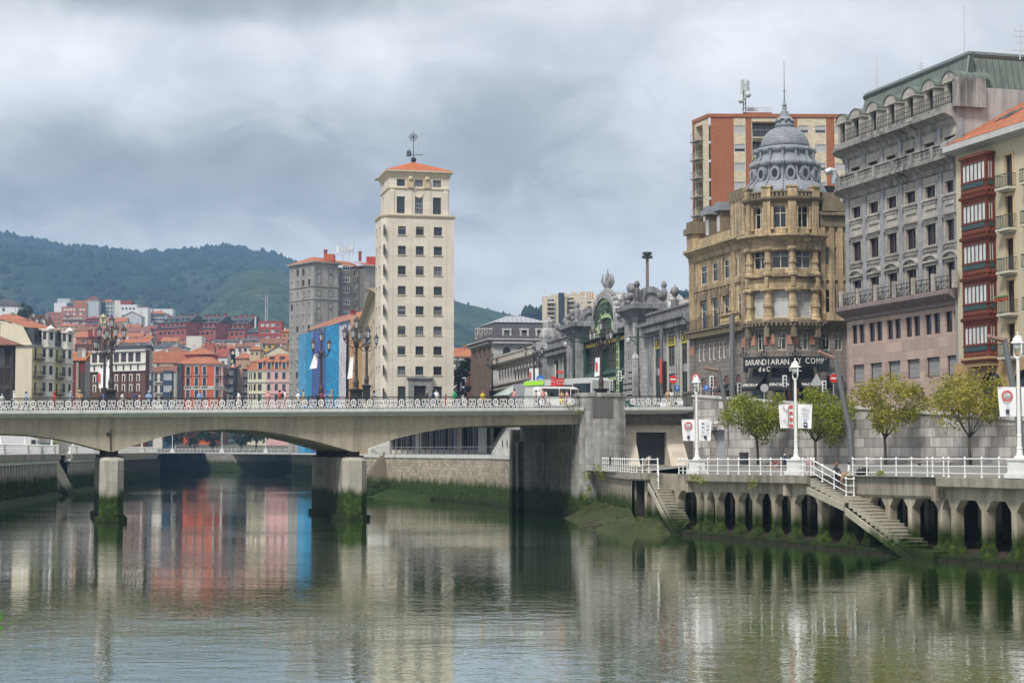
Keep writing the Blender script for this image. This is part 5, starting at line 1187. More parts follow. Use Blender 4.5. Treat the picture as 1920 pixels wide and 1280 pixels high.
def miradors(r,f,x0,x1,rows,m,dep=1.1,ztop=None,zbot=3,nm='bay'):
 a,b_=f.s(x0,710),f.s(x1,710); mb=MB(); P4=[f.p(a,.003),f.p(a,dep),f.p(b_,dep),f.p(b_,.003)]; chs=[Fac(p,q) for p,q in zip(P4,P4[1:])]; xm=(x0+x1)/2
 ops=[]
 for c in chs:
  o=[dict(s0=.12,s1=c.L-.12,z0=f.z(xm,y1),z1=f.z(xm,y0)) for y0,y1 in rows]; ops.append(o); wall(mb,c,0,c.L,zbot,ztop or f.z(xm,rows[0][0])+.6,o,.12)
 mb.prism(P4,(ztop or f.z(xm,rows[0][0])+.6)+.003,(ztop or f.z(xm,rows[0][0])+.6)+.3)
 for y0,y1 in rows: mb.sweep(P4,[(.002,f.z(xm,y1)-.5),(.1,f.z(xm,y1)-.45),(.1,f.z(xm,y1)-.35),(.002,f.z(xm,y1)-.3)])
 bo=mb.build(nm,m,r)
 for c,o in zip(chs,ops):
  for q in o: window(bo,c,q,.12,m,nx=max(2,round(c.L/.75)),ny=2,fw=.07,glz=[(G_CURT,.6),(G_MID,.3),(G_DARK,.2)])
 return bo
R3=[(700,713),(722,735),(743,756)]
miradors(r,f,268.5,286,R3,NAVY); miradors(r,f,307.5,324.5,R3,NAVY)
for y in (715,736): balcony(r,f,f.s(288),f.s(306.5),f.z(297,y+1),.7,1,IVORY,step=.3)
A=gp(327,642);B=gp(399,640); Cc=gp(418,643); D=gp(428,668)
f=Fac(A,B); f3=Fac(B,Cc); f4=Fac(Cc,D); r=thing('red_corner_building','vermilion corner building with cream trim, dark bay and two-step tiled roof','building',(B.x,B.y,5))
rows=[(687,703),(708,723.5),(731,746)]; zz=[(f.z(366,b_),f.z(366,a)) for a,b_ in rows]; ze=f.z(366,682)
cw=[(349,356),(365,371.6),(380,386.4)]; op=[dict(s0=f.s(a,715),s1=f.s(b_,715),z0=z0,z1=z1) for a,b_ in cw for z0,z1 in zz]
op3=[dict(s0=f3.s(404,715),s1=f3.s(410.5,715),z0=z0,z1=z1) for z0,z1 in zz]; op4=[dict(s0=f4.L*(.12+.3*k),s1=f4.L*(.12+.3*k)+1.2,z0=z0,z1=z1) for k in range(3) for z0,z1 in zz]
mb=MB(); wall(mb,f,0,f.L,3,ze,op,.25); wall(mb,f3,0,f3.L,3,ze,op3,.25); wall(mb,f4,0,f4.L,3,ze,op4,.25,1); fl=Fac(A-f.n*10,A); wall(mb,fl,0,10,3,ze); mb.build('wall',[RED_,P('rust_brown_render',(.22,.10,.07))],r)
for ff,oo in ((f,op),(f3,op3)):
 for o in oo: window(r,ff,o,.25,W_DARK,nx=2,ny=2,fw=.06,surround=(STW,.22))
for o in op4: swin(r,f4,o,W_DARK,FARG,.25)
mb=MB()
for z,h in ((ze,.7),(zz[1][0]-.1,.8),(zz[2][1]+.5,.5)): mb.sweep([A,B,Cc,D],[(.003,z-h),(.15,z-h*.6),(.4 if z==ze else .2,z-.1),(.003,z)])
for ff,a,b_ in ((f3,f3.s(399.5),f3.s(402)),(f3,f3.s(413),f3.s(416))): ff.box(mb,a,b_,3,ze-.8,.004,.12)
mb.build('trim',STW,r)
for a,b_ in cw:
 for z0,z1 in zz: balcony(r,f,f.s(a,715)-.45,f.s(b_,715)+.45,z0,.6,.95,STW,step=.3)
for z0,z1 in zz[:2]: balcony(r,f3,f3.L*.1,f3.L*.9,z0,.55,.95,STW,step=2 if z0==zz[0][0] else .3,rail=STW)
for z0,z1 in zz: balcony(r,f4,f4.L*.1,f4.L*.9,z0,.7,.95,DKBR,step=.4)
miradors(r,f,327.3,343.5,[(688,701),(710,723),(731,744)],DKBR,ztop=f.z(335,682.5))
rm=MB(); O=[f.p(-.3,.7),f.p(f.L,.7),f3.p(f3.L,.7),f4.p(f4.L,.6),f4.p(f4.L,-8),f.p(-.3,-10)]; ctr=f.p(f.L*.62,-6); zr=f.z(366,668)
for p,q in zip(O,O[1:]+O[:1]): rm.face([(p.x,p.y,ze+.02),(q.x,q.y,ze+.02),(ctr.x+(q.x-ctr.x)*.35,ctr.y+(q.y-ctr.y)*.35,zr),(ctr.x+(p.x-ctr.x)*.35,ctr.y+(p.y-ctr.y)*.35,zr)])
rm.build('roof',ORT,r)
A2=gp(345,650);B2=gp(394,648.5); r2,f_,_,_=house('roof_storey','set-back vermilion roof storey with its own hipped orange roof',A2,B2,8,ze-1,pz(368,665,650),RED_,('hip',2.9,'o',.48),rows=[(668,674)],cols=[(351,355),(384,388)],cat='building',over=.7)
r2.name='upper_storey'; 
for k in ('label','category','kind'): del r2[k]
attach(r2,r)
for ch in list(r2.children):
 for g in ('label','category'):
  if g in ch: del ch[g]
A=gp(463,642);B=gp(497,640);Cc=gp(548,639); f=Fac(A,B); f3=Fac(B,Cc); r=thing('mansard_house','pink and cream house with orange mansard roof and dormers, left of the grey high-rise','building',(B.x,B.y,5))
rows=[(698,710.5),(719.5,732),(739.5,752)]; zz=[(f3.z(505,b_),f3.z(505,a)) for a,b_ in rows]; ze=f3.z(505,694)
o1=[dict(s0=f.s(a,720),s1=f.s(b_,720),z0=z0,z1=z1) for a,b_ in ((467,469),(470.5,472.5),(475.5,479.5),(483.5,490.5)) for z0,z1 in zz]
o3=[dict(s0=f3.s(a,720),s1=f3.s(b_,720),z0=z0,z1=z1) for a,b_ in ((501,507),(515,521),(529,535.5),(542,546)) for z0,z1 in zz]
mb=MB(); wall(mb,f,0,f.L,3,ze,o1,.22,0); wall(mb,f3,0,f3.L,3,ze,o3,.22,1); fl=Fac(A-f.n*9,A); wall(mb,fl,0,9,3,ze); mb.build('wall',[CREAM,PINK],r)
for o in o1: swin(r,f,o,W_BROWN,FARG,.22,.06,1)
for o in o3: window(r,f3,o,.22,W_BROWN,nx=2,ny=2,fw=.06,surround=(STW,.14))
mb=MB()
for z,h in ((ze,.7),(zz[0][0]-1.0,.3),(zz[1][0]-1.0,.3)): mb.sweep([A,B,Cc],[(.003,z-h),(.3,z-.15),(.35,z),(.003,z)])
mb.build('trim',STW,r)
rm=MB(); zm=f3.z(505,676); zr=f3.z(505,661)
P3=[A-f.n*8,A,B,Cc]
def off(i,d): return [f.p(0,-d)-V((0,0)),f.p(f.L,-d),f3.p(f3.L,-d)][i]
for p0,p1,q0,q1 in ((f.p(-.2,.3),f.p(f.L,.3),f.p(1.2,-1.6),f.p(f.L,-1.6)),(f3.p(0,.3),f3.p(f3.L,.3),f3.p(0,-1.6),f3.p(f3.L,-1.6))): rm.face([(p0.x,p0.y,ze+.02),(p1.x,p1.y,ze+.02),(q1.x,q1.y,zm),(q0.x,q0.y,zm)])
a_,b_,c_=f.p(.8,-1.2),f.p(f.L,-1.2),f3.p(f3.L,-1.2); k_=f3.p(f3.L*.3,-7); l_=f3.p(f3.L,-7); g_=f.p(-.2,-9)
rm.face([(a_.x,a_.y,zm-.2),(b_.x,b_.y,zm-.2),(k_.x,k_.y,zr)]); rm.face([(b_.x,b_.y,zm-.2),(c_.x,c_.y,zm-.2),(l_.x,l_.y,zr),(k_.x,k_.y,zr)]); rm.face([(g_.x,g_.y,ze),(f.p(-.2,.3).x,f.p(-.2,.3).y,ze),(a_.x,a_.y,zm-.2),(k_.x,k_.y,zr)])
ro=rm.build('roof',ORT,r)
for a,b_ in ((501,508),(515,522),(529,536),(484,492)):
 ff=f3 if a>497 else f; mb=MB(); s0,s1=ff.s(a,685),ff.s(b_,685); ff.box(mb,s0-.15,s1+.15,ze+.3,zm-.5,-2.2,.0); ff.box(mb,s0+.1,s1-.1,ze+.5,zm-.7,.003,.04,1)
 mb.raw([ff.P(s0-.5,zm-.5,.4),ff.P(s1+.5,zm-.5,.4),ff.P(s1+.5,zm+.5,-2.2),ff.P(s0-.5,zm+.5,-2.2)],[(0,1,2,3)],2); mb.build('dormer',[STW,G_DARK,ORT],ro)
for a in (506,525): mb=MB(); s0=f3.s(a,664); f3.box(mb,s0-.8,s0+.8,zm+.8,zm+1.7,-5,-2.6); mb.build('skylight',DKBR,ro)
C=gp(586,490); dl=V((-.597,.80)).normalized(); dr_=V((.807,.59)).normalized()
def meet(P_,d_,px): u=ray(px,HOR); u=u.x/u.y; return P_+d_*((u*P_.y-P_.x)/(d_.x-u*d_.y))
Lf=meet(C,dl,540.5); Rt=meet(C,dr_,632); fl=Fac(Lf,C); f=Fac(C,Rt); rc=f.p(f.L,-2.2); R2_=meet(rc,dr_,673.5); fR=Fac(rc,R2_); R3_=R2_+f.n*2.2; R4=R3_+dr_*12; f5=Fac(R3_,R4)
r=thing('grey_high_rise','tall grey cement high-rise with orange hipped roof, left of the pale tower','building',(C.x,C.y,5))
ze=f.z(586,492); ys=[(502,514),(523.6,534.5),(544.7,555),(566.6,577.5),(587.7,598),(609.5,620)]+[(631+21.6*k,641.5+21.6*k) for k in range(6)]
zz=[(fl.z(579,b_),fl.z(579,a)) for a,b_ in ys]
ol=[dict(s0=fl.s(a,560),s1=fl.s(b_,560),z0=z0,z1=z1) for a,b_ in ((545,549),(555.5,559.8),(566,570.4),(577,581.6)) for z0,z1 in zz]
oR=[dict(s0=fR.s(643,560),s1=fR.s(656.5,560),z0=fR.z(650,y1),z1=fR.z(650,y0)) for y0,y1 in ((497,507),(515,529),(536,549.5),(558,571),(580,593),(602,615))]
oS=[dict(s0=fR.s(663,560),s1=fR.s(670,560),z0=fR.z(666,y1),z1=fR.z(666,y0)) for y0,y1 in ((507,518),(528,540),(549,560),(571,582))]+[dict(s0=fR.s(633,560),s1=fR.s(637.5,560),z0=fR.z(635,y1),z1=fR.z(635,y0)) for y0,y1 in ((506,517),(527,538),(549,560),(569,582))]
mb=MB(); wall(mb,fl,0,fl.L,3,ze,ol,.25); wall(mb,f,0,f.L,3,ze); wall(mb,fR,0,fR.L,3,ze-.6,oR+oS,.25,1); wall(mb,f5,0,f5.L,3,ze); 
for a,b_ in ((Rt,rc),(R2_,R3_)): ff=Fac(a,b_); wall(mb,ff,0,ff.L,3,ze,(),.1,1)
mb.face([(p.x,p.y,ze-.7) for p in (rc,R2_,R2_-f.n*6,rc-f.n*6)],1); mb.build('wall',[GREYC,stone('dark_recess_cement',(.2,.185,.165),.25,streak=.5)],r)  # recess walls take a darker cement colour than the outer faces
for o in ol: window(r,fl,o,.25,pick([(W_WHITE,.7),(W_BROWN,.3)]),nx=2,ny=1,fw=.1,blind=(.4,P_SHUT),sill=(GREYC,.1))
for o in oR: window(r,fR,o,.25,W_WHITE,nx=3,ny=2,fw=.16)
for o in oS: window(r,fR,o,.25,W_WHITE,nx=2,ny=1,fw=.1,blind=(.4,P_SHUT))
mb=MB()
for y in (536,560): z=f.z(586,y-1); mb.sweep([Lf,C,Rt],[(.003,z-.25),(.22,z-.15),(.22,z+.05),(.003,z+.1)]); f5.box(mb,0,f5.L,z-.25,z+.05,.003,.22)
def frame(ff,a,b_,z0,z1,t=.14):
 for x0,x1,y0,y1 in ((a,a+t,z0,z1),(b_-t,b_,z0,z1),(a+t,b_-t,z0,z0+t),(a+t,b_-t,z1-t,z1)): ff.box(mb,x0,x1,y0,y1,.003,.08,1)
for a,b_ in ((593,602),(615.5,624)):
 for y0,y1 in ((501,513),(514,534),(544,556),(566,578),(579,601)): frame(f,f.s(a,540),f.s(b_,540),f.z(608,y1),f.z(608,y0))
for x in (552,562.5,573.5): fl.box(mb,fl.s(x,560)-.2,fl.s(x,560)+.2,3,zz[2][0]-1.2,.003,.12)
mb.build('moulding',[GREYC,stone('dark_cement_line',(.16,.155,.15),.1)],r)
mb=MB(); fl.box(mb,-.7,fl.L+.7,ze,ze+.35,-9,.7); f.box(mb,.0,f.L+.5,ze+.002,ze+.352,-9,.7); f5.box(mb,-.5,f5.L,ze,ze+.35,-9,.7); mb.build('eaves',GREYC,r)
rm=MB(); q=[fl.p(-.7,.7),f.p(.0,.75)+fl.n*.7,f.p(f.L+.5,.75),f.p(f.L+.5,-16),fl.p(-.7,-14)]; zr=f.z(605,477); r1=f.p(f.L*.45,-7); r2=f.p(f.L+.5,-8)
E=[V((p.x,p.y,ze+.36)) for p in q]; K1=V((r1.x,r1.y,zr)); K2=V((r2.x,r2.y,zr)); r3=fl.p(fl.L*.25,-7); K0=V((r3.x,r3.y,zr))
for k in ([E[0],E[1],K1,K0],[E[1],E[2],K2,K1],[E[2],E[3],K2],[E[4],E[0],K0],[E[3],E[4],K0,K1,K2]): rm.face(k)
e1=f5.p(-.5,.7);e2=f5.p(f5.L,.7);e3=f5.p(f5.L,-8);e4=f5.p(-.5,-8); rm.face([(e1.x,e1.y,ze+.36),(e2.x,e2.y,ze+.36),(e3.x,e3.y,zr-.5),(e4.x,e4.y,zr-.5)]); rm.face([(rc.x,rc.y,ze+.0),(R2_.x,R2_.y,ze),(R2_.x-f.n.x*7,R2_.y-f.n.y*7,zr-.3),(rc.x-f.n.x*7,rc.y-f.n.y*7,zr-.3)]); ro=rm.build('roof',ORT,r)
for px,w_,y0,m_ in ((608,.9,469.5,MRED),(673,.8,472.5,MRED)): chim(r,px,y0,483,500,w_,m_)
mb=MB(); blk(mb,605,624,476,489,494,4); mb.build('roof_hut',P('terracotta_render',(.42,.11,.05)),r); mb=MB(); blk(mb,685,703,481,495,506,5); mb.build('roof_hut',P('red_hut',(.40,.06,.045)),r)
an=thing('aerial_rack','white aerial rack of masts and railings on the grey high-rise roof','antenna',(gp(648,500).x,500,pz(648,484,500)))
mb=MB(); aw=lambda px,y0,y1,t=.12: mb.tube([at(px,y1,500),at(px,y0,500)],t,4)
for px,y0,y1 in ((633,450,478),(638,422,478),(643,446,487),(655,455,487),(663,448,477),(648,462,477),(651.5,460,477),(659,461,470)): aw(px,y0,y1,.1 if px!=638 else .06)
for y in (477,472,468,461): mb.tube([at(637,y,500),at(663,y,500)],.07,4)
mb.build('mast',plain('aerial_grey',(.5,.5,.5),.5),an)
mb=MB()
for px,y0,y1 in ((633,461,475),(655,461,469),(658,461,469)): A=at(px,y1,499.6); mb.box(A.x-.3,A.x+.3,A.y-.2,A.y+.2,A.z,A.z+(y1-y0)*500/F)
mb.build('antenna_panel',WHITE,an)
Bq=gp(656,400); dl=V((-.38,.925)).normalized(); A=meet(Bq,dl,566); f=Fac(A,Bq); r=thing('netted_building','building wrapped in bright blue scaffold netting with a white sheet, before the grey high-rise','building',(Bq.x,Bq.y,5))
zt=f.z(642,610)
def netm(name,c):
 m,nt,b=nodes(name); tc=nt.nodes.new('ShaderNodeTexCoord'); br=nt.nodes.new('ShaderNodeTexBrick'); nt.links.new(tc.outputs['UV'],br.inputs['Vector']); br.offset=0
 br.inputs['Scale'].default_value=1; br.inputs['Brick Width'].default_value=2.5; br.inputs['Row Height'].default_value=2.0; br.inputs['Mortar Size'].default_value=.16
 br.inputs['Color1'].default_value=rgba(mul(c,.65)); br.inputs['Color2'].default_value=rgba(mul(c,1.12)); br.inputs['Mortar'].default_value=rgba(mul(c,.6))
 n=noise_tex(nt,1,5,sc=(1,1,.4)); nt.links.new(mixc(nt,br.outputs['Color'],mul(c,.7),ramp(nt,n,[(.4,(0,0,0)),(.7,(.8,.8,.8))])),b.inputs['Base Color']); b.inputs['Roughness'].default_value=.8
 bp=nt.nodes.new('ShaderNodeBump'); bp.inputs['Strength'].default_value=.5; bp.inputs['Distance'].default_value=.1; nt.links.new(n,bp.inputs['Height']); nt.links.new(bp.outputs[0],b.inputs['Normal']); return m
nets=[(566,580,626,(.08,.31,.54)),(580,592,624,(.015,.27,.50)),(592,617,621,(.055,.10,.33)),(617,642.7,610.5,(.008,.26,.53)),(642.7,655.8,610,(.56,.54,.60))]
mb=MB(); wall(mb,f,0,f.L,3,zt-1.5); fr=Fac(Bq,Bq-f.n*14); wall(mb,fr,0,14,3,zt+2); fl=Fac(A-f.n*14,A); wall(mb,fl,0,14,3,zt-1); mb.build('wall',P('salmon_render',(.50,.34,.24)),r)
for i,(x0,x1,yt,c) in enumerate(nets):
 a,b_=f.s(x0,690),f.s(x1,690); mb=MB(); n=8; z1=f.z((x0+x1)/2,yt); vs=[]
 for j in range(n+1):
  for k in range(11): s=a+(b_-a)*j/n; vs.append(tuple(f.P(s,3+(z1-3)*k/10,.9+.1*NZ.noise(V((s*1.3,k*.8,i))))))
 mb.raw(vs,[(j*11+k,(j+1)*11+k,(j+1)*11+k+1,j*11+k+1) for j in range(n) for k in range(10)]); mb.build('netting',netm('net_%d'%i,c),r)
mb=MB()
for j in range(16):
 s=f.L*j/15; zz_=f.z(642,600)-1.6*(1-j/15); f.box(mb,s-.05,s+.05,zt-2.5,zz_,.75,.85)
for h in (0,1.1,2.1): mb.tube([f.P(0,zt-1.6+h*.6,.8),f.P(f.L,zt-.2+h,.8)],.05,4)
mb.build('scaffold',plain('scaffold_blue',(.10,.16,.40),.5),r)
mb=MB(); f.box(mb,0,f.L,zt-1.4,zt+.9,-2.6,-1.2); 
for j in range(9): s=f.L*(j+.5)/9; f.box(mb,s-.9,s+.9,zt-1.0,zt+.6,-1.198,-1.15,1)
mb.build('attic',[WHT,G_MID],r)
rm=MB(); rm.raw([f.P(-.5,zt+1.0,-.6),f.P(f.L+.3,zt+1.0,-.6),f.P(f.L+.3,zt+4.6,-9),f.P(-.5,zt+4.6,-9),f.P(f.L+.3,zt+.9,-16),f.P(-.5,zt+.9,-16)],[(0,1,2,3),(3,2,4,5),(1,4,2)]); rm.build('roof',ORT,r)
chim(r,661,583,612,404,1.2,MRED)
A=gp(656.5,440);B=gp(667,398); r,f,fl,fr=house('ochre_house','slim ochre house with iron balconies in the gap beside the netted building',A,B,8,5,pz(664,612,405),P('ochre_render',(.46,.30,.12)),('shed',1.2,'o'),ops=grid(Fac(A,B),6,5,14,pz(664,616,405),1.1,2.1),cat='building',glz=[(G_DARK,1)])
for j in range(5): balcony(r,f,f.L*.1,f.L*.95,12.6+j*(pz(664,616,405)-14)/5,.8,1.0,P('ochre_render',(.46,.30,.12)),step=.5)
A=gp(672,425);B=gp(703,300); zt=pz(703,541,300); r,f,fl,fr=house('stone_house','steeply receding buff stone house with deep eaves, hard against the pale tower',A,B,10,5,zt,stone('buff_stone',(.50,.40,.27),.15,blocks=(1.2,.6),mortar=.8,streak=.3),None,ops=grid(Fac(A,B),9,7,12,zt-1.5,5,2.4),cat='building')
mb=MB(); mb.sweep([f.p(0),f.p(f.L)],[(.003,zt-.9),(.5,zt-.5),(1.1,zt-.1),(1.1,zt+.1),(.0,zt+.12)])
for i in range(40): s=f.L*(i+.5)/40; f.box(mb,s-.15,s+.15,zt-.8,zt-.3,.2,.8)
mb.build('cornice',P('buff_trim',(.44,.36,.25)),r)
PALE=stone('pale_limestone',(.60,.55,.47),.10,blocks=(2.4,1.25),mortar=.9,streak=.14,scol=(.45,.37,.27),bvar=.09,bump=.08,soff=.5,msize=.03)
TRIM=P('tower_trim',(.55,.47,.35),var=.1)
C=gp(724,270); du=V((.974,.228)).normalized(); dl=V((-.2217,.975)).normalized(); Rr=meet(C,du,850.5); Lf=meet(C+dl*1.2-du*.8,dl,702.5)
f=Fac(C,Rr); c2=C+dl*1.0-du*.75; c1=C+dl*.25-du*.35; fl=Fac(Lf,c2); fc=[Fac(c2,c1),Fac(c1,C)]
r=thing('stone_tower','tall pale stone tower block with orange pyramid roof and ship weathervane','tower',(C.x,C.y,9))
zl=f.z(786,404.5); rowsT=[(425,441),(461.6,478),(499,515.6),(536.7,552.7),(574,590),(611.5,627.5),(649,665),(686.6,702.6)]
cw=[(745.7,760.6),(779.4,794.3),(813,828.6)]; zz=[(f.z(786,b_),f.z(786,a)) for a,b_ in rowsT]
op=[dict(s0=f.s(a,560),s1=f.s(b_,560),z0=z0,z1=z1) for a,b_ in cw for z0,z1 in zz]+[dict(s0=f.s(a,730),s1=f.s(b_,730),z0=f.z(786,760),z1=f.z(786,724)) for a,b_ in (cw[0],cw[2])]
dop=[dict(s0=f.s(775.5,730),s1=f.s(798,730),z0=f.z(786,775),z1=f.z(786,723))]
ol=[dict(s0=fl.s(a,560),s1=fl.s(b_,560),z0=z0-.1,z1=z1+.1) for a,b_ in ((704.9,707.0),(710.3,712.4),(715.6,717.7)) for z0,z1 in zz+[(zz[-1][0]-3.5,zz[-1][1]-3.5)]]
mb=MB(); wall(mb,f,0,f.L,5,zl,op+dop,.3); wall(mb,fl,0,fl.L,5,zl,ol,.3)
for q in fc: wall(mb,q,0,q.L,5,zl)
Bk=fl.p(0)-0*dl; fr=Fac(Rr,Rr+dl*13); wall(mb,fr,0,13,5,zl)
for x in (735.5,769.5,803.5,836): s=f.s(x,560); f.box(mb,s-.05,s+.05,5,zl-.9,.003,.05)
mb.build('shaft',PALE,r)
for o in op: window(r,f,o,.3,W_DARK,nx=3,ny=2,fw=.07,glz=[(G_BLUE,.5),(G_DARK,.3),(glassm('tower_glass_pale',(.16,.18,.20)),.35)],blind=(.3,P_BLIND,(.25,.4,.55)),sill=(TRIM,.12))
for o in ol: window(r,fl,o,.3,W_DARK,nx=1,ny=1,fw=.06)
mb=MB(); f.box(mb,dop[0]['s0'],dop[0]['s1'],5,dop[0]['z1'],-.28,-.2); 
for i in range(5): s=dop[0]['s0']+(dop[0]['s1']-dop[0]['s0'])*i/4; f.box(mb,s-.03,s+.03,5,dop[0]['z1'],-.2,-.15)
mb.build('door',W_DARK,r)
mb=MB(); s0,s1=f.s(765.5,730),f.s(808.5,730); z1=f.z(786,710); zd=dop[0]['z1']
f.box(mb,s0,dop[0]['s0'],5,z1,.003,.45); f.box(mb,dop[0]['s1'],s1,5,z1,.003,.45); f.box(mb,dop[0]['s0'],dop[0]['s1'],zd,z1,.003,.4); f.box(mb,s0-.25,s1+.25,z1+.003,z1+.3,.003,.7); mb.build('portal',stone('grey_portal_stone',(.27,.27,.27),.25,blocks=(1,.5),mortar=.7,streak=.5),r)
path=[Lf,c2,c1,C,Rr,Rr+dl*12]; mb=MB(); mb.sweep(path,[(.003,zl-.35),(.12,zl-.3),(.24,zl-.05),(.24,zl+.12),(-1.2,zl+.2)]); 
ins=.62; C2=C+du*.35+dl*ins; Ru=meet(C2,du,841.5); fu=Fac(C2,Ru); Lu=meet(C2,dl,711.5); flu=Fac(Lu,C2); zt=fu.z(786,328)
ou=[dict(s0=fu.s(a,370),s1=fu.s(b_,370),z0=fu.z(786,y1),z1=fu.z(786,y0)) for a,b_ in ((744,759),(778,793),(811.6,827)) for y0,y1 in ((337,350),(369.5,401))]
olu=[dict(s0=flu.s(a,370),s1=flu.s(b_,370),z0=flu.z(716,y1),z1=flu.z(716,y0)) for a,b_ in ((713,714.6),(718,719.6)) for y0,y1 in ((341,356),(372,403))]
mb2=MB(); wall(mb2,fu,0,fu.L,zl,zt,ou,.3); wall(mb2,flu,0,flu.L,zl,zt,olu,.3); fru=Fac(Ru,Ru+dl*11); wall(mb2,fru,0,11,zl,zt)
for x in (735,768.5,803,836): s=fu.s(x,370); fu.box(mb2,s-.35,s+.35,zl+.2,fu.z(786,356),.003,.12)
mb2.build('upper_stage',PALE,r)
for k,o in enumerate(ou): window(r,fu,o,.3,W_DARK,nx=3,ny=1 if k%2==0 else 4,fw=.07,glz=[(G_BLUE,.6),(glassm('tower_glass_pale',(.16,.18,.20)),.4)])
for o in olu: window(r,flu,o,.3,W_DARK,nx=1,ny=2,fw=.06)
zs=fu.z(786,353.5); mb.sweep([Lu,C2,Ru],[(.003,zs-.2),(.16,zs-.1),(.16,zs+.1),(.003,zs+.12)])
zc=fu.z(786,328); mb.sweep([Lu+dl*0,C2,Ru,Ru+dl*11],[(.003,zc-.6),(.1,zc-.3),(.3,zc+.15),(.62,zc+.4),(.62,zc+.62),(.0,zc+.64)])
a,b_=fu.s(778,370),fu.s(793,370); mb.ring(fu.P((a+b_)/2,fu.z(786,362),.02),V((fu.u.x,fu.u.y,0)),V((0,0,1)),(b_-a)/2+.15,(b_-a)/2,.12,20)
for x in (769.5,800.5): s=fu.s(x,345); fu.box(mb,s-.45,s+.45,fu.z(786,353),fu.z(786,336),.12,.35,1); q=fu.P(s,fu.z(786,336),.2); mb.ball(q,.45,8,6,1,.9)
mb.build('cornice',[TRIM,P('tower_scroll',(.50,.40,.26))],r)
rm=MB(); q=[Lu+dl*.6-du*.6,C2-dl*.6-du*.6,Ru-dl*.6+du*.6,Ru+dl*11.5+du*.6]; q[0]=q[1]+(dl*(q[3]-q[2]).length); ap=sum(q,V((0,0)))/4; zr=pz(776,304,ap.y); ze_=zc+.65
for i in range(4): p,s_=q[i],q[(i+1)%4]; rm.face([(p.x,p.y,ze_),(s_.x,s_.y,ze_),(ap.x,ap.y,zr)])
ro=rm.build('roof',tiles('bright_roof_tiles',(.50,.13,.04)),r)
wv=thing('weathervane','black iron weathervane with sailing ship and compass rose on the pale tower','weathervane',(ap.x,ap.y,zr))
k=ap.y; X=V((1,0,0)); Z=V((0,0,1)); cN=at(775,257.5,k); mb=MB(); mb.tube([(ap.x,ap.y,zr-.2),at(775,245,k)],[.07,.035],5); mb.ball((ap.x,ap.y,zr+.35),.45,8,6); mb.tube([at(764,291,k),at(793,290.5,k)],.05,4); mb.build('mast',IRON,wv)
mb=MB(); mb.ring(cN,X,Z,.62,.54,.05,20); mb.ring(cN,X,Z,.36,.30,.05,14)
for i in range(8): a_=math.pi*i/4; l_=1.0 if i%2==0 else .62; mb.tube([cN,cN+X*math.cos(a_)*l_+Z*math.sin(a_)*l_],[.05,.015],4)
mb.build('compass_rose',IRON,wv)
mb=MB(); h0=at(766.5,291,k)
mb.raw([(h0.x-.4,h0.y,h0.z+.05),(h0.x+.45,h0.y,h0.z+.12),(h0.x+.3,h0.y,h0.z-.2),(h0.x-.32,h0.y,h0.z-.2)]+[(h0.x-.4,h0.y+.12,h0.z+.05),(h0.x+.45,h0.y+.12,h0.z+.12),(h0.x+.3,h0.y+.12,h0.z-.2),(h0.x-.32,h0.y+.12,h0.z-.2)],[(0,3,2,1),(4,5,6,7),(0,1,5,4),(1,2,6,5),(2,3,7,6),(3,0,4,7)])
for x,hh,w_ in ((-.22,.75,.16),(.06,.95,.2),(.3,.65,.13)):
 mb.tube([(h0.x+x,h0.y+.06,h0.z),(h0.x+x,h0.y+.06,h0.z+hh)],.025,4)
 for j in range(3): zz_=h0.z+.18+hh*.25*j; mb.box(h0.x+x-w_*(1-.2*j),h0.x+x+w_*(1-.25*j),h0.y+.03,h0.y+.09,zz_,zz_+hh*.2)
mb.build('ship',IRON,wv)
mb=MB(); mb.tube([at(785,306,k+1),at(785,252,k+1)],.035,4); tag(mb.build('rooftop_pole',plain('aerial_grey',(.5,.5,.5),.5),org=at(785,306,k+1)),'thin pale pole on the pale tower roof, beside the weathervane','antenna')
hs('white house with orange roof low in the gap right of the pale tower',846,880,668,690,520,WHT,('gable',2.6,'o'),3,1,1.4,1.5,group=HG)
hs('grey glazed flat block in the gap right of the pale tower',848,880,688,745,470,PGREY,None,3,3,2.4,2.0,name='apartment_block',cat='apartment building',group=HG)
ZS=10.25
MSL=stone('mansard_slate',(.085,.08,.09),.25,blocks=(.35,.22),mortar=.75,rough=.6,bump=.15)
BRST=stone('brown_ashlar',(.21,.165,.135),.15,blocks=(1.2,.5),mortar=.7,streak=.4); GRST=stone('light_grey_ashlar',(.47,.47,.47),.12,blocks=(1.2,.6),mortar=.8,streak=.35)
C=gp(922,345); dl=V((-.22,.975)).normalized(); du=V((.988,.155)).normalized(); Lf=meet(C,dl,883); Rr=meet(C,du,1040)
f=Fac(C,Rr); fl=Fac(Lf,C); r=thing('mansard_building','brown and grey stone building with a big slate mansard roof, left of the colonnade','building',(C.x,C.y,ZS))
ze=f.z(922,636.5); 
op=[dict(s0=f.s(a,660),s1=f.s(b_,660),z0=f.z(950,668),z1=f.z(950,650),arch=True,rise=.8) for a,b_ in ((943,957.5),(970,981.5),(996,1008))]
ol=[dict(s0=fl.s(a,700),s1=fl.s(b_,700),z0=ZS+1,z1=fl.z(905,664)) for a,b_ in ((890.5,894),(899.5,902.5),(909,912),(917.5,920.5))]
mb=MB(); wall(mb,f,0,f.L,6,ze,op,.3,0); wall(mb,fl,0,fl.L,6,ze,ol,.5,1)
fl.box(mb,fl.L-.9,fl.L,6,ze-.8,.003,.15,1)
for x in (887,897,906,915): s=fl.s(x,700); fl.box(mb,s-.55,s+.55,ZS,ze-1.5,.003,.3,1)
mb.build('wall',[GRST,BRST],r)
for o in op: window(r,f,o,.3,W_DARK,nx=3,ny=2,fw=.08)
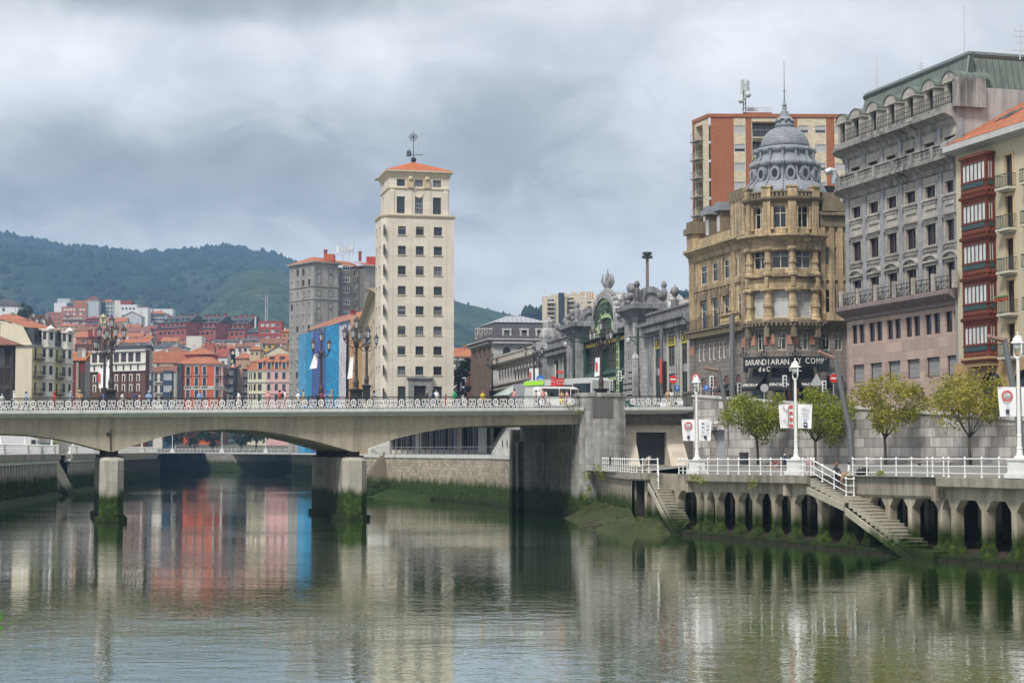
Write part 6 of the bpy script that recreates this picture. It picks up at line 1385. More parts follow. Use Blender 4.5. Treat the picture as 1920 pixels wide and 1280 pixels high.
for o in ol: window(r,fl,o,.5,W_DARK,nx=1,ny=4,fw=.12)
mb=MB(); mb.sweep([Lf,C,Rr],[(.003,ze-1.1),(.2,ze-.8),(.35,ze-.3),(1.0,ze-.05),(1.0,ze+.2),(.0,ze+.25)]); k=30
for i in range(k): s=f.L*(i+.5)/k; f.box(mb,s-.22,s+.22,ze-.75,ze-.28,.2,.75)
for i in range(14): s=fl.L*(i+.5)/14; fl.box(mb,s-.3,s+.3,ze-.75,ze-.28,.2,.75)
mb.build('cornice',GRST,r)
mb=MB(); zm=f.z(930,603); zr=f.z(966,587); q0=[fl.p(0,.2),fl.p(fl.L,.2)+f.n*.2,f.p(f.L,.2),f.p(f.L,.2)+dl*20,fl.p(0,.2)+du*20]; q0=[Lf,C,Rr,Rr+dl*(Lf-C).length,Lf+du*(Rr-C).length][:4]; q0[3]=Rr+dl*(Lf-C).length
ct=sum(q0,V((0,0)))/4; q1=[ct+(p-ct)*(1-1.6/((p-ct).length))for p in q0]
for i in range(4): a,b_=q0[i],q0[(i+1)%4]; c,d_=q1[(i+1)%4],q1[i]; mb.face([(a.x,a.y,ze+.2),(b_.x,b_.y,ze+.2),(c.x,c.y,zm),(d_.x,d_.y,zm)])
mo=mb.build('mansard',MSL,r)
mb=MB(); q2=[ct+(p-ct)*.3 for p in q1]; q1o=[ct+(p-ct)*1.03 for p in q1]
for i in range(4): a,b_=q1o[i],q1o[(i+1)%4]; c,d_=q2[(i+1)%4],q2[i]; mb.face([(a.x,a.y,zm),(b_.x,b_.y,zm),(c.x,c.y,zr),(d_.x,d_.y,zr)])
mb.face([(p.x,p.y,zr) for p in q2]); mb.build('roof',seam('zinc_sheet',(.25,.26,.28),(.33,.34,.36),.9),r)
for (ff,a,b_) in ((f,945.5,956),(f,978.5,988.5),(f,1008,1018),(fl,889,892),(fl,897.5,900.5),(fl,906.5,909.5),(fl,915,918)):
 s0,s1=ff.s(a,625),ff.s(b_,625); z0,z1=ff.z((a+b_)/2,632),ff.z((a+b_)/2,618.5); mb=MB(); w_=MB()
 ff.box(mb,s0-.35,s0,z0-.2,z1,-2,-.25); ff.box(mb,s1,s1+.35,z0-.2,z1,-2,-.25); ff.box(mb,s0-.45,s1+.45,z1,z1+.35,-2,-.2); ff.box(mb,s0-.4,s1+.4,z0-.45,z0-.2,-2,-.2); ff.box(mb,s0,s1,z0-.2,z1,-2,-.5,1); mb.build('dormer',[GRST,G_DARK],mo)
A=meet(Lf,dl,874); Af=Fac(A,Lf); mb=MB(); z1=Af.z(876,672); oo=[dict(s0=Af.L*.25,s1=Af.L*.6,z0=Af.z(879,693),z1=Af.z(879,676))]; wall(mb,Af,0,Af.L,6,z1,oo,.3); 
mb.sweep([A,Lf],[(.003,z1-.4),(.8,z1),(.8,z1+.2),(0,z1+.25)],1); mb.build('annexe',[stone('rust_brick',(.20,.085,.06),.2,blocks=(.8,.25),mortar=.8,streak=.3),BRST],r)
for o in oo: window(r,Af,o,.3,W_DARK,nx=3,ny=2,fw=.15)
STN=stone('weathered_grey_stone',(.46,.465,.47),.28,blocks=(1.1,.55),mortar=.55,streak=.95,scol=(.07,.07,.072),fine=2,bump=.4); STW2=stone('cream_jamb_stone',(.52,.47,.40),.15,streak=.4)
STD=stone('sooty_grey_stone',(.30,.30,.31),.3,streak=.9,scol=(.05,.05,.052),fine=2,bump=.4); TGREEN=plain('station_green_iron',(.02,.05,.042),.45,var=.3); TGL=stone('green_tile_panel',(.10,.15,.10),.4,fine=4,bump=.2); YT=plain('yellow_tile',(.62,.42,.04),.4); LGT=stone('pale_green_tile',(.42,.52,.30),.2,fine=4)
SD=V((-.189,.982)).normalized(); SB=gp(1297,206); SA=meet(SB,SD,925); SFc=Fac(SA,SB); S=SFc
st=thing('railway_station','ornate grey stone railway station with green iron arch front and colonnade wing','station',(S.P(S.s(1150),ZS)))
z_=lambda px,py: S.z(px,py); s_=lambda px,py=680: S.s(px,py)
ws=[(s_(1229.5),s_(1239)),(s_(1254),s_(1266)),(s_(1279),s_(1289))]; zt=z_(1256,618); zc=z_(1256,600)
op=[dict(s0=a,s1=b_,z0=z_(1260,686),z1=z_(1260,632)) for a,b_ in ws]+[dict(s0=a,s1=b_,z0=ZS-.2,z1=z_(1260,700)) for a,b_ in ws]
sR0=s_(1214); mb=MB(); wall(mb,S,sR0,S.L,7,zc,op,.14); 
for a,b_ in ws:
 for q in (a-.75,b_+.05): S.box(mb,q,q+.7,ZS,zt,.003,.05,1)
for q in ((ws[0][1]+ws[1][0])/2,(ws[1][1]+ws[2][0])/2,ws[0][0]-2.0,ws[2][1]+1.7):
 S.box(mb,q-.75,q+.75,ZS,zt-.4,.003,.16); S.box(mb,q-.9,q+.9,zt-.4,zt,.003,.3); S.box(mb,q-.8,q+.8,ZS,ZS+1.5,.163,.24)
mb.build('wing_wall',[STN,STW2],st)
for o in op: window(st,S,o,.14,TGREEN,nx=2,ny=3,fw=.14)
SIGN_Y=plain('station_sign_yellow',(.60,.50,.06),.5); 
for (a,b_),t in zip(ws,('CAFE','FEVE','CAFE')):
 mb=MB(); z0,z1=z_(1260,644),z_(1260,632.5); S.box(mb,a-.25,b_+.25,z0-.25,z1+.1,-.1,.06); so_=mb.build('sign',SIGN_Y,st); text(t,1.45,S.P((a+b_)/2,(z0+z1)/2,.07),(S.u.x,S.u.y,0),INK,so_,sx=min(1.0,(b_-a)/3.4))
def parapet(a,b_,zc,par,urn=()):
 mb=MB(); mb.sweep([S.p(a),S.p(b_)],[(.003,zc-1.6),(.25,zc-1.5),(.25,zc-1.1),(.7,zc-.5),(1.15,zc-.2),(1.15,zc+.15),(.3,zc+.2),(.3,zc+.5),(.0,zc+.5)])
 k=int((b_-a)/.75)
 for i in range(k): q=a+(b_-a)*(i+.5)/k; S.box(mb,q-.18,q+.18,zc-1.1,zc-.45,.25,.95)
 S.box(mb,a,b_,zc+1.25,zc+1.5,-.3,.35)
 for i in range(k): q=a+(b_-a)*(i+.5)/k; S.box(mb,q-.2,q+.2,zc+.5,zc+1.25,-.15,.2)
 mb.build('parapet',STD,par)
 for q in urn:
  mb=MB(); c=S.p(q,.0); S.box(mb,q-.4,q+.4,zc+1.5,zc+2.3,-.4,.4); mb.lathe((c.x,c.y,zc+2.3),[(.35,0),(.18,.2),(.2,.35),(.52,.8),(.56,1.1),(.4,1.45),(.12,1.65),(.04,1.85)],8); mb.build('urn',STD,par)
parapet(sR0,S.L,zc,st,(s_(1241,560),s_(1265.5,560)))
def pylon(pa,pb,ytop,ycrown,stat,par):
 a,b_=s_(pa),s_(pb); xm=(pa+pb)/2; z1=z_(xm,ytop); mb=MB(); S.box(mb,a,b_,7,z1,-2.5,.9)
 for e in (a+.1,b_-1.5): S.box(mb,e,e+1.4,ZS+5,z1-.6,.903,1.4)
 for i in range(9): S.box(mb,a-.1,b_+.1,ZS+.2+i*.75,ZS+.75+i*.75,.903,1.55 if i<7 else 1.3)
 mb.build('pylon',STN,par)
 mb=MB(); P4=[S.p(a,-2.5),S.p(a,.9),S.p(b_,.9),S.p(b_,-2.5)]; h=z_(xm,ycrown)-z1
 mb.sweep(P4,[(.003,z1-.6),(.2,z1-.4),(.3,z1+.1),(.9,z1+.8),(1.3,z1+1.1),(1.3,z1+1.7),(.5,z1+1.9),(.35,z1+h),(-1.6,z1+h)])
 for i in range(7): q=a+(b_-a)*(i+.5)/7; S.box(mb,q-.2,q+.2,z1-.2,z1+.75,.3,.95)
 mb.prism(P4,z1,z1+h-.01)
 c=S.P(b_-.6,z1+h,-.5); NN=V((S.n.x,S.n.y,0)); mb.ring(c,NN,V((0,0,1)),1.75,.01,2.4,24); mb.ring(c+V((S.u.x*1.3,S.u.y*1.3,0)),NN,V((0,0,1)),1.3,.95,.3,18)
 c2=S.P((a+b_)/2,z1+h,1.7)+V((S.n.x*.1,S.n.y*.1,.6)); mb.ball(c2,.45,8,5)
 mb.build('crown',STD,par)
 for e in (-2.4,1.2):
  mb=MB(); c=S.p(b_,e); mb.lathe((c.x,c.y,z1+1.7),[(.4,0),(.42,.3),(.28,.4),(.38,.8),(.42,1.6),(.3,2.0),(.22,2.1),(.4,2.5),(.3,2.85),(.08,3.05)],8); mb.build('finial',STD,par)
 q=S.P(a+.8,z1+1.2,.5); k=stat*.72; mb=MB()
 mb.lathe((q.x,q.y,q.z-.2),[(1.9*k,0),(1.7*k,.6*k),(1.45*k,1.6*k),(1.1*k,2.8*k),(.85*k,3.4*k),(.55*k,3.8*k)],9,sq=.8); mb.ball((q.x-.2,q.y-.2,q.z+4.2*k),.85*k,9,7,0,1.15); mb.ball((q.x-.35*k,q.y-1.0*k,q.z+2.6*k),.7*k,7,5); mb.ball((q.x-1.4*k,q.y,q.z+1.0*k),.8*k,7,5); mb.ball((q.x+.8*k,q.y-.9*k,q.z+.8*k),.75*k,7,5)
 mb.tube([(q.x-1.0*k,q.y-.6*k,q.z+3.1*k),(q.x-1.4*k,q.y-1.2*k,q.z+1.9*k),(q.x-.6*k,q.y-1.7*k,q.z+1.4*k)],[.4*k,.35*k,.3*k],6); mb.tube([(q.x-.5*k,q.y-.9*k,q.z+1.2*k),(q.x-.8*k,q.y-2.0*k,q.z+1.0*k),(q.x-.8*k,q.y-2.1*k,q.z-.2*k)],[.55*k,.5*k,.4*k],6)
 for x in (-.5,.2): mb.tube([(q.x+x,q.y+.4,q.z+.3),(q.x+x*2.4,q.y+.8,q.z+2.2*k),(q.x+x*2,q.y+.9,q.z+3.5*k)],[.35,.55,.12],6)
 mb.build('statue',STD,par)
pylon(1190,1212,598,566,1.0,st); pylon(1079,1098,629,602,.8,st)
zcL=z_(1052,651); wl=[(s_(1039),s_(1047)),(s_(1057),s_(1065)),(s_(1070),s_(1077))]; op=[dict(s0=a,s1=b_,z0=ZS,z1=z_(1055,672)) for a,b_ in wl]
mb=MB(); a0,b0=s_(1028),s_(1080); wall(mb,S,a0,b0,7,zcL,op,.14)
for a,b_ in wl:
 for q in (a-.9,b_+.1): S.box(mb,q,q+.8,ZS,z_(1055,668),.003,.05,1)
for q in (wl[0][0]-2.6,(wl[0][1]+wl[1][0])/2,(wl[1][1]+wl[2][0])/2): S.box(mb,q-.8,q+.8,ZS,z_(1055,664),.003,.18)
mb.build('wing_wall',[STN,STW2],st); parapet(a0,b0,zcL,st,(s_(1047,640),s_(1064,636)))
for o in op: window(st,S,o,.14,TGREEN,nx=2,ny=4,fw=.16)
a,b_=s_(1019),s_(1031); z1=z_(1024,657); mb=MB(); S.box(mb,a,b_,7,z1,-3,.9); mb.sweep([S.p(a,-3),S.p(a,.9),S.p(b_,.9),S.p(b_,-3)],[(.003,z1-.6),(.6,z1-.2),(.6,z1+.2),(0,z1+.25)]); q=S.p((a+b_)/2,-.2); mb.lathe((q.x,q.y,z1),[(1.9,0),(1.9,1.0),(1.3,1.1),(1.5,2.2),(1.1,3.4),(.8,3.6),(.9,4.6),(.4,5.4)],8); mb.build('end_pavilion',STN,st)
ga,gb=s_(1100),s_(1190); zg=z_(1150,642)
mb=MB(); S.box(mb,ga,gb,7,z_(1120,655),-3,-1.4,1)
bays=[(1102,1126),(1136,1158),(1168,1191)]
zsill=z_(1147,690); zhead=z_(1147,643)
op=[dict(s0=s_(a),s1=s_(b_),z0=zsill,z1=zhead) for a,b_ in bays]+[dict(s0=s_(a)+.4,s1=s_(b_)-.4,z0=ZS-.2,z1=z_(1147,714)) for a,b_ in bays]
wall(mb,S,ga,gb,7,z_(1147,631),op,.12); mb.build('iron_front',[TGREEN,STD],st)
for k,o in enumerate(op): window(st,S,o,.12,TGREEN,nx=5,ny=3 if k<3 else 2,fw=.12,glz=[(glassm('station_glass',(.05,.052,.055)),.6),(G_MID,.4)])
mb=MB()
for a,b_ in bays:
 S.box(mb,s_(a),s_(b_),z_(1147,712),z_(1147,693),.02,.2,0); S.box(mb,s_(a),s_(b_),z_(1147,713.5),z_(1147,708),.203,.3,1); S.box(mb,s_(a)-.3,s_(b_)+.3,zhead+.05,z_(1147,635.5),.02,.3,2)
 for i in range(4): q=S.P(s_(a)+(s_(b_)-s_(a))*(i+.5)/4,z_(1147,700),.3); mb.ball(q,.4,6,4,3)
mb.build('tile_band',[TGL,LGT,YT,TGREEN],st)
mb=MB()
for x in (1099.5,1131,1163,1191.5): S.box(mb,s_(x)-.9,s_(x)+.9,ZS,z_(1147,628),.003,.35)
for i in range(26): q=ga+(gb-ga)*(i+.5)/26; mb.obox(S.P(q-.15,z_(1147,637),.3),V((S.u.x*.3,S.u.y*.3,0)),V((S.n.x*.8,S.n.y*.8,.8)),V((0,0,.35)))
S.box(mb,ga,gb,z_(1147,631.5),z_(1147,629),-.5,1.1)
mb.build('iron_post',TGREEN,st)
mb=MB(); S.box(mb,s_(1161.3),s_(1166.3),ZS,z_(1163,575),.353,.45); strip=mb.build('tile_strip',LGT,st)
for i in range(15): mb=MB(); z=ZS+1.5+i*1.05; mb.ring(S.P(s_(1163.8),z,.47),V((S.u.x,S.u.y,0)),V((0,0,1)),.55,.35,.05,8,sq=.75); mb.build('letter',TGREEN,strip)
ac=(s_(1131)+s_(1163.8))/2; hw_=(s_(1163.8)-s_(1131))/2+.6; zsp=z_(1147,605); ztp=z_(1147,566); rise=ztp-zsp
def arch(mb,ro_,ri,ho,hi,d0,d1,m=0,legs=None):
 n=24; pts=[]
 for i in range(n+1):
  t=math.pi*i/n; pts.append(((ac-ro_*math.cos(t),zsp+ho*math.sin(t)),(ac-ri*math.cos(t),zsp+hi*math.sin(t))))
 if legs is not None: pts=[((ac-ro_,legs),(ac-ri,legs))]+pts+[((ac+ro_,legs),(ac+ri,legs))]
 for (o1,i1),(o2,i2) in zip(pts,pts[1:]):
  mb.raw([S.P(*o1,d1),S.P(*o2,d1),S.P(*i2,d1),S.P(*i1,d1),S.P(*o1,d0),S.P(*o2,d0),S.P(*i2,d0),S.P(*i1,d0)],[(0,1,2,3),(4,7,6,5),(0,4,5,1),(3,2,6,7)],m)
mb=MB(); arch(mb,hw_+1.3,hw_+.5,rise+1.3,rise+.5,-9,1.3,0,legs=z_(1147,630)); 
for i in range(15): t=math.pi*(i+.5)/15; mb.ball(S.P(ac-(hw_+1.5)*math.cos(t),zsp+(rise+1.5)*math.sin(t),.8),.42,6,4)
mb.build('arch_stone',STN,st)
mb=MB(); arch(mb,hw_+.5,hw_-1.7,rise+.5,rise-2.2,-.2,1.0,0,legs=z_(1147,630)); ab_=mb.build('letter_band',LGT,st)
mb=MB(); arch(mb,hw_-1.7,hw_-3.2,rise-2.2,rise-4.0,-2.5,.6,0,legs=z_(1147,630)); mb.build('arch_rib',TGREEN,st)
mb=MB(); arch(mb,hw_-3.2,hw_-3.6,rise-4.0,rise-4.5,-2.4,.0,0,legs=z_(1147,630)); mb.build('arch_line',YT,st)
mb=MB(); m_=20; vs=[S.P(ac-(hw_-3.2)*math.cos(math.pi*i/m_),zsp+(rise-4)*math.sin(math.pi*i/m_),-2.3) for i in range(m_+1)]; mb.face([S.P(ac-hw_+3.2,z_(1147,632),-2.3)]+[S.P(ac+hw_-3.2,z_(1147,632),-2.3)]+vs[::-1]); 
for k in range(6): q=ac-hw_+3.4+(2*hw_-6.8)*k/5; S.box(mb,q-.08,q+.08,z_(1147,632),zsp+.3,-2.29,-2.15,1)
mb.build('fanlight',[glassm('fan_glass',(.10,.17,.15),.2),TGREEN],st)
mb=MB(); cq=S.P(ac+.6,z_(1147,603),-1.9); mb.ring(cq,V((S.u.x,S.u.y,0)),V((0,0,1)),2.1,.01,.3,24); mb.ring(cq+V((S.n.x*.2,S.n.y*.2,0)),V((S.u.x,S.u.y,0)),V((0,0,1)),2.4,1.9,.3,24,1); mb.tube([cq+V((S.n.x*.3,S.n.y*.3,0)),cq+V((S.n.x*.3,S.n.y*.3,1.4))],.08,4,1); mb.tube([cq+V((S.n.x*.3,S.n.y*.3,0)),cq+V((S.n.x*.3+.7,S.n.y*.3-.7,.3))],.08,4,1); mb.build('clock',[WHITE,STD],st)
mb=MB()
for i in range(22):
 t=math.pi*(i+.5)/22; c=S.P(ac-(hw_-.6)*math.cos(t),zsp+(rise-.85)*math.sin(t),1.02); rr=V((S.u.x,S.u.y,0))*(-math.cos(t))+V((0,0,1))*math.sin(t); tt=V((S.u.x,S.u.y,0))*math.sin(t)+V((0,0,1))*math.cos(t)
 k=i%4
 if k in (0,2): mb.ring(c,tt,rr,.5,.28,.08,8,sq=1.5)
 if k in (1,2,3): mb.obox(c-tt*.45-rr*.8,tt*.22,V((S.n.x*.08,S.n.y*.08,0)),rr*1.6)
 if k in (1,3): mb.obox(c-tt*.45+rr*.55,tt*.9,V((S.n.x*.07,S.n.y*.07,0)),rr*.22); mb.obox(c-tt*.45-rr*.1,tt*.7,V((S.n.x*.07,S.n.y*.07,0)),rr*.2)
mb.build('lettering',TGREEN,ab_)
q=S.P(ac+.3,zsp+rise+1.2,.6); mb=MB(); K=.5; mb.lathe((q.x,q.y,q.z),[(1.3*K,0),(.9*K,.9*K),(.6*K,1.4*K),(.75*K,2.4*K),(.5*K,3.6*K),(.6*K,4.3*K),(.2*K,5.2*K)],8)
for e in ((-.9,.3),(.9,.2),(.2,-.8),(-.3,.7),(.6,.6)): mb.tube([(q.x+e[0]*.4,q.y+e[1]*.4,q.z+1.6*K),(q.x+e[0]*.9,q.y+e[1]*.9,q.z+3.2*K),(q.x+e[0]*.7,q.y+e[1]*.7,q.z+5.4*K)],[.2,.18,.04],5)
mb.tube([(q.x,q.y,q.z+4*K),(q.x,q.y,q.z+6.8*K)],[.15,.03],4); mb.build('arch_sculpture',STD,st)
mb=MB(); mb.face([S.P(sR0-20,zc-3,-2.6),S.P(S.L,zc-3,-2.6),S.P(S.L,zc-3,-20),S.P(sR0-20,zc-3,-20)]); mb.face([S.P(a0,zcL-1,-1),S.P(b0,zcL-1,-1),S.P(b0,zcL-1,-20),S.P(a0,zcL-1,-20)]); mb.face([S.P(ga,zc-3,-2),S.P(gb,zc-3,-2),S.P(gb,zc-3,-30),S.P(ga,zc-3,-30)]); mb.build('roof',SLATE,st)
CWL=stone('colonnade_stone',(.50,.47,.43),.15,streak=.45,scol=(.16,.15,.14)); c0,c1=0,s_(1020); zt=z_(970,683); z0_=z_(970,716); r=thing('colonnade','long colonnade wing of round stone columns beside the station','building',(S.P(c1/2,ZS)))
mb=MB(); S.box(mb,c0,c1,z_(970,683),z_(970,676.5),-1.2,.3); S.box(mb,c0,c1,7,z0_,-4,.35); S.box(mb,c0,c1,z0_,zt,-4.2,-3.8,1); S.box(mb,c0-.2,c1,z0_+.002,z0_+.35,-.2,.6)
S.box(mb,c1-1.5,c1,7,zt,-3,.3)
kk=34
for i in range(kk): q=c0+(c1-c0)*(i+.5)/kk; S.box(mb,q-.45,q+.45,ZS+2.2,z0_-.8,.353,.42,1)
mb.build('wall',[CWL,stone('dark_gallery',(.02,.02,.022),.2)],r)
mb=MB(); mb.sweep([S.p(c0),S.p(c1)],[(.3,z_(970,677)),(1.0,z_(970,676)),(1.1,z_(970,673.5)),(-.3,z_(970,673.2))]); zz0=z_(970,673.2)
for i in range(44): q=c0+(c1-c0)*(i+.5)/44; S.box(mb,q-.35,q+.35,zz0,zz0+1.2,-.2,.35)
S.box(mb,c0,c1,zz0+1.2,zz0+1.5,-.3,.45); mb.build('cornice',CWL,r)
cp=MB(); h=zt-z0_; cp.lathe((0,0,0),[(.28,0),(.28,.15),(.2,.25),(.19,h*.5),(.165,h-.3),(.21,h-.24),(.25,h-.1),(.28,h)],12); cpo=cp.build('column',CWL,None,True); n=15
for i in range(n):
 o=cpo if i==0 else cpo.copy()
 if i: COL.objects.link(o)
 o.location=S.P(s_(934)+(c1-1.6-s_(934))*i/(n-1),z0_,-.3); attach(o,r)
APB=stone('beige_apartment_render',(.56,.49,.38),.08,streak=.2); APB2=stone('ochre_chimney_render',(.52,.33,.15),.1)
def apt(lab,x0,x1,yt,Y,cols,nr,pitch,mat_=APB,y0=None,dark=None):
 A=gp(x0,Y);B=gp(x1,Y); f=Fac(A,B); z1=pz((x0+x1)/2,yt,Y); rows=[((y0 or yt+5)+pitch*i,(y0 or yt+5)+pitch*i+pitch*.55) for i in range(nr)]
 return house('apartment_tower',lab,A,B,14,20,z1,mat_,None,rows=rows,cols=cols,cat='apartment building',group='apartment towers behind the station',base=30)
r,f,_,_=apt('beige apartment tower slab with a dark vertical strip, behind the station arch',1018,1063,556,620,[(1026,1040),(1067-2,1068)][:1],9,8.2,y0=561)
mb=MB(); f.box(mb,f.s(1047,600),f.s(1058,600),20,f.z(1050,549),.003,.6); mb.build('dark_strip',SKY_,r); 
mb=MB(); f.box(mb,f.s(1033,550),f.s(1063,550),f.z(1040,556),f.z(1040,551),-8,-1); mb.build('roof_storey',APB,r)
for i in range(9): balcony(r,f,f.s(1025.5,600),f.s(1041,600),f.z(1033,567.3+8.2*i),.9,1.1,APB,plain('balcony_grey',(.25,.25,.26),.5),step=.5)
r,f,_,_=apt('beige apartment tower with rooftop huts, right of the dark strip',1058,1098,552,624,[(1064,1076),(1089.5,1092),(1094.5,1096.5)],9,8.6,y0=558)
for i in range(9): balcony(r,f,f.s(1063,600),f.s(1077.5,600),f.z(1070,564.3+8.6*i),.9,1.1,APB,plain('balcony_grey',(.25,.25,.26),.5),step=.5)
for x0,x1,y in ((1058,1064,548),(1071,1082,546),(1088,1097,547)): mb=MB(); f.box(mb,f.s(x0,550),f.s(x1,550),f.z(1075,552.5),f.z(1075,y),-6,-1); mb.build('roof_hut',APB2 if x0>1080 else APB,r)
r,f,_,_=apt('lower beige apartment block with ochre chimneys, behind the arch',1098,1142,560,640,[(1101,1109),(1112,1115),(1120,1124),(1128,1132)],6,8.6,y0=565)
for x,y in ((1102,546),(1107,546),(1112,547),(1120,552),(1132,551)): mb=MB(); f.box(mb,f.s(x-1.6,560),f.s(x+1.6,560),f.z(1110,561),f.z(1110,y),-3,-1); mb.build('chimney',APB2,r)
r,f,_,_=apt('grey apartment roofs peeping out right of the station arch',1142,1180,560,660,[(1150,1156),(1164,1170)],4,8,mat_=GREYC)
r,f,_,_=apt('cream hillside apartments between the station crown and the dome building',1232,1300,562,640,[(1236,1239),(1246,1249.5),(1255,1258.5),(1265,1268.5),(1275,1278.5),(1287,1290)],5,9,y0=572,mat_=stone('cream_apartment_render',(.58,.55,.45),.08,streak=.2))
for x in (1240,1252,1264,1278,1291): mb=MB(); f.box(mb,f.s(x-2.5,560),f.s(x+2.5,560),f.z(1265,562.5),f.z(1265,557),-6,-1); mb.build('roof_hut',P('brick_hut',(.3,.12,.08)),r)
q=at(1214,600,330); r=thing('floodlight_mast','tall rust-brown floodlight mast rising behind the station','street lamp',(q.x,q.y,ZS)); mb=MB(); t=at(1213.5,478,330); mb.tube([(q.x,q.y,ZS),(t.x,t.y,t.z)],[.42,.28],8); mb.build('pole',plain('mast_brown',(.20,.13,.09),.6),r)
mb=MB(); mb.lathe((t.x,t.y,t.z-.1),[(.3,0),(.9,.2),(.9,.6),(.3,.7)],8)
for i in range(6): a=i*math.pi/3; mb.box(t.x+math.cos(a)*.75-.22,t.x+math.cos(a)*.75+.22,t.y+math.sin(a)*.75-.22,t.y+math.sin(a)*.75+.22,t.z-.65,t.z-.15)
mb.build('lamp_head',W_DARK,r)
GOLD=stone('golden_sandstone',(.56,.43,.265),.36,blocks=(1.0,.5),mortar=.7,streak=.95,scol=(.10,.085,.065),fine=2.5,bump=.35,bvar=.2)
GOLDD=stone('sooty_sandstone',(.22,.18,.125),.3,streak=.8,scol=(.045,.042,.04),fine=2.5,bump=.4); GBASE=stone('grey_rusticated_stone',(.25,.225,.20),.2,blocks=(1.3,.5),mortar=.4,streak=.6,scol=(.07,.06,.055),bump=.5); PBAND=stone('pink_band_stone',(.42,.22,.16),.2,streak=.4,blocks=(1.5,.45),mortar=.6)
ZINC=stone('zinc_scales',(.23,.25,.28),.18,blocks=(.42,.3),mortar=.6,streak=.3,rough=.45,bump=.5); ZINCP=stone('zinc_trim',(.25,.27,.30),.2,streak=.5,scol=(.12,.13,.14),rough=.5)
DC=gp(1477,189); Rr_=4.35; LD=V((-.2503,.968)).normalized()
ang0=math.atan2(-1,0)  # towards the camera
def tp(deg,r=Rr_): a=rad(-90+deg); return V((DC.x+r*math.cos(a),DC.y+r*math.sin(a)))
dz=lambda py: pz(1474,py,185.2)
J=tp(-80); JL=meet(J,LD,1297); fL=Fac(JL,J); RD2=V((.968,.2503)).normalized(); J2=tp(46); J3=meet(J2,RD2,1592); fR=Fac(J2,J3)
r=dome=thing('domed_building','golden stone corner building with grey scaled dome and rounded tower corner','building',(DC.x,DC.y,10))
zb=[dz(740),dz(652),dz(600),dz(530),dz(444),dz(366)]   # street, mezzanine sill.., balcony, 3rd floor, gallery cornice, top parapet
zz=lambda a,b_: (dz(b_),dz(a))
edges=[-80,-68,-34,0,34,46]; fac=[Fac(tp(a),tp(b_)) for a,b_ in zip(edges,edges[1:])]
fl_rows=[(zz(469,503),.74),(zz(543,595),.76),(zz(622,656),.42),(zz(385,427),.56),(zz(690,752),.74)]
mb=MB(); oo=[]
for k,f in enumerate(fac):
 o=[]
 if 1<=k<=3:
  for (z0,z1),w_ in fl_rows: o.append(dict(s0=f.L*(.5-w_/2),s1=f.L*(.5+w_/2),z0=z0,z1=z1,arch=(z0<dz(700)),rise=.8))
 wall(mb,f,0,f.L,8,zb[2]-1.2,[q for q in o if q['z1']<zb[2]-1.2],.35,1); wall(mb,f,0,f.L,zb[2]-1.2,zb[5],[q for q in o if q['z0']>zb[2]-1.2],.35,0); oo.append(o)
zL=lambda px,a,b_: (fL.z(px,b_),fL.z(px,a))
g3=zL(1336,494,529); g2=zL(1334,563,610); ms=zL(1336,642,674); gd=zL(1330,706,752)
c3=[(1314.5,1327.5),(1336,1348),(1358,1369.5)]; c2=[(1316,1326.5),(1336.5,1347.5),(1358.5,1369)]; cm=[(1310.5+i*7.9+(i//2)*3.0,1314.8+i*7.9+(i//2)*3.0) for i in range(8)]; cg=[(1313,1325),(1335,1347),(1356,1369),(1379,1391)]
oL=[dict(s0=fL.s(a,510),s1=fL.s(b_,510),z0=g3[0],z1=g3[1]) for a,b_ in c3]+[dict(s0=fL.s(a,580),s1=fL.s(b_,580),z0=g2[0]-.4,z1=g2[1]) for a,b_ in c2]+[dict(s0=fL.s(1378,490),s1=fL.s(1381,490),z0=g3[0],z1=g3[1]),dict(s0=fL.s(1384,490),s1=fL.s(1387,490),z0=g3[0],z1=g3[1]),dict(s0=fL.s(1384,570),s1=fL.s(1389,570),z0=g2[0],z1=g2[1])]
oM=[dict(s0=fL.s(a,660),s1=fL.s(b_,660),z0=ms[0],z1=ms[1]) for a,b_ in cm if b_<1394]+[dict(s0=fL.s(a,730),s1=fL.s(b_,730),z0=gd[0]-1,z1=gd[1],arch=True,rise=1.2) for a,b_ in cg]
zbal=fL.z(1334,617); ztL=fL.z(1330,466)
wall(mb,fL,0,fL.L,8,zbal-1,oM,.12,1); wall(mb,fL,0,fL.L,zbal-1,ztL,oL,.12,0)
oRt=[dict(s0=fR.s(a,480),s1=fR.s(b_,480),z0=fR.z(1555,y1),z1=fR.z(1555,y0)) for a,b_ in ((1546.5,1555),(1561,1569)) for y0,y1 in ((463,496),)]+[dict(s0=fR.s(1547,560),s1=fR.s(1568,560),z0=fR.z(1555,586),z1=fR.z(1555,543))]
oRb=[dict(s0=fR.s(a,640),s1=fR.s(b_,640),z0=fR.z(1555,656),z1=fR.z(1555,624)) for a,b_ in ((1543,1557),(1566,1580))]+[dict(s0=fR.s(1549,720),s1=fR.s(1576,720),z0=8.5,z1=fR.z(1560,690),arch=True,rise=.8)]
zR=fR.z(1555,402); wall(mb,fR,0,fR.L,8,zb[2]-1.2,oRb,.3,1); wall(mb,fR,0,fR.L,zb[2]-1.2,zR,oRt,.3,0)
mb.build('wall',[GOLD,GBASE],r)
CREAMW=plain('cream_window_paint',(.62,.58,.47),.5)
for f,o in zip(fac,oo):
 for k,q in enumerate(o):
  if k==4: continue
  window(r,f,q,.35,CREAMW,nx=2,ny=2,fw=.09,glz=[(G_DARK,.5),(G_CURT,.5)] if k==1 else [(G_DARK,.6),(glassm('grey_sky_glass',(.11,.12,.14)),.4)])
for o in oL: window(r,fL,o,.12,CREAMW,nx=1,ny=2,fw=.07,glz=[(G_DARK,.8),(G_MID,.2)])
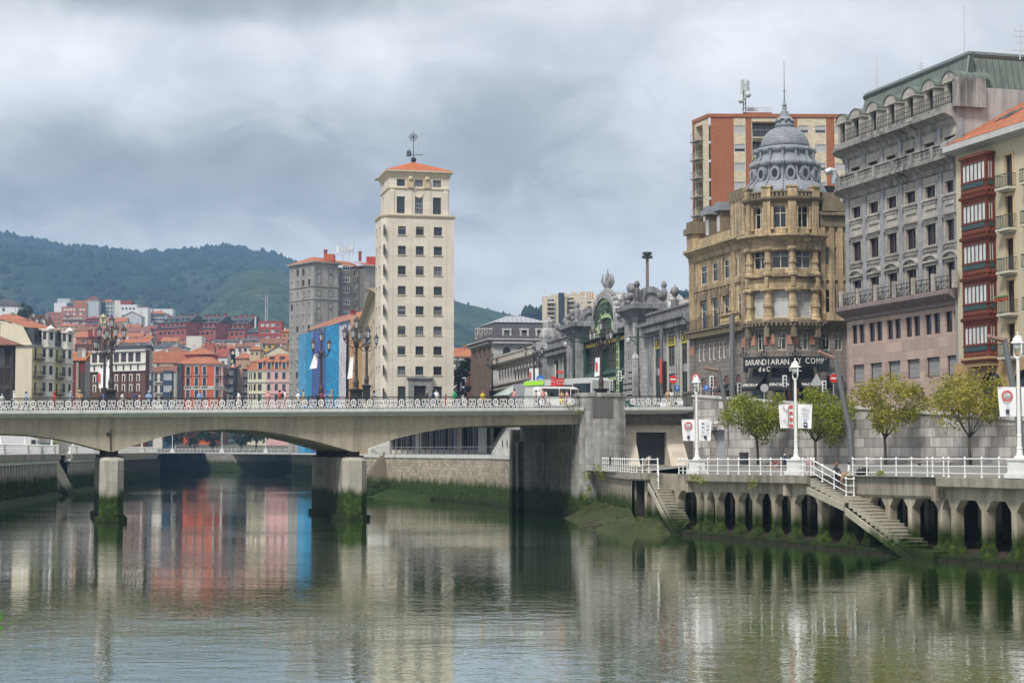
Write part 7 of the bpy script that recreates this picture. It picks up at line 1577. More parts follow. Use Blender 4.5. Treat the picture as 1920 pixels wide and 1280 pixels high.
for o in oM: window(r,fL,o,.12,W_WHITE if o['z1']>11.5+3 else W_DARK,nx=1,ny=2,fw=.08,blind=(.9,plain('mauve_blind',(.16,.08,.08),.7)) if o['z1']>14 else None)
for o in oRt+oRb: window(r,fR,o,.3,CREAMW,nx=2,ny=2,fw=.09,glz=[(G_DARK,.6),(G_CURT,.3)])
def col(par,p,z0,z1,rr,m=GOLD):
 mb=MB(); h=z1-z0; mb.lathe((p.x,p.y,z0),[(rr*1.7,0),(rr*1.7,.25),(rr*1.25,.4),(rr*1.15,.8),(rr,.9),(rr,h*.5-.25),(rr*1.25,h*.5-.2),(rr*1.25,h*.5+.1),(rr*1.0,h*.5+.15),(rr*.95,h-.6),(rr*1.1,h-.5),(rr*1.6,h-.3),(rr*1.7,h-.1),(rr*1.6,h)],12)
 for e in (-1,1): mb.ball((p.x+e*rr*1.4,p.y-.12,z1-.3),rr*.5,8,5)
 return mb.build('column',m,par,True and False)
for a in (-68,-34,0,34):
 p=tp(a,Rr_+.12); col(r,p,dz(604),dz(540),.43); col(r,p,dz(517),dz(463),.36); mb=MB()
 q=Fac(tp(a-4,Rr_+.1),tp(a+4,Rr_+.1)); q.box(mb,q.L/2-.42,q.L/2+.42,dz(444),dz(368),-.4,.22); q.box(mb,q.L/2-.5,q.L/2+.5,dz(444),dz(428),.223,.34); q.box(mb,q.L/2-.55,q.L/2+.55,dz(604),dz(617),-.2,.4) if False else None
 q.box(mb,q.L/2-.5,q.L/2+.5,dz(374),dz(352),-.5,.36); q.box(mb,q.L/2-.6,q.L/2+.6,dz(352),dz(349),-.6,.46); q.box(mb,q.L/2-.3,q.L/2+.3,dz(632),dz(606),.0,.5,1); q.box(mb,q.L/2-.2,q.L/2+.2,dz(538),dz(518),.1,.5); mb.build('pilaster',[GOLD,GOLDD],r)
 for e in (-10,10): p2=tp(a+17+e,Rr_+.05); mb=MB(); mb.lathe((p2.x,p2.y,dz(430)),[(.2,0),(.15,.2),(.15,dz(388)-dz(430)-.3),(.25,dz(388)-dz(430))],8); mb.build('colonnette',GOLD,r)
arcp=[tp(-80+126*i/14) for i in range(15)]
mb=MB()
def ring_c(py,prof,m=0,lt=None): 
 z=dz(py); mb.sweep(arcp,[(d,z+h) for d,h in prof],m)
ring_c(444,[(.003,-1.6),(.35,-1.4),(.4,-.7),(.7,-.3),(1.25,.0),(1.25,.22),(.3,.3),(.003,.35)]); ring_c(372,[(.003,-.5),(.2,-.4),(.55,-.1),(.6,.12),(.0,.15)],1); ring_c(534,[(.003,-.6),(.25,-.5),(.35,.2),(.55,.55),(.003,.6)]); ring_c(517,[(.003,-.15),(.35,-.1),(.4,.2),(.003,.25)]); ring_c(604,[(.003,-1.0),(.2,-.8),(.5,-.3),(.75,-.1),(.75,.25),(.2,.3),(.003,.5)],1); [f.box(mb,f.L*a,f.L*b_,dz(646),dz(628),.003,.1,2) for f in fac[1:4] for a,b_ in ((.02,.25),(.75,.98))]; ring_c(677,[(.003,-.3),(.15,-.2),(.15,.1),(.003,.12)],2)
for i in range(22): a=-76+116*i/21; q=Fac(tp(a-1),tp(a+1)); q.box(mb,q.L/2-.12,q.L/2+.12,dz(611),dz(606),.3,.75,1); q.box(mb,q.L/2-.16,q.L/2+.16,dz(530),dz(524),.003,.35)
mb.sweep([JL-LD*0,fL.p(fL.L-.2)],[(.003,ztL-1.3),(.25,ztL-1.1),(.3,ztL-.6),(.7,ztL-.2),(.95,ztL),(.95,ztL+.25),(.0,ztL+.3)])
z=fL.z(1336,536); mb.sweep([JL,fL.p(fL.L-1.6)],[(.003,z-.5),(.2,z-.3),(.25,z+.2),(.003,z+.3)])
z=zbal; mb.sweep([JL,fL.p(fL.L-.3)],[(.003,z-1.1),(.25,z-.9),(.5,z-.4),(.85,z-.15),(.85,z+.05),(.003,z+.07)],1)
for i in range(26): s=fL.L*(i+.5)/26; fL.box(mb,s-.18,s+.18,z-.8,z-.2,.2,.75,1)
z=fL.z(1330,652); mb.sweep([JL,fL.p(fL.L)],[(.003,z-.1),(.06,z-.05),(.06,z+1.6),(.003,z+1.65)],2) if False else None
for s0,s1 in ((0,1.5),(fL.L-4.2,fL.L-3.3),(fL.L-1.2,fL.L-.2)):
 fL.box(mb,s0,s1,zbal,ztL+1.6,.003,.22); fL.box(mb,s0,s1,8,zbal-1,.003,.2,3); fL.box(mb,s0-.02,s1+.02,fL.z(1310,664),fL.z(1310,649),.203,.24,2)
for a,b_ in c3:
 for x in (a-2.2,b_+1.3): s=fL.s(x,510); fL.box(mb,s-.3,s+.3,g3[0]-.3,g3[1]+.3,.003,.14)
for a,b_ in c2:
 for x in (a-3.0,b_+1.5): s=fL.s(x,580); fL.box(mb,s-.28,s+.28,zbal,g2[1]+.5,.003,.12); fL.box(mb,s-.34,s+.34,g2[0]+1.2,g2[0]+1.7,.123,.2)
 s=fL.s((a+b_)/2,575); fL.box(mb,s-1.0,s+1.0,g2[1]+.1,g2[1]+.9,.003,.35,1)
for i in range(12): s=fL.L*(.06+.68*i/11); fL.box(mb,s-.12,s+.12,fL.z(1336,553)-.3,fL.z(1336,540),.003,.14); fL.box(mb,s-.22,s+.22,fL.z(1336,553)-.1,fL.z(1336,553)+.5,.143,.2)
for py,prof,m_ in ((402,[(.003,-1.4),(.3,-1.2),(.35,-.2),(.7,0),(.7,.25),(0,.3)],1),(604,[(.003,-1),(.3,-.6),(.8,-.1),(.8,.2),(.003,.25)],1),(520,[(.003,-.3),(.2,-.2),(.2,.2),(.003,.25)],0)): z=dz(py); mb.sweep([J2,J3],[(d,z+h) for d,h in prof],m_)
for x in (1541,1558,1574): s=fR.s(x,480); fR.box(mb,s-.28,s+.28,dz(600),zR-1.4,.003,.25)
z=zR+.3; fR.box(mb,.2,2.3,z,z+2.0,-.5,.4,1); fR.box(mb,2.3,fR.L,z,z+1.0,-.3,.3,1)
mb.build('cornice',[GOLD,GOLDD,PBAND,GBASE],r)
balcony(r,fL,.2,fL.s(1363,610),zbal+.07,.85,1.15,GOLDD,step=.2); mb=MB(); fL.box(mb,fL.s(1364,610),fL.L-.5,zbal+.07,zbal+.25,.2,.95)
for i in range(12): s=fL.s(1365,610)+(fL.L-.8-fL.s(1365,610))*i/11; q=fL.p(s,.75); mb.lathe((q.x,q.y,zbal+.25),[(.1,0),(.17,.25),(.08,.6),(.12,.8)],6)
fL.box(mb,fL.s(1364,610),fL.L-.5,zbal+1.05,zbal+1.25,.6,.95); fR.box(mb,.3,3,dz(601),dz(587),.003,1.1); mb.build('stone_balcony',GOLD,r)
mb=MB(); fL.box(mb,.2,fL.L-.3,ztL+.3,ztL+1.4,-.5,.1); fL.box(mb,-.2,1.9,ztL+.3,ztL+2.2,-1.2,.4); fL.box(mb,-.5,2.2,ztL+2.2,ztL+2.9,-1.5,.7,1); fL.box(mb,-.3,1.7,ztL+2.9,ztL+3.7,-1.2,.4,1)
fL.box(mb,fL.L-4.2,fL.L-.4,ztL+.3,ztL+4.2,-1.0,.25); 
for i in range(4): fL.box(mb,fL.L-4.3+i*1.0,fL.L-3.6+i*1.0,ztL+4.2,ztL+5.4,-.8,.35,1)
mb.build('parapet',[GOLD,GOLDD],r)
rm=MB(); zr=ztL+6.2; rm.face([fL.P(-.3,ztL+.4,-.6),fL.P(fL.L,ztL+.4,-.6),fL.P(fL.L,zr-.4,-3.4),fL.P(-.3,zr-1.4,-3.4)]); rm.face([fL.P(-.3,ztL,-.6),fL.P(-.3,zr-1.4,-3.4),fL.P(-.3,zr-1.4,-9),fL.P(-.3,ztL,-9)]); fL.box(rm,-.6,fL.L,zr-1.6,zr-1.2,-4.4,-3.2,1); rm.face([fL.P(-.3,zr-1.3,-3.4),fL.P(fL.L,zr-.3,-3.4),fL.P(fL.L,zr-.3,-12),fL.P(-.3,zr-1.3,-12)],1); ro=rm.build('roof',[ORT,ZINCP],r)
for px in (1325,1346): s=fL.s(px,420); mb=MB(); fL.box(mb,s-.7,s+.7,ztL+1.2,ztL+3.9,-2.4,-.1); fL.box(mb,s-.4,s+.4,ztL+1.6,ztL+3.4,-.097,-.05,2); fL.box(mb,s-1.1,s+1.1,ztL+3.9,ztL+4.5,-2.8,.35,1); fL.box(mb,s-.8,s+.8,ztL+4.5,ztL+4.9,-2.5,.1,1); mb.build('dormer',[GOLDD,ZINCP,G_CURT],ro)
cx,cy=DC.x,DC.y; sc=189/F; zz0=dz(358); Zp=lambda py: pz(1477,py,189); mb=MB()
mb.lathe((cx,cy,0),[(4.35,dz(366)),(4.45,zz0),(3.95,Zp(350)),(3.45,Zp(342)),(3.2,Zp(330)),(3.15,Zp(318)),(3.45,Zp(316)),(3.5,Zp(308)),(3.15,Zp(305)),(2.95,Zp(298)),(2.85,Zp(291)),(3.1,Zp(289)),(3.1,Zp(281)),(2.7,Zp(279))],28); dr=mb.build('roof_drum',ZINCP,r,True)
mb=MB(); R0=2.66; z0=Zp(279); hD=Zp(237)-z0
mb.lathe((cx,cy,z0),[(R0*math.cos(t)*(1.0),hD*math.sin(t)) for t in [i*math.pi/2/12*.93 for i in range(13)]],32); dm=mb.build('dome',ZINC,r,True)
mb=MB(); zt=Zp(237); mb.lathe((cx,cy,zt-.1),[(1.05,0),(1.1,.2),(.85,.35),(.75,.7),(.95,.8),(.75,1.05),(.5,1.15),(.42,1.7),(.25,1.8),(.22,2.3),(.28,2.4),(.12,2.7),(.06,3.6),(.12,4.0),(.05,4.2),(.03,7.2)],12)
for i in range(8): a=i*math.pi/4; mb.ball((cx+.95*math.cos(a),cy+.95*math.sin(a),zt+.55),.2,6,4)
mb.build('lantern',ZINCP,dm)
mb=MB()
for i in range(14):
 a=2*math.pi*i/14; c,s=math.cos(a),math.sin(a); mb.tube([(cx+4.5*c,cy+4.5*s,zz0+.05),(cx+3.95*c,cy+3.95*s,Zp(348)),(cx+3.42*c,cy+3.42*s,Zp(338)),(cx+3.3*c,cy+3.3*s,Zp(318)),(cx+3.6*c,cy+3.6*s,Zp(312)),(cx+3.15*c,cy+3.15*s,Zp(300)),(cx+3.15*c,cy+3.15*s,Zp(286))],.13,5)
 mb.ball((cx+3.62*c,cy+3.62*s,Zp(312)),.32,6,4); mb.ball((cx+3.2*c,cy+3.2*s,Zp(285)),.25,6,4)
mb.build('rib',ZINCP,dr)
mb=MB()
for i in range(14):
 a=2*math.pi*(i+.5)/14; c=V((math.cos(a),math.sin(a),0)); t=V((-c.y,c.x,0)); o=V((cx,cy,Zp(343)))+c*3.55; mb.ring(o+V((0,0,.55)),t,V((0,0,1)),.55,.33,.5,12,sq=1.5); mb.ring(o+V((0,0,.5))+c*.05,t,V((0,0,1)),.34,.01,.3,10,1,sq=1.5)
mb.build('oval_dormer',[ZINCP,G_DARK],dr)
mb=MB(); 
for i in range(24): a=-80+126*i/23; q=Fac(tp(a-1.6),tp(a+1.6)); q.box(mb,q.L/2-.13,q.L/2+.13,dz(370),dz(361),.05,.3)
mb.sweep(arcp,[(-.2,dz(361)),(.38,dz(361)),(.38,dz(358.5)),(-.2,dz(358))]); mb.build('balustrade',GOLDD,r)
BLK=plain('shop_black',(.012,.014,.018),.5); LET=plain('sign_ivory',(.70,.68,.62),.5)
mb=MB(); R2=Rr_+1.1; fa=[tp(-66+112*i/14,R2) for i in range(15)]; mb.sweep(fa,[(-.25,dz(689)),(.0,dz(689)),(.0,dz(669)),(-.25,dz(669))]); 
for a in (-51,-17,17): q=Fac(tp(a-13,R2),tp(a+13,R2)); 
sg=mb.build('shop_fascia',BLK,r)
mb=MB()
for a0,a1 in ((-66,-60),(-40,-28),(-6,6),(28,46)):
 P_=[tp(a0+(a1-a0)*i/3,R2-.01) for i in range(4)]; mb.sweep(P_,[(-.2,dz(697)),(.0,dz(697)),(.0,dz(689)-.002),(-.2,dz(689)-.002)])
mb.build('fascia_drop',BLK,sg)
def onarc(body,a,z,size,sx=1.0): p=tp(a,R2+.02); f=Fac(tp(a-1,R2),tp(a+1,R2)); text(body,size,(p.x+f.n.x*.03,p.y+f.n.y*.03,z),(f.u.x,f.u.y,0),LET,sg,sx=sx)
for ch_,a in zip('BARANDIARAN',[-59+5.0*i for i in range(11)]): onarc('L_'+ch_,a,dz(680.0),.86,.85)
onarc('L_Y',5.0,dz(678),.86,.85)
for ch_,a in zip('COMP',(14,20.5,27.5,33.5)): onarc('L_'+ch_,a,dz(678),.86,.85)
onarc('L_ª',38.5,dz(676),.8,.85); onarc('d e C',-34,dz(693),.75,.8); onarc('d e C',0,dz(693),.75,.8)
for k,a in enumerate((-51,-17,17)):
 f=Fac(tp(a-13.5,Rr_),tp(a+13.5,Rr_)); mb=MB(); w_=f.L; zt,zl=dz(703),dz(728)
 mb.raw([f.P(.02,zt,.1),f.P(w_-.02,zt,.1),f.P(w_+.12,zl,1.9),f.P(-.12,zl,1.9),f.P(.02,zl,.1),f.P(w_-.02,zl,.1)],[(0,3,2,1),(0,4,3),(1,2,5)]); f.box(mb,-.12,w_+.12,zl-.28,zl,1.86,1.9); f.box(mb,.05,w_-.05,dz(703),dz(689),.02,.1)
 aw=mb.build('awning',BLK,r); sl=(V(f.P(0,zl,1.9))-V(f.P(0,zt,.1))).normalized(); nn=V((f.u.x,f.u.y,0)).cross(-sl); text('ERCILLA',.62,f.P(w_/2,zt,.1)+sl*1.75+nn*.03,(f.u.x,f.u.y,0),LET,aw,zd=-sl,sx=.92)
 mb=MB(); f.box(mb,w_*.15,w_*.85,8,dz(704),.003,.05); mb.build('shop_window',G_DARK,r)
for a,b_ in cg[2:]:
 s0,s1=fL.s(a,730),fL.s(b_,730); mb=MB(); zt,zl=gd[1]-1.0,gd[0]+.9; mb.raw([fL.P(s0,zt,.2),fL.P(s1,zt,.2),fL.P(s1,zl,1.5),fL.P(s0,zl,1.5),fL.P(s0,zl,.2),fL.P(s1,zl,.2)],[(0,3,2,1),(0,4,3),(1,2,5)]); mb.build('awning',BLK,r)
f=fR; mb=MB(); s0,s1=f.s(1549,720),f.s(1577,720); mb.raw([f.P(s0,dz(703),.2),f.P(s1,dz(703),.2),f.P(s1,dz(727),1.8),f.P(s0,dz(727),1.8),f.P(s0,dz(727),.2),f.P(s1,dz(727),.2)],[(0,3,2,1),(0,4,3),(1,2,5)]); mb.build('awning',BLK,r)
for k,(f,o) in enumerate(((fac[2],oo[2][2]),(fac[3],oo[3][2]))):
 q=text('GIMNASIO',.28,f.P(o['s0']+.3,(o['z0']+o['z1'])/2,-.2),(0,0,1),LET,r,zd=(-f.u.x,-f.u.y,0))
for a in (-64,-34,0,38):
 p=tp(a,R2+.15); mb=MB(); mb.tube([(p.x,p.y,dz(667)),(p.x,p.y,dz(652))],.06,5); mb.ring((p.x,p.y-.05,dz(664)),V((1,0,0)),V((0,0,1)),.32,.24,.06,10); mb.ring((p.x+.45,p.y-.05,dz(666)),V((1,0,0)),V((0,0,1)),.2,.14,.06,8); mb.ring((p.x-.45,p.y-.05,dz(666)),V((1,0,0)),V((0,0,1)),.2,.14,.06,8); mb.ball((p.x,p.y,dz(651)),.12,6,4); mb.build('iron_bracket',IRON,sg)
BRK=stone('tower_brick',(.34,.135,.075),.14,blocks=(.5,.16),mortar=.82,streak=.2,bvar=.14); CRB=stone('cream_tile_cladding',(.58,.50,.37),.08,blocks=(.6,.3),mortar=.8,streak=.15)
C=gp(1333,262); dl=V((0.005,1)); du=V((1,.02)); f=Fac(C,meet(C,du,1622)); Lb=meet(C,V((-.32,.95)).normalized(),1303); fl=Fac(Lb,C); zt=f.z(1400,215)
r=thing('brick_tower_block','red brick and cream tile apartment block behind the domed building','apartment building',(C.x,C.y,10))
S2=lambda x: f.s(x,330)
op=[]; 
for j in range(7):
 y=235+35.3*j
 for a,b_ in ((1377,1398),(1497,1517),(1528.5,1549.5),(1566,1590)): op.append(dict(s0=S2(a),s1=S2(b_),z0=f.z(1400,y+15),z1=f.z(1400,y)))
lg=[dict(s0=S2(1411),s1=S2(1462),z0=f.z(1400,234+35.3*j+24),z1=f.z(1400,228+35.3*j),void=1,dep=1.6) for j in range(7)]
ll=[dict(s0=fl.L*.18,s1=fl.L*.62,z0=f.z(1400,258+35.3*j),z1=f.z(1400,229+35.3*j),void=1) for j in range(7)]
mb=MB()
segs=[(1333,1376.5,0),(1376.5,1398.5,1),(1398.5,1410,0),(1410,1463,1),(1463,1496,0),(1496,1550,1),(1550,1565.5,0),(1565.5,1621,1)]
for a,b_,m_ in segs:
 a,b_=S2(a),S2(b_); wall(mb,f,a,b_,8,zt,[o for o in op+lg if o['s0']>=a-.05 and o['s1']<=b_+.05],.12,m_)
wall(mb,fl,0,fl.L,8,zt,ll,1.5,1); fl.box(mb,0,fl.L*.1,8,zt,.003,.1,0)
mb.build('wall',[BRK,CRB],r)
for o in op: window(r,f,o,.12,plain('grey_window_paint',(.4,.41,.42),.5),nx=1,ny=1,fw=.1,blind=(.9,P_BLIND,(.55,.75,1.0,1.0)))
for o in lg:
 w_=dict(o,s0=o['s0']+.2,s1=o['s1']-.2); window(r,f,w_,1.55,W_DARK,nx=4,ny=1,fw=.1,glz=[(G_MID,.5),(G_CURT,.5)]); balcony(r,f,o['s0'],o['s1'],o['z0'],.5,1.1,CRB,plain('balcony_grey',(.25,.25,.26),.5),step=.4)
for o in ll:
 window(r,fl,dict(o),1.5,W_DARK,nx=3,ny=1,fw=.1); balcony(r,fl,o['s0']-.2,o['s1']+.2,o['z0'],.9,1.0,GREYC,plain('balcony_grey',(.25,.25,.26),.5),step=.4)
mb=MB(); mb.sweep([Lb,C,f.B,f.B+V((0,14))],[(.003,zt-.5),(.15,zt-.4),(.15,zt+.1),(-.5,zt+.12)]); mb.build('parapet',BRK,r)
mb=MB(); a,b_=S2(1397),S2(1451); f.box(mb,a,b_,zt,f.z(1420,208),-6,-1.2); mb.build('roof_hut',BRK,r)
mb=MB()
for i in range(9): s=S2(1402)+(S2(1450)-S2(1402))*i/8; mb.tube([f.P(s,f.z(1420,208),-1.5),f.P(s,f.z(1420,198),-1.5)],.04,4)
for y in (198,203): mb.tube([f.P(S2(1402),f.z(1420,y),-1.5),f.P(S2(1450),f.z(1420,y),-1.5)],.05,4)
f.box(mb,S2(1406),S2(1426),f.z(1420,204),f.z(1420,198.5),-2,-1.9); mb.build('roof_railing',plain('aerial_grey',(.5,.5,.5),.5),r)
for x in (1355,1362,1380,1388,1500,1503,1541,1548,1598): mb=MB(); f.box(mb,S2(x)-.3,S2(x)+.3,zt,f.z(1400,210),-3,-2.4); mb.build('vent',W_DARK,r)
mm=thing('phone_mast','grey telephone mast crowded with panel antennas on the brick block roof','antenna',(f.P(S2(1396),zt,-2))); mb=MB()
for e in (-.3,.3): mb.tube([at(1396+e*8,210,263),at(1396+e*4,158,263)],.09,5)
for i in range(6): mb.tube([at(1393.5,205-i*8,263),at(1398.5,201-i*8,263)],.05,4)
mb.build('mast',plain('mast_steel',(.16,.165,.175),.45),mm); mb=MB()
for x,y0,y1 in ((1391,150,176),(1394.5,149,170),(1401,150,175),(1404,152,170),(1398,160,185)): A=at(x,y1,262.6); mb.box(A.x-.17,A.x+.17,A.y-.12,A.y+.12,A.z,A.z+(y1-y0)*263/F)
for x,y in ((1389.5,189),(1403,178)): c=at(x,y,262.4); mb.ball(c,.45,8,5,0,1)
mb.build('panel_antenna',plain('antenna_grey',(.42,.45,.45),.5),mm)
BGR=stone('grey_bank_stone',(.43,.405,.37),.24,blocks=(1.25,.62),mortar=.6,streak=.75,scol=(.13,.125,.12),bump=.3); BPK=stone('pink_granite',(.44,.335,.295),.14,blocks=(1.6,.95),mortar=.68,streak=.4,scol=(.2,.13,.12),bump=.2); BDK=stone('weathered_cornice_stone',(.36,.345,.325),.25,streak=.95,scol=(.055,.055,.052),fine=2.5,bump=.4); BLU=stone('blue_grey_pilaster',(.30,.305,.325),.2,blocks=(.9,.8),mortar=.8,streak=.3)
COP=seam('copper_patina',(.085,.108,.092),(.15,.185,.158),.62,.7); COPD=seam('copper_brown',(.115,.095,.095),(.16,.13,.13),.8)
B=gp(1803,150); FD=V((-.281,.96)).normalized(); A=meet(B,FD,1600); fb=Fac(A,B); ctr=A-fb.n*4.5; a0=math.degrees(math.atan2(fb.n.y,fb.n.x))%360
arc=[ctr+V((math.cos(rad(a)),math.sin(rad(a))))*4.5 for a in [100+(a0-100)*i/10 for i in range(11)]]
path=arc[:-1]+[A,B]; r=thing('bank_block','massive grey stone bank block with pink granite base, rounded corner and green copper mansard roof','building',(B.x,B.y,9))
zb_=lambda y,px=1783: fb.z(px,y)
cpx=[1783.3,1744.8,1707.4,1672,1637,1605.5]; sc_=[fb.s(p,350) for p in cpx]; pit=(sc_[0]-sc_[5])/5; sc_=[sc_[0]-pit*i for i in range(6)]
z1,z5=zb_(212),zb_(557); w2=.92
up=[(zb_(275),zb_(255)),(zb_(362),zb_(338)),(zb_(452),zb_(411)),(zb_(546),zb_(491))]; dn=[(zb_(622),zb_(583)),(zb_(704),zb_(666))]
opU=[dict(s0=s-w2,s1=s+w2,z0=a,z1=b_) for s in sc_ for a,b_ in up]; opD=[dict(s0=s+e-.58,s1=s+e+.58,z0=dn[0][0],z1=dn[0][1]) for s in sc_ for e in (-.72,.72)]+[dict(s0=s-1.15,s1=s+1.15,z0=dn[1][0],z1=dn[1][1]) for s in sc_]
mb=MB(); wall(mb,fb,0,fb.L,z5,z1+.1,opU,.3,0); wall(mb,fb,0,fb.L,6,z5,opD,.25,1)
af=[Fac(p,q) for p,q in zip(arc[:-1],arc[1:])]; oa=[]
for k,f in enumerate(af):
 o=[dict(s0=.12,s1=f.L-.12,z0=a,z1=b_) for a,b_ in up] if k in (7,) else []; o2=[dict(s0=.1,s1=f.L-.1,z0=a,z1=b_) for a,b_ in dn] if k in (7,) else []
 wall(mb,f,0,f.L,z5,z1+.1,o,.3,0); wall(mb,f,0,f.L,6,z5,o2,.25,1); oa.append((f,o+o2))
sd=Fac(B,B-fb.n*22); wall(mb,sd,0,22,6,z1+2.2,(),.2,2); mb.build('wall',[BGR,BPK,stone('pale_party_wall',(.42,.42,.41),.25,streak=.95,scol=(.2,.2,.19))],r)
DW=plain('maroon_window_paint',(.055,.022,.025),.5)
for o in opU: window(r,fb,o,.3,DW,nx=2,ny=1,fw=.09,glz=[(G_DARK,1)])
for f,o in oa:
 for q in o: window(r,f,q,.25,DW,nx=1,ny=1,fw=.07,glz=[(G_DARK,1)])
SHG=stone('grey_roller_shutter',(.30,.30,.30),.1,blocks=(9,.12),mortar=.55,bump=.3)
for o in opD: window(r,fb,o,.25,DW,nx=1,ny=1,fw=.07,glz=[(SHG,1)] if o['s1']-o['s0']>1.2 else [(G_DARK,1)])
for i in range(7):
 s=sc_[0]+pit*.5-pit*i
 for q,y0,y1 in ((.36,z5+.5,zb_(310)),(.3,zb_(277),zb_(228))): mb=MB(); fb.box(mb,s-q,s+q,y0,y1,.003,.13); mb.build('pilaster',BLU,r)
for s in sc_:
 for k,(a,b_) in enumerate(up):
  t=.15; mb=MB()
  fb.box(mb,s-w2-t,s-w2,a,b_,.003,.08); fb.box(mb,s+w2,s+w2+t,a,b_,.003,.08); fb.box(mb,s-w2-t,s+w2+t,b_,b_+.16,.003,.1)
  if k in (1,2): fb.box(mb,s-w2-.28,s+w2+.28,a-.2,a,.003,.28); fb.box(mb,s-w2-.16,s+w2+.16,a-.5,a-.2,.003,.16)
  if k==1: fb.box(mb,s-w2-.05,s+w2+.05,a-.95,a-.5,.003,.1)
  if k in (2,): fb.box(mb,s-w2-.3,s+w2+.3,b_+.45,b_+.62,.003,.34); fb.box(mb,s-w2-.1,s+w2+.1,b_+.16,b_+.45,.003,.12)
  if k==3:
   fb.box(mb,s-w2-.35,s+w2+.35,b_+.3,b_+.45,.003,.3); c=fb.P(s,b_+.45,.0); n=8
   for i in range(n):
    t1,t2=math.pi*i/n,math.pi*(i+1)/n; R1_,R2_=w2+.4,w2+.18
    p=[fb.P(s-R1_*math.cos(t1),b_+.45+.6*math.sin(t1),.34),fb.P(s-R1_*math.cos(t2),b_+.45+.6*math.sin(t2),.34),fb.P(s-R2_*math.cos(t2),b_+.45+.4*math.sin(t2),.34),fb.P(s-R2_*math.cos(t1),b_+.45+.4*math.sin(t1),.34)]; q=[V((v.x-fb.n.x*.33,v.y-fb.n.y*.33,v.z)) for v in p]; mb.raw(p+q,[(0,1,2,3),(1,0,4,5),(3,2,6,7)])
   fb.box(mb,s-.5,s+.5,b_+.45,b_+.75,.003,.12)
  mb.build('window_trim',BGR,r)
def swp(y,prof,m,nm,z=None):
 mb=MB(); zz_=zb_(y) if z is None else z; mb.sweep(path,[(d,zz_+h) for d,h in prof]); return mb.build(nm,m,r)
swp(557,[(.003,-.75),(.2,-.7),(.25,-.4),(.75,-.05),(1.05,.2),(1.05,.55),(.95,.6),(.003,.62)],stone('purple_grey_cornice',(.25,.2,.195),.2,streak=.6),'cornice')
swp(305,[(.003,-.7),(.2,-.6),(.3,-.2),(.75,.1),(1.1,.25),(1.1,.5),(.003,.55)],BDK,'cornice')
swp(222,[(.003,-.7),(.2,-.5),(.3,-.1),(.8,.15),(1.15,.3),(1.15,.6),(.5,.7),(.5,1.15),(.003,1.2)],BDK,'cornice')
zbl=zb_(305)+.55
mb=MB()
for z0,z1_ in ((zbl,zbl+.14),(zbl+.95,zbl+1.12)): mb.sweep(path,[(.65,z0),(.95,z0),(.95,z1_),(.65,z1_)])
for i in range(7): s=sc_[0]+pit*.5-pit*i; fb.box(mb,s-.3,s+.3,zbl+.14,zbl+.95,.66,.94)
for s in sc_:
 for j in range(6): q=s-1.15+.46*j; mb.ring(fb.P(q,zbl+.54,.8),V((fb.u.x,fb.u.y,0)),V((0,0,1)),.25,.14,.12,8,sq=1.5); fb.box(mb,q+.2,q+.26,zbl+.14,zbl+.95,.74,.86)
for f in af[2:]: q=f.p(f.L/2,.8); mb.box(q.x-.16,q.x+.16,q.y-.16,q.y+.16,zbl+.14,zbl+.95)
mb.build('balustrade',BDK,r)
zr_=zb_(557)+.62; mb=MB()
for hh in (1.15,.75,.08): mb.tube([(p.x+0,p.y,zr_+hh) for p in [q+( (q-ctr).normalized()*.8) for q in arc]]+[fb.P(fb.L,zr_+hh,.8)],.035,4)
for i in range(7):
 s=sc_[0]+pit*.5-pit*i
 for j in range(3):
  a,b_=s-pit+.3+j*(pit-.6)/3,s-pit+.3+(j+1)*(pit-.6)/3
  if b_<0: continue
  mb.tube([fb.P(a,zr_+.1,.8),fb.P(b_,zr_+.75,.8)],.022,3); mb.tube([fb.P(b_,zr_+.1,.8),fb.P(a,zr_+.75,.8)],.022,3); mb.tube([fb.P(a,zr_,.8),fb.P(a,zr_+1.15,.8)],.025,3)
for i in range(1,len(arc)-1):
 p,q=[V((v.x,v.y,0))+V(((v-ctr).normalized().x,(v-ctr).normalized().y,0))*.8 for v in arc[i:i+2]]; mb.tube([p+V((0,0,zr_+.1)),q+V((0,0,zr_+.75))],.02,3); mb.tube([q+V((0,0,zr_+.1)),p+V((0,0,zr_+.75))],.02,3); mb.tube([p+V((0,0,zr_)),p+V((0,0,zr_+1.15))],.025,3)
mb.build('railing',IRON,r)
mb=MB()
for i in range(7): s=sc_[0]+pit*.5-pit*i; fb.box(mb,s-.2,s+.2,zr_,zr_+1.5,.6,1.0)
mb.build('railing_post',BGR,r)
zp=zb_(222)+1.2; mb=MB()
for hh in (1.1,.6,.12): mb.tube([(p.x,p.y,zp+hh) for p in [q+((q-ctr).normalized()*.35) for q in arc]]+[fb.P(sc_[0]+1.6,zp+hh,.35)],.03,4)
s=0
while s<sc_[0]+1.6: mb.tube([fb.P(s,zp,.35),fb.P(s,zp+1.1,.35)],.02,3); s+=.3
mb.build('attic_railing',IRON,r)
mb=MB(); fb.box(mb,sc_[0]+1.6,fb.L+.1,zp-.4,zp+1.9,-2.6,.4); fb.box(mb,sc_[0]+1.5,fb.L+.2,zp+1.9,zp+2.15,-2.6,.5); mb.build('attic_pier',BDK,r)
zm=fb.z(1815,155)-.5; zt=zm+3.6
rp=[v-(v-ctr).normalized()*.7 for v in arc[:-1]]+[fb.p(0,-.7),fb.p(fb.L-.3,-.7)]
lo=[V((p.x,p.y,zp-.1)) for p in rp]; ic=fb.p(fb.L*.5,-9)
def inset(d,z): 
 q=[v-(v-ctr).normalized()*min(d,4.2) for v in arc[:-1]]+[fb.p(0,-d),fb.p(fb.L-.3,-d)]; return [V((p.x,p.y,z)) for p in q]
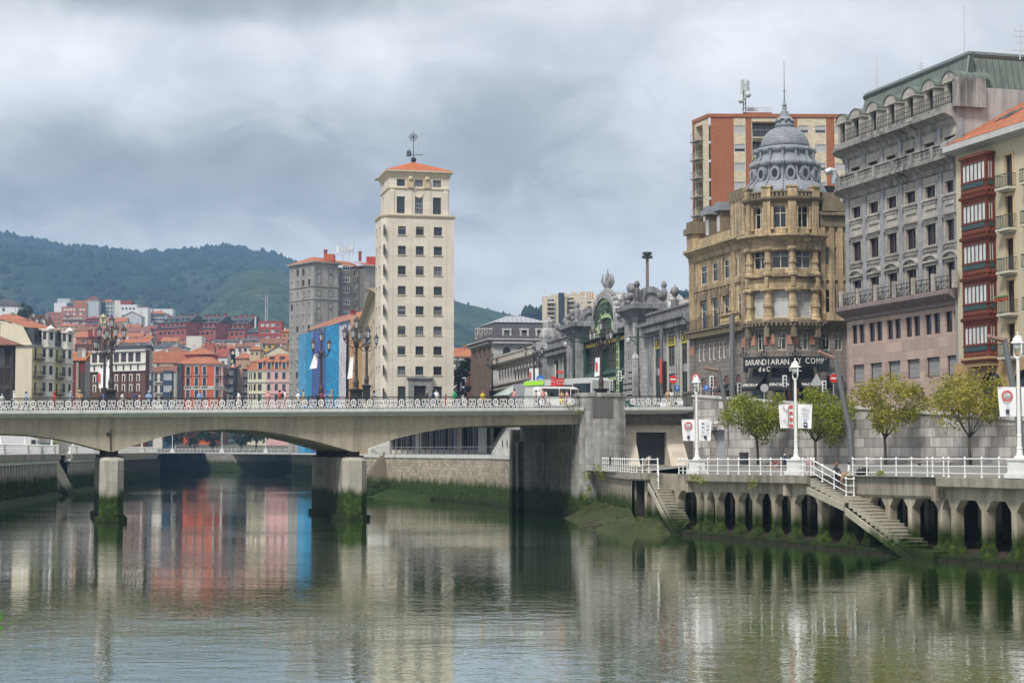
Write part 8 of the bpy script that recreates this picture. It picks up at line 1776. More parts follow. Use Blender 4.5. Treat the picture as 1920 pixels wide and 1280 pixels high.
fz=Fac(fb.p(0,-2.1),fb.p(fb.L,-2.1)); zt=fz.z(1815,103); mi=inset(1.0,zm); hi=inset(2.1,zt); mb=MB()
for k in range(len(lo)-1): mb.face([lo[k],lo[k+1],mi[k+1],mi[k]],0); mb.face([mi[k],mi[k+1],hi[k+1],hi[k]],0)
e0=fb.P(fb.L-.3,zp-.1,-.7);e1=fb.P(fb.L-.3,zp-.1,-20);m0=fb.P(fb.L-.3,zm,-1.0);m1=fb.P(fb.L-.3,zm,-20); h0=fb.P(fb.L-1.2,zt,-2.1); h1=fb.P(fb.L-1.2,zt,-20)
mb.face([e0,e1,m1,m0],1); mb.face([m0,m1,h1,h0],0); mb.face([mi[-1],h0,hi[-1]],0); mb.face(hi[:-1]+[h0,h1,fb.P(0,zt,-20)],0); ro=mb.build('roof',[COP,COPD],r)
mb=MB(); mb.tube(hi[3:-1]+[h0,h1],.3,6); mb.tube([mi[-1],m1],.22,6); mb.tube([mi[-1],h0],.15,6); mb.build('ridge_roll',plain('copper_dark',(.10,.12,.115),.5),ro)
for i,s in enumerate(sc_+[sc_[5]-pit*.82]):
 mb=MB(); b0,b1=zp+.1,zp+2.0; 
 fb.box(mb,s-.95,s-.55,b0-.3,b1,-2.6,-.05); fb.box(mb,s+.55,s+.95,b0-.3,b1,-2.6,-.05); fb.box(mb,s-.55,s+.55,b0-.3,b0+.05,-2.6,-.1); fb.box(mb,s-.55,s+.55,b0,b1,-.5,-.42,1); fb.box(mb,s-1.1,s+1.1,b1,b1+.2,-2.6,.1)
 n=8
 for j in range(n):
  t1,t2=math.pi*j/n,math.pi*(j+1)/n; P4=[(s-1.15*math.cos(t1),b1+.2+.75*math.sin(t1)),(s-1.15*math.cos(t2),b1+.2+.75*math.sin(t2))]
  mb.raw([fb.P(*P4[0],.15),fb.P(*P4[1],.15),fb.P(*P4[1],-3.4),fb.P(*P4[0],-3.4),fb.P(s,b1+.2,.05)],[(0,1,2,3)],2); mb.face([fb.P(*P4[0],.05),fb.P(*P4[1],.05),fb.P(s,b1+.2,.05)])
 mb.build('dormer',[BGR,G_DARK,COP],ro)
def aerial(lb,px,y0,y1,Y,bars=(),nm='aerial'):
 q=at(px,y1,Y); t=at(px,y0,Y); mb=MB(); mb.tube([q,t],[.06,.03],4)
 for y,w_ in bars: c=at(px,y,Y); mb.tube([c-V((w_,0,0)),c+V((w_,.3,0))],.03,3)
 return tag(mb.build(nm,plain('aerial_grey',(.5,.5,.5),.5),org=q),lb,'antenna')
aerial('tall thin mast on the bank roof near its right end',1807.5,7,112,158); aerial('slim rod aerial at the far end of the bank roof',1643.5,105,178,176); aerial('short rod aerial half way along the bank roof',1686,135,160,170)
aerial('stubby antenna cluster on the bank roof ridge',1727,108,140,164,((118,.3),(123,.35),(128,.3))); aerial('branched television aerial at the top right corner of the picture',1913,48,112,150,((58,.5),(68,.6),(80,.5),(94,.7)))
q=at(1566,341,178); mb=MB(); mb.tube([at(1566,345,178),at(1566,328,178),at(1563,321,178),at(1556,320,178),at(1548,324,178)],.36,10); tag(mb.build('flue',plain('galvanised_flue',(.45,.47,.5),.35,.5),org=q),'bent pale metal flue beside the dome, at the bank corner','flue')
CRH=stone('buff_render_house',(.50,.44,.32),.1,streak=.3,scol=(.3,.25,.18)); OAR=stone('ochre_base_render',(.42,.28,.15),.12,streak=.4); BAYR=stone('oxide_red_timber',(.135,.04,.026),.2,streak=.3,rough=.5); TEAL=plain('teal_iron',(.025,.055,.055),.5)
q0=B-FD*.35+fb.n*.35; f=Fac(q0,q0-FD*40); r=thing('bay_window_house','cream house with oxide-red glazed bay tower and green balconies at the right edge','building',(q0.x,q0.y,8))
ys=[290,367,447,526,607]; zs=[(f.z(1893,y+62),f.z(1893,y)) for y in ys]; ze=f.z(1866,271)+.25
a1,b1=f.s(1866,400),f.s(1868,400); dc=[f.s(1893,400),f.s(1893,400)+3.6,f.s(1893,400)+7.2]
op=[dict(s0=s-.55,s1=s+.55,z0=a,z1=b_) for s in dc for a,b_ in zs]; g=f.z(1860,697); og=[dict(s0=f.s(1839,750),s1=f.s(1880,750),z0=6,z1=g,arch=True,rise=1.1),dict(s0=f.s(1900,750),s1=f.s(1900,750)+3,z0=6,z1=g,arch=True,rise=1.1)]
zg=f.z(1893,672); mb=MB(); wall(mb,f,0,f.L,zg,ze,op,.25,0); wall(mb,f,-.8,f.L,5,zg,og,.4,1); mb.build('wall',[CRH,OAR],r)
for o in op: window(r,f,o,.25,W_BROWN,nx=2,ny=1,fw=.08,blind=(.9,P_SHUT),surround=(P('sand_surround',(.52,.38,.22)),.2))
for o in og: window(r,f,o,.4,W_DARK,nx=3,ny=2,fw=.1,glz=[(G_BLUE,1)])
for s in dc:
 for (a,b_),k in zip(zs,range(5)):
  bo=balcony(r,f,s-1.0,s+1.0,a,.75,1.05,P('balcony_stone',(.50,.46,.38)),TEAL,sh=.2,step=.12,bot=.15)
  if k==3 and s==dc[0]:
   mb=MB()
   for i in range(5): c=f.P(s-.9+.4*i,a+1.0,.85); mb.lathe((c.x,c.y,c.z),[(.1,0),(.15,.22)],6); mb.ball((c.x,c.y,c.z+.3),.15,6,4,1)
   mb.build('flower_pot',[P('terracotta_pot',(.4,.08,.04)),plain('pot_plant',(.06,.12,.03),.8)],bo)
fq=Fac(f.p(0,.85),f.p(10,.85)); ba,bb=fq.s(1804,500),fq.s(1851,500); P4=[f.p(ba,.003),f.p(ba,.85),f.p(bb,.85),f.p(bb,.003)]; ch=[Fac(p,q) for p,q in zip(P4,P4[1:])]
by=[298,376,453,530,608]; bz=[(fq.z(1845,y+37),fq.z(1845,y)) for y in by]; zbt=fq.z(1845,668); ztp=fq.z(1845,289)
mb=MB(); oo=[]
for k,c in enumerate(ch):
 o=[dict(s0=.14,s1=c.L-.14,z0=a,z1=b_) for a,b_ in bz]; oo.append(o); wall(mb,c,0,c.L,zbt,ztp,o,.1)
 nd=max(2,round(c.L/.42))
 for a,b_ in bz:
  for zc_ in (a-.85,b_+.28):
   for i in range(nd):
    s=c.L*(i+.5)/nd; h_=.19; mb.raw([c.P(s-h_,zc_-h_,.003),c.P(s+h_,zc_-h_,.003),c.P(s+h_,zc_+h_,.003),c.P(s-h_,zc_+h_,.003),c.P(s,zc_,.13)],[(0,1,4),(1,2,4),(2,3,4),(3,0,4)])
for a,b_ in bz: mb.sweep(P4,[(.003,a-1.45),(.14,a-1.4),(.18,a-1.2),(.1,a-1.15),(.1,a-1.1),(.003,a-1.08)]); mb.sweep(P4,[(.003,a-.1),(.06,a-.08),(.06,a-.02),(.003,a)])
mb.sweep(P4,[(.0,ztp-.1),(.15,ztp),(.15,ztp+.25),(.0,ztp+.26)]); by_=mb.build('bay',BAYR,r)
BP=glassm('bay_pale_pane',(.50,.54,.54),.15,.5)
for c,o in zip(ch,oo):
 for q in o: window(by_,c,q,.1,BAYR,nx=6 if c.L>1.5 else 2,ny=1,fw=.1,glz=[(BP,1)])
for c in ch:
 for a,b_ in bz: mb=MB(); c.box(mb,.2,c.L-.2,a-.5,a-.12,.003,.05); mb.build('teal_panel',TEAL,by_)
mb=MB(); mb.sweep(P4,[(-.5,zbt-.75),(.0,zbt-.45),(.2,zbt-.2),(.2,zbt-.002),(.0,zbt)]); mb.prism(P4,zbt-.76,zbt-.002); mb.build('bay_base',OAR,r)
mb=MB(); mb.sweep([f.p(-.35),f.p(f.L)],[(.003,ze-.2),(.95,ze+.0),(1.05,ze+.05),(1.05,ze+.55),(-.2,ze+.6)]); mb.build('eaves',stone('pale_eaves_board',(.48,.48,.47),.1,streak=.3),r)
rh=5.2; mb=MB(); mb.face([f.P(-.4,ze+.6,1.0),f.P(f.L,ze+.6,1.0),f.P(f.L,ze+.6+rh,-8.5),f.P(-.4,ze+.6+rh,-8.5)]); mb.face([f.P(-.4,ze+.6+rh,-8.5),f.P(f.L,ze+.6+rh,-8.5),f.P(f.L,ze+.6,-18),f.P(-.4,ze+.6,-18)])
for s in (2.2,3.4): mb.raw([f.P(s,ze+.66+rh*.35,-2.3),f.P(s+.8,ze+.66+rh*.35,-2.3),f.P(s+.8,ze+.66+rh*.55,-4.2),f.P(s,ze+.66+rh*.55,-4.2)],[(0,1,2,3)],1)
mb.raw([f.P(-.75,ze+.5,1.05),f.P(-.4,ze+.5,1.05),f.P(-.4,ze+.62+rh,-8.5),f.P(-.75,ze+.62+rh,-8.5),f.P(-.75,ze+.85,1.05),f.P(-.4,ze+.85,1.05),f.P(-.4,ze+.97+rh,-8.5),f.P(-.75,ze+.97+rh,-8.5)],[(4,5,6,7),(0,1,5,4),(1,2,6,5),(3,0,4,7)],2)
mb.face([f.P(-.4,5,0),f.P(-.4,ze+.5,0),f.P(-.4,ze+.5+rh,-8.5),f.P(-.4,5,-8.5)],2); mb.build('roof',[tiles('orange_clay_roof',(.40,.13,.06),row=.4,w=.3),G_BLUE,stone('verge_grey',(.33,.33,.34),.15,streak=.4)],r)
def leafmat(name,cs):
 m,nt,b=nodes(name); f=noise_tex(nt,.9,3); f2=noise_tex(nt,9,2)
 c=ramp(nt,mathn(nt,'ADD',mathn(nt,'MULTIPLY',f,.55),mathn(nt,'MULTIPLY',f2,.45)),[(.32,cs[0]),(.5,cs[1]),(.66,cs[2])])
 b.inputs['Roughness'].default_value=.6; nt.links.new(c,b.inputs['Base Color']); t=nt.nodes.new('ShaderNodeBsdfTranslucent'); nt.links.new(c,t.inputs['Color'])
 mx=nt.nodes.new('ShaderNodeMixShader'); mx.inputs[0].default_value=.35; nt.links.new(b.outputs[0],mx.inputs[1]); nt.links.new(t.outputs[0],mx.inputs[2]); nt.links.new(mx.outputs[0],nt.nodes['Material Output'].inputs['Surface']); return m
LG=leafmat('leaf_green',((.06,.095,.008),(.18,.215,.016),(.36,.35,.04))); LY=leafmat('leaf_yellow_green',((.09,.11,.012),(.25,.25,.025),(.48,.37,.05))); LD_=leafmat('leaf_dark',((.008,.02,.008),(.02,.045,.014),(.04,.075,.02)))
BARK=plain('bark',(.075,.058,.042),.9,var=.35,scale=8)
def leaves(mb,c,r,n,sz,rg,sq=1.0):
 for _ in range(n):
  d=V((rg.gauss(0,1),rg.gauss(0,1),rg.gauss(0,1))).normalized()*(r*rg.random()**.45); d.z*=sq; p=c+d
  a=V((rg.uniform(-1,1),rg.uniform(-1,1),rg.uniform(-.5,.9))).normalized(); b=a.orthogonal().normalized(); b=b*math.cos(rg.random()*3)+a.cross(b)*math.sin(rg.random()*3); s=sz*rg.uniform(.6,1.3)
  t=a.cross(b); mb.face([p-b*s*.5,p+t*s*.28,p+b*s*.5,p-t*s*.28])
def tree(name,label,base,px0,px1,py0,py1,fork,leaf,seed,n=6500,sz=.2,tr=.11,group='street trees on the promenade',ncl=44,cr=.75):
 rg=random.Random(seed); Y=base.y; x0=at(px0,py1,Y); x1=at(px1,py0,Y); cx=(x0.x+x1.x)/2; rx=(x1.x-x0.x)/2; z0,z1=x0.z,x1.z; root=thing(name,label,'tree',base,0,group)
 tb=MB(); fk=V((base.x+rg.uniform(-.1,.1),Y,fork)); tb.tube([base-V((0,0,.1)),base*.5+fk*.5+V((rg.uniform(-.06,.06),0,0)),fk],[tr*1.2,tr,tr*.95],8); cl=MB(); ends=[]
 for i in range(ncl):
  for _ in range(50):
   u,v,w_=rg.uniform(-1,1),rg.uniform(-1,1),rg.uniform(-1,1)
   if .15<u*u+v*v+w_*w_<1: break
  lift=.12*(abs(u))*(z1-z0)*(1 if w_<0 else 0)
  ends.append(V((cx+u*rx*.9,Y+v*rx*.85,(z0+z1)/2+w_*(z1-z0)*.45+lift)))
 nb=7; mains=[]
 for i in range(nb):
  a=2*math.pi*i/nb+rg.random()*.6; q=V((cx+math.cos(a)*rx*.5,Y+math.sin(a)*rx*.5,z0+(z1-z0)*rg.uniform(.35,.75))); m=fk*.45+q*.55+V((0,0,-.25)); tb.tube([fk,m,q],[tr*.55,tr*.35,tr*.16],5); mains.append((m,q))
 for e in ends:
  m,q=min(mains,key=lambda t:min((t[0]-e).length,(t[1]-e).length)); s=q if (q-e).length<(m-e).length else m; tb.tube([s,(s+e)/2+V((0,0,-.1)),e],[tr*.16,tr*.1,tr*.05],4,cap=False); leaves(cl,e,rx*.36*cr*rg.uniform(.7,1.3),n//ncl,sz,rg,.85)
 tb.build('trunk',BARK,root,True); cl.build('crown',leaf,root); return root
def gz(px,py,Y): q=at(px,py,Y); return V((q.x,q.y,q.z))
tree('street_tree','round green street tree nearest the steel door, left of the middle lamp standard',gz(1421,876,148),1350,1492,734,828,gz(1421,822,148).z,LG,1,n=8500,ncl=56)
tree('street_tree','green street tree with forked trunk right of the middle lamp standard',gz(1527,874,141),1470,1612,726,838,gz(1525,828,141).z,LG,2,n=8500,ncl=56)
tree('street_tree','yellowish round street tree right of the bent mast, before the pink granite wall',gz(1661,882,131),1588,1742,703,818,gz(1661,822,131).z,LY,3,n=6000,cr=.8)
tree('street_tree','sparse yellow street tree with spreading limbs, nearest the last lamp standard',gz(1820,868,122),1724,1902,698,806,gz(1818,820,122).z,LY,4,n=5200,cr=.8)
for i,(px,Y) in enumerate(((325,575),(365,572),(398,578),(452,574),(480,580))): tree('quay_tree','dark leafy tree on the far quay, '+('leftmost under the middle arch','second from the left under the arch','third, beside a thin lamp standard','second from the right under the arch','rightmost, nearest the pale wall')[i],V((gp(px,Y).x,Y,5.6)),px-24,px+24,782,838,9,LD_,20+i,n=1500,sz=.8,tr=.25,group='dark trees on the far quay',ncl=22,cr=1.1)
tree('tree','dark green tree in the gap between pale tower and mansard building',V((gp(866,330).x,330,9)),852,884,672,752,12,LD_,31,n=1500,sz=.6,tr=.2,group='trees among the buildings',ncl=22,cr=1.1); tree('tree','rounded dark tree on the hill at the left, beside the dark-roofed white house',V((gp(45,690).x,690,50)),30,61,567,602,pz(45,598,690),LD_,32,n=1400,sz=.7,tr=.2,group='trees among the buildings',ncl=20,cr=1.1)
sb=thing('shrub','bright green leafy twig at the left edge of the picture, over the water','shrub',(-15.5,49,0)); mb=MB(); mb.tube([(-16.3,49,-.3),(-15.6,49,.7),(-14.15,48.6,1.7)],[.04,.03,.01],5); mb.tube([(-15.6,49,.7),(-14.15,48.5,1.25)],[.02,.008],4); mb.build('stem',BARK,sb); mb=MB(); rg=random.Random(8)
for c in ((-14.12,48.6,1.75),(-14.1,48.5,1.3),(-14.2,48.6,1.5),(-14.5,48.9,1.2)): leaves(mb,V(c),.22,26,.15,rg)
mb.build('foliage',leafmat('leaf_bright',((.05,.16,.01),(.10,.30,.02),(.2,.42,.05))),sb)
mb=MB(); rg=random.Random(6)
for px,py,Y in ((1120,878,155),(1128,890,154),(1165,884,150),(1192,878,146),(1188,890,146),(1300,895,128),(1315,900,126),(1410,903,120),(1101,892,158),(1084,772,162),(1068,763,163),(700,846,243),(720,850,240),(745,855,238),(806,858,228),(846,862,222),(888,866,212),(1098,930,160),(1104,915,158),(1650,890,108)): leaves(mb,gz(px,py,Y),rg.uniform(.3,.6),70,.16,rg)
tag(mb.build('wall_weeds',LG),kind='stuff')
LGL=glassm('lantern_glass',(.42,.44,.45),.2,.5)
def lantern(r,x,y,z,hang=0):
 mb=MB(); mb.lathe((x,y,z),[(.06,-.22),(.12,-.1),(.14,0),(.15,.03)],6); mb.lathe((x,y,z+.6),[(.26,0),(.27,.06),(.16,.18),(.14,.26),(.05,.32),(.06,.4),(.015,.55)],6)
 for i in range(6): a=i*math.pi/3; mb.tube([(x+.14*math.cos(a),y+.14*math.sin(a),z+.02),(x+.22*math.cos(a),y+.22*math.sin(a),z+.6)],.015,3)
 o=mb.build('lantern',IRONP); o.parent=r; mb=MB(); mb.lathe((x,y,z),[(.12,.02),(.2,.58),(.19,.6)],6); g=mb.build('lantern_glass',LGL); g.parent=o
def five_lamp(label,loc,rz,tall=1.0,mat_=IRONP):
 r=thing('lantern_post',label,'street lamp',loc,rz,'ornate lantern posts'); h=5.9*tall
 mb=MB(); mb.box(-.5,.5,-.5,.5,0,.3); mb.box(-.4,.4,-.4,.4,.303,1.6); mb.box(-.52,.52,-.52,.52,1.603,1.8); mb.build('pedestal',IRON,r).parent=r
 r.children[0].matrix_parent_inverse=Matrix.Identity(4); r.children[0].location=(0,0,0)
 mb=MB(); mb.lathe((0,0,1.8),[(.3,0),(.22,.15),(.27,.6),(.2,.9),(.15,1.1),(.12,h-2.0),(.2,h-1.9),(.22,h-1.6),(.1,h-1.4),(.09,h-.6)],10)
 for k in range(4):
  a=k*math.pi/2+.3; c,s=math.cos(a),math.sin(a); P3=lambda d,z:(c*d,s*d,z)
  mb.tube([P3(.1,h-.2),P3(.35,h-.35),P3(.75,h-.05),P3(1.0,h+.1),P3(1.12,h+.35)],[.05,.05,.045,.04,.04],5); mb.tube([P3(.12,h+.2),P3(.4,h+.4),P3(.62,h+.25),P3(.5,h+.05),P3(.38,h+.2)],.035,5)
 o=mb.build('pole',IRONP); o.parent=r
 for k in range(4): a=k*math.pi/2+.3; lantern(r,1.12*math.cos(a),1.12*math.sin(a),h+.55)
 lantern(r,0,0,h+1.45); return r
lp=five_lamp('ornate five-lantern post over the left pier, near side of the bridge',(0,0,0),0); rzb=math.atan2(BF.u.y,BF.u.x)
def put(label,px,d,k=1.0): f=Fac(BF.p(0,-d),BF.p(BF.L,-d)); s=f.s(px,700); q=f.p(s); return copy_tree(lp,(q.x,q.y,deckz(s)),rzb+RN.random(),label,k)
q=BF.p(BF.s(209,700),-.9); lp.location=(q.x,q.y,deckz(BF.s(209))); lp.rotation_euler=(0,0,rzb)
put('ornate five-lantern post over the second pier, near side, in front of the ochre house',668,.9); put('ornate five-lantern post behind the abutment pylon, before the green station arch',1127,.9); put('ornate five-lantern post behind the left pier, far side of the bridge',196,BW-1); put('ornate five-lantern post in front of the blue netting, far side of the bridge',602,BW-1)
def put2(label,px,py,Y,k): q=at(px,py,Y); copy_tree(lp,(q.x,q.y,q.z),RN.random()*2,label,k)
put2('slim dark lantern post between netted building and pale tower',687,752,205,1.05); put2('small lantern post at the right foot of the pale tower',858,752,330,1.0); put2('lantern post before the brown corner of the mansard building',923,752,300,.98); put2('tall lantern post before the colonnade, with a red and white banner',1001,752,262,1.1); put2('lantern post just right of the tall one, by the blue round sign',1012,752,285,1.0)
for lb,px,py,Y,w_,h_,sw,cc in (('two white banner strips on the post before the blue netting',600,662,178,.4,1.6,-.5,0),('white banner slung on the post before the ochre house',666,669,159,.3,2.0,-.25,0),('white and red banner on the far lantern post at the left pier',197,690,172,.45,2.0,.05,1),('white strip banner on the near lantern post at the left pier',209,674,152,.15,1.2,-.1,0),('red and white banner on the tall post before the colonnade',1001,690,262,.55,2.2,.1,1),('red and white banner on the post before the green arch',1127,670,164,.4,1.8,-.1,1)):
 t=at(px,py,Y); r=thing('banner',lb,'banner',t,0,'banners on the lantern posts'); mb=MB()
 for k in ((-1,1) if w_>.4 else (-1,)):
  x0=.14*k; x1=(.14+w_)*k; vs=[(t.x+x0,t.y-.2,t.z),(t.x+x1,t.y-.25,t.z-.05),(t.x+x1+sw,t.y-.2,t.z-h_),(t.x+x0+sw*.3,t.y-.3,t.z-h_*.95)]; mb.raw(vs+[(a,b+.03,c) for a,b,c in vs],[(0,1,2,3),(7,6,5,4),(0,4,5,1),(2,6,7,3),(1,5,6,2),(3,7,4,0)],1 if (cc and k<0 and False) else 0)
 mb.build('cloth',CLOTH,r)
 if cc: mb=MB(); mb.box(t.x-.14-w_,t.x-.14-w_*.55,t.y-.34,t.y-.31,t.z-h_*.7,t.z-h_*.25); mb.build('print',RED,r)
def skinmesh(pts,edges,sub=1):
 me=bpy.data.meshes.new('body'); me.from_pydata([p[0] for p in pts],edges,[]); ob=bpy.data.objects.new('b',me); COL.objects.link(ob)
 m=ob.modifiers.new('s','SKIN'); m.use_smooth_shade=True; sv=me.skin_vertices[0].data
 for i,p in enumerate(pts): sv[i].radius=p[1] if isinstance(p[1],tuple) else (p[1],p[1])
 sv[0].use_root=True; ob.modifiers.new('u','SUBSURF').levels=sub; return ob
def skeleton(pose):
 J={'pel':(0,0,.94),'sp':(0,.0,1.12),'ch':(0,-.01,1.34),'nk':(0,.0,1.47),'hb':(0,.02,1.55),'hd':(0,.025,1.63),'ht':(0,.01,1.70)}
 for s,k in ((-1,'l'),(1,'r')): J.update({k+'sh':(s*.175,0,1.39),k+'el':(s*.23,-.02,1.12),k+'wr':(s*.24,.07,.90),k+'ha':(s*.235,.10,.82),k+'hp':(s*.09,0,.89),k+'kn':(s*.10,.03,.49),k+'an':(s*.10,0,.08),k+'to':(s*.11,.14,.035)})
 if pose=='walk': J.update(lkn=(-.1,.16,.52),lan=(-.1,.24,.09),lto=(-.1,.38,.06),rkn=(.1,-.04,.49),ran=(.1,-.26,.14),rto=(.1,-.16,.04),lel=(-.23,-.14,1.13),lwr=(-.22,-.16,.90),lha=(-.22,-.15,.82),rel=(.23,.06,1.13),rwr=(.21,.22,.95),rha=(.2,.27,.88))
 if pose=='lean':
  J.update(lel=(-.25,.16,1.15),lwr=(-.16,.38,1.09),lha=(-.1,.44,1.09),rel=(.25,.16,1.15),rwr=(.16,.38,1.09),rha=(.1,.44,1.09)); 
  for k in ('sp','ch','nk','hb','hd','ht','lsh','rsh'): x,y,z=J[k]; J[k]=(x,y+(z-.94)*.22,z-.02)
 if pose=='phone': J.update(rel=(.25,.10,1.14),rwr=(.14,.28,1.30),rha=(.1,.32,1.37),lel=(-.25,.10,1.13),lwr=(-.14,.28,1.24),lha=(-.1,.32,1.30))
 if pose=='sit':
  J={k:(x,y,z-.44) for k,(x,y,z) in J.items()}; J.update(lkn=(-.12,.42,.52),rkn=(.13,.44,.50),lan=(-.12,.48,.10),ran=(.15,.40,.08),lto=(-.12,.60,.04),rto=(.16,.53,.03),lwr=(-.18,.22,.58),lha=(-.16,.32,.58),rwr=(.2,.2,.60),rha=(.2,.3,.58),lel=(-.24,.02,.70),rel=(.25,.0,.70))
 return J
RAD={'pel':(.155,.115),'sp':(.135,.10),'ch':(.165,.115),'nk':.058,'hb':(.07,.08),'hd':(.088,.10),'ht':.06,'sh':.062,'el':.046,'wr':.032,'ha':.038,'hp':.095,'kn':.062,'an':.042,'to':.038}
ED=[('pel','sp'),('sp','ch'),('ch','nk'),('nk','hb'),('hb','hd'),('hd','ht')]+[(k+a if a!='ch' and a!='pel' else a,k+b) for k in 'lr' for a,b in (('ch','sh'),('sh','el'),('el','wr'),('wr','ha'),('pel','hp'),('hp','kn'),('kn','an'),('an','to'))]
BODY={}
tmp=[]
for pose in ('stand','walk','lean','phone','sit'):
 J=skeleton(pose); ks=list(J); fing=[]
 pts=[(J[k],RAD.get(k) or RAD[k[1:]]) for k in ks]; e=[(ks.index(a),ks.index(b)) for a,b in ED]
 for k in 'lr':   # a thumb and four unequal fingers on each hand
  w_=V(J[k+'wr']); h_=V(J[k+'ha']); d=(h_-w_).normalized(); sd=d.cross(V((0,1,.3))).normalized()
  for i,(o,l) in enumerate(((-.028,.075),(-.01,.088),(.01,.082),(.028,.062))): pts.append((tuple(h_+d*(l*.9)+sd*o+V((0,.012,0))),.009)); e.append((ks.index(k+'ha'),len(pts)-1))
  pts.append((tuple(h_+d*.02+sd*.05),.011)); e.append((ks.index(k+'ha'),len(pts)-1))
 tmp.append((pose,J,skinmesh(pts,e)))
dg=bpy.context.evaluated_depsgraph_get(); dg.update()
SEG=[('pel','sp',1),('sp','ch',1),('ch','nk',1),('nk','hb',0),('hb','ht',0)]+[(k+a if a!='ch' else a,k+b,c) for k in 'lr' for a,b,c in (('ch','sh',1),('sh','el',4),('el','wr',5),('wr','ha',0),('hp','kn',2),('kn','an',6),('an','to',3))]
for pose,J,ob in tmp:
 me=bpy.data.meshes.new_from_object(ob.evaluated_get(dg)); me.materials.clear(); bpy.data.objects.remove(ob); idx=[]
 for p in me.polygons:
  best=None
  for a,b,c in SEG:
   A,B=V(J[a]),V(J[b]); t=max(0,min(1,(p.center-A).dot(B-A)/(B-A).length_squared)); d=(p.center-A-(B-A)*t).length
   if c in (1,) : d-=.07
   if best is None or d<best[0]: best=(d,c)
  idx.append(best[1])
 BODY[pose]=(me,idx,J)
PC={}
def pcol(n,c):
 if n not in PC: PC[n]=plain('cloth_'+n,c,.85,var=.08)
 return PC[n]
CLR=dict(white=(.68,.68,.68),red=(.5,.03,.03),blue=(.06,.16,.42),sky=(.25,.38,.62),denim=(.05,.08,.16),black=(.015,.015,.018),grey=(.25,.25,.26),pink=(.6,.28,.28),yellow=(.62,.45,.05),tan=(.45,.30,.17),green=(.03,.3,.12),maroon=(.2,.03,.05),orange=(.6,.3,.08),navy=(.02,.03,.08),khaki=(.3,.25,.16))
SKIN=plain('skin',(.42,.23,.15),.6,var=.06); HAIR=dict(dark=(.02,.014,.01),brown=(.09,.045,.02),grey=(.4,.39,.38),red=(.28,.09,.03),fair=(.4,.27,.12),white=(.65,.65,.63))
def person(label,loc,rz,pose,top,leg,hair='dark',sleeve='short',shorts=False,extra=None,k=1.0,group=None):
 me,idx,J=BODY[pose]; r=thing('person',label,'person',loc,rz,group); b=me.copy(); b.name='body'
 t=pcol(top,CLR[top]); l=pcol(leg,CLR[leg]); sh=pcol('black',CLR['black']) if leg!='black' else pcol('grey',CLR['grey'])
 for m in (SKIN,t,l,sh): b.materials.append(m)
 mp={0:0,1:1,2:2,3:3,4:1,5:0 if sleeve=='short' else 1,6:0 if shorts else 2}; b.polygons.foreach_set('material_index',[mp[i] for i in idx]); b.polygons.foreach_set('use_smooth',[True]*len(idx))
 o=bpy.data.objects.new('body',b); COL.objects.link(o); o.parent=r; r.scale=(k,)*3
 h=V(J['hd']); mb=MB(); long_=hair.startswith('long'); hc=hair.replace('long','')
 mb.lathe((h.x,h.y-.02,h.z-.02),[(.075,-.03 if not long_ else -.2),(.1,0),(.106,.05),(.09,.10),(.05,.125),(.01,.135)],10); mb.raw([(h.x-.09,h.y-.09,h.z-.04),(h.x+.09,h.y-.09,h.z-.04),(h.x+.08,h.y-.12,h.z+.06),(h.x-.08,h.y-.12,h.z+.06)],[(0,1,2,3)])
 mb.build('hair',pcol('hair_'+hc,HAIR[hc]),None,True).parent=r
 mb=MB(); mb.ball((h.x,h.y+.105,h.z-.015),.016,6,4)
 for e in (-.035,.035): mb.ball((h.x+e,h.y+.093,h.z+.012),.010,5,3,1)
 mb.box(h.x-.025,h.x+.025,h.y+.088,h.y+.098,h.z-.062,h.z-.054,2); mb.build('face',[SKIN,pcol('black',CLR['black']),pcol('lips',(.3,.08,.07))],None).parent=r
 if extra:
  kind,c=extra; mb=MB(); ch=V(J['ch'])
  if kind=='hat': mb.lathe((h.x,h.y,h.z+.05),[(.2,0),(.19,.015),(.105,.02),(.1,.09),(.03,.11)],12)
  if kind=='cap': mb.lathe((h.x,h.y,h.z+.04),[(.108,0),(.1,.06),(.05,.1),(.01,.11)],10); mb.box(h.x-.07,h.x+.07,h.y+.08,h.y+.2,h.z+.035,h.z+.05)
  if kind=='backpack': mb.ball((ch.x,ch.y-.2,ch.z-.12),.17,8,6,0,1.4)
  if kind=='skirt': mb.lathe((0,0,.45),[(.25,0),(.2,.3),(.16,.52)],12)
  mb.build({'skirt':'skirt','hat':'hat','cap':'cap','backpack':'backpack'}[kind],pcol(c,CLR[c]),None,True).parent=r
 return r
def onbridge(px,d): f=Fac(BF.p(0,-d),BF.p(BF.L,-d)); s=f.s(px,755); return f.P(s,deckz(s))
FR,BKW=rzb+math.pi,rzb   # facing the camera / away; left and right along the deck
LFT,RGT=rzb+math.pi/2,rzb-math.pi/2
PG='people on the bridge footway'
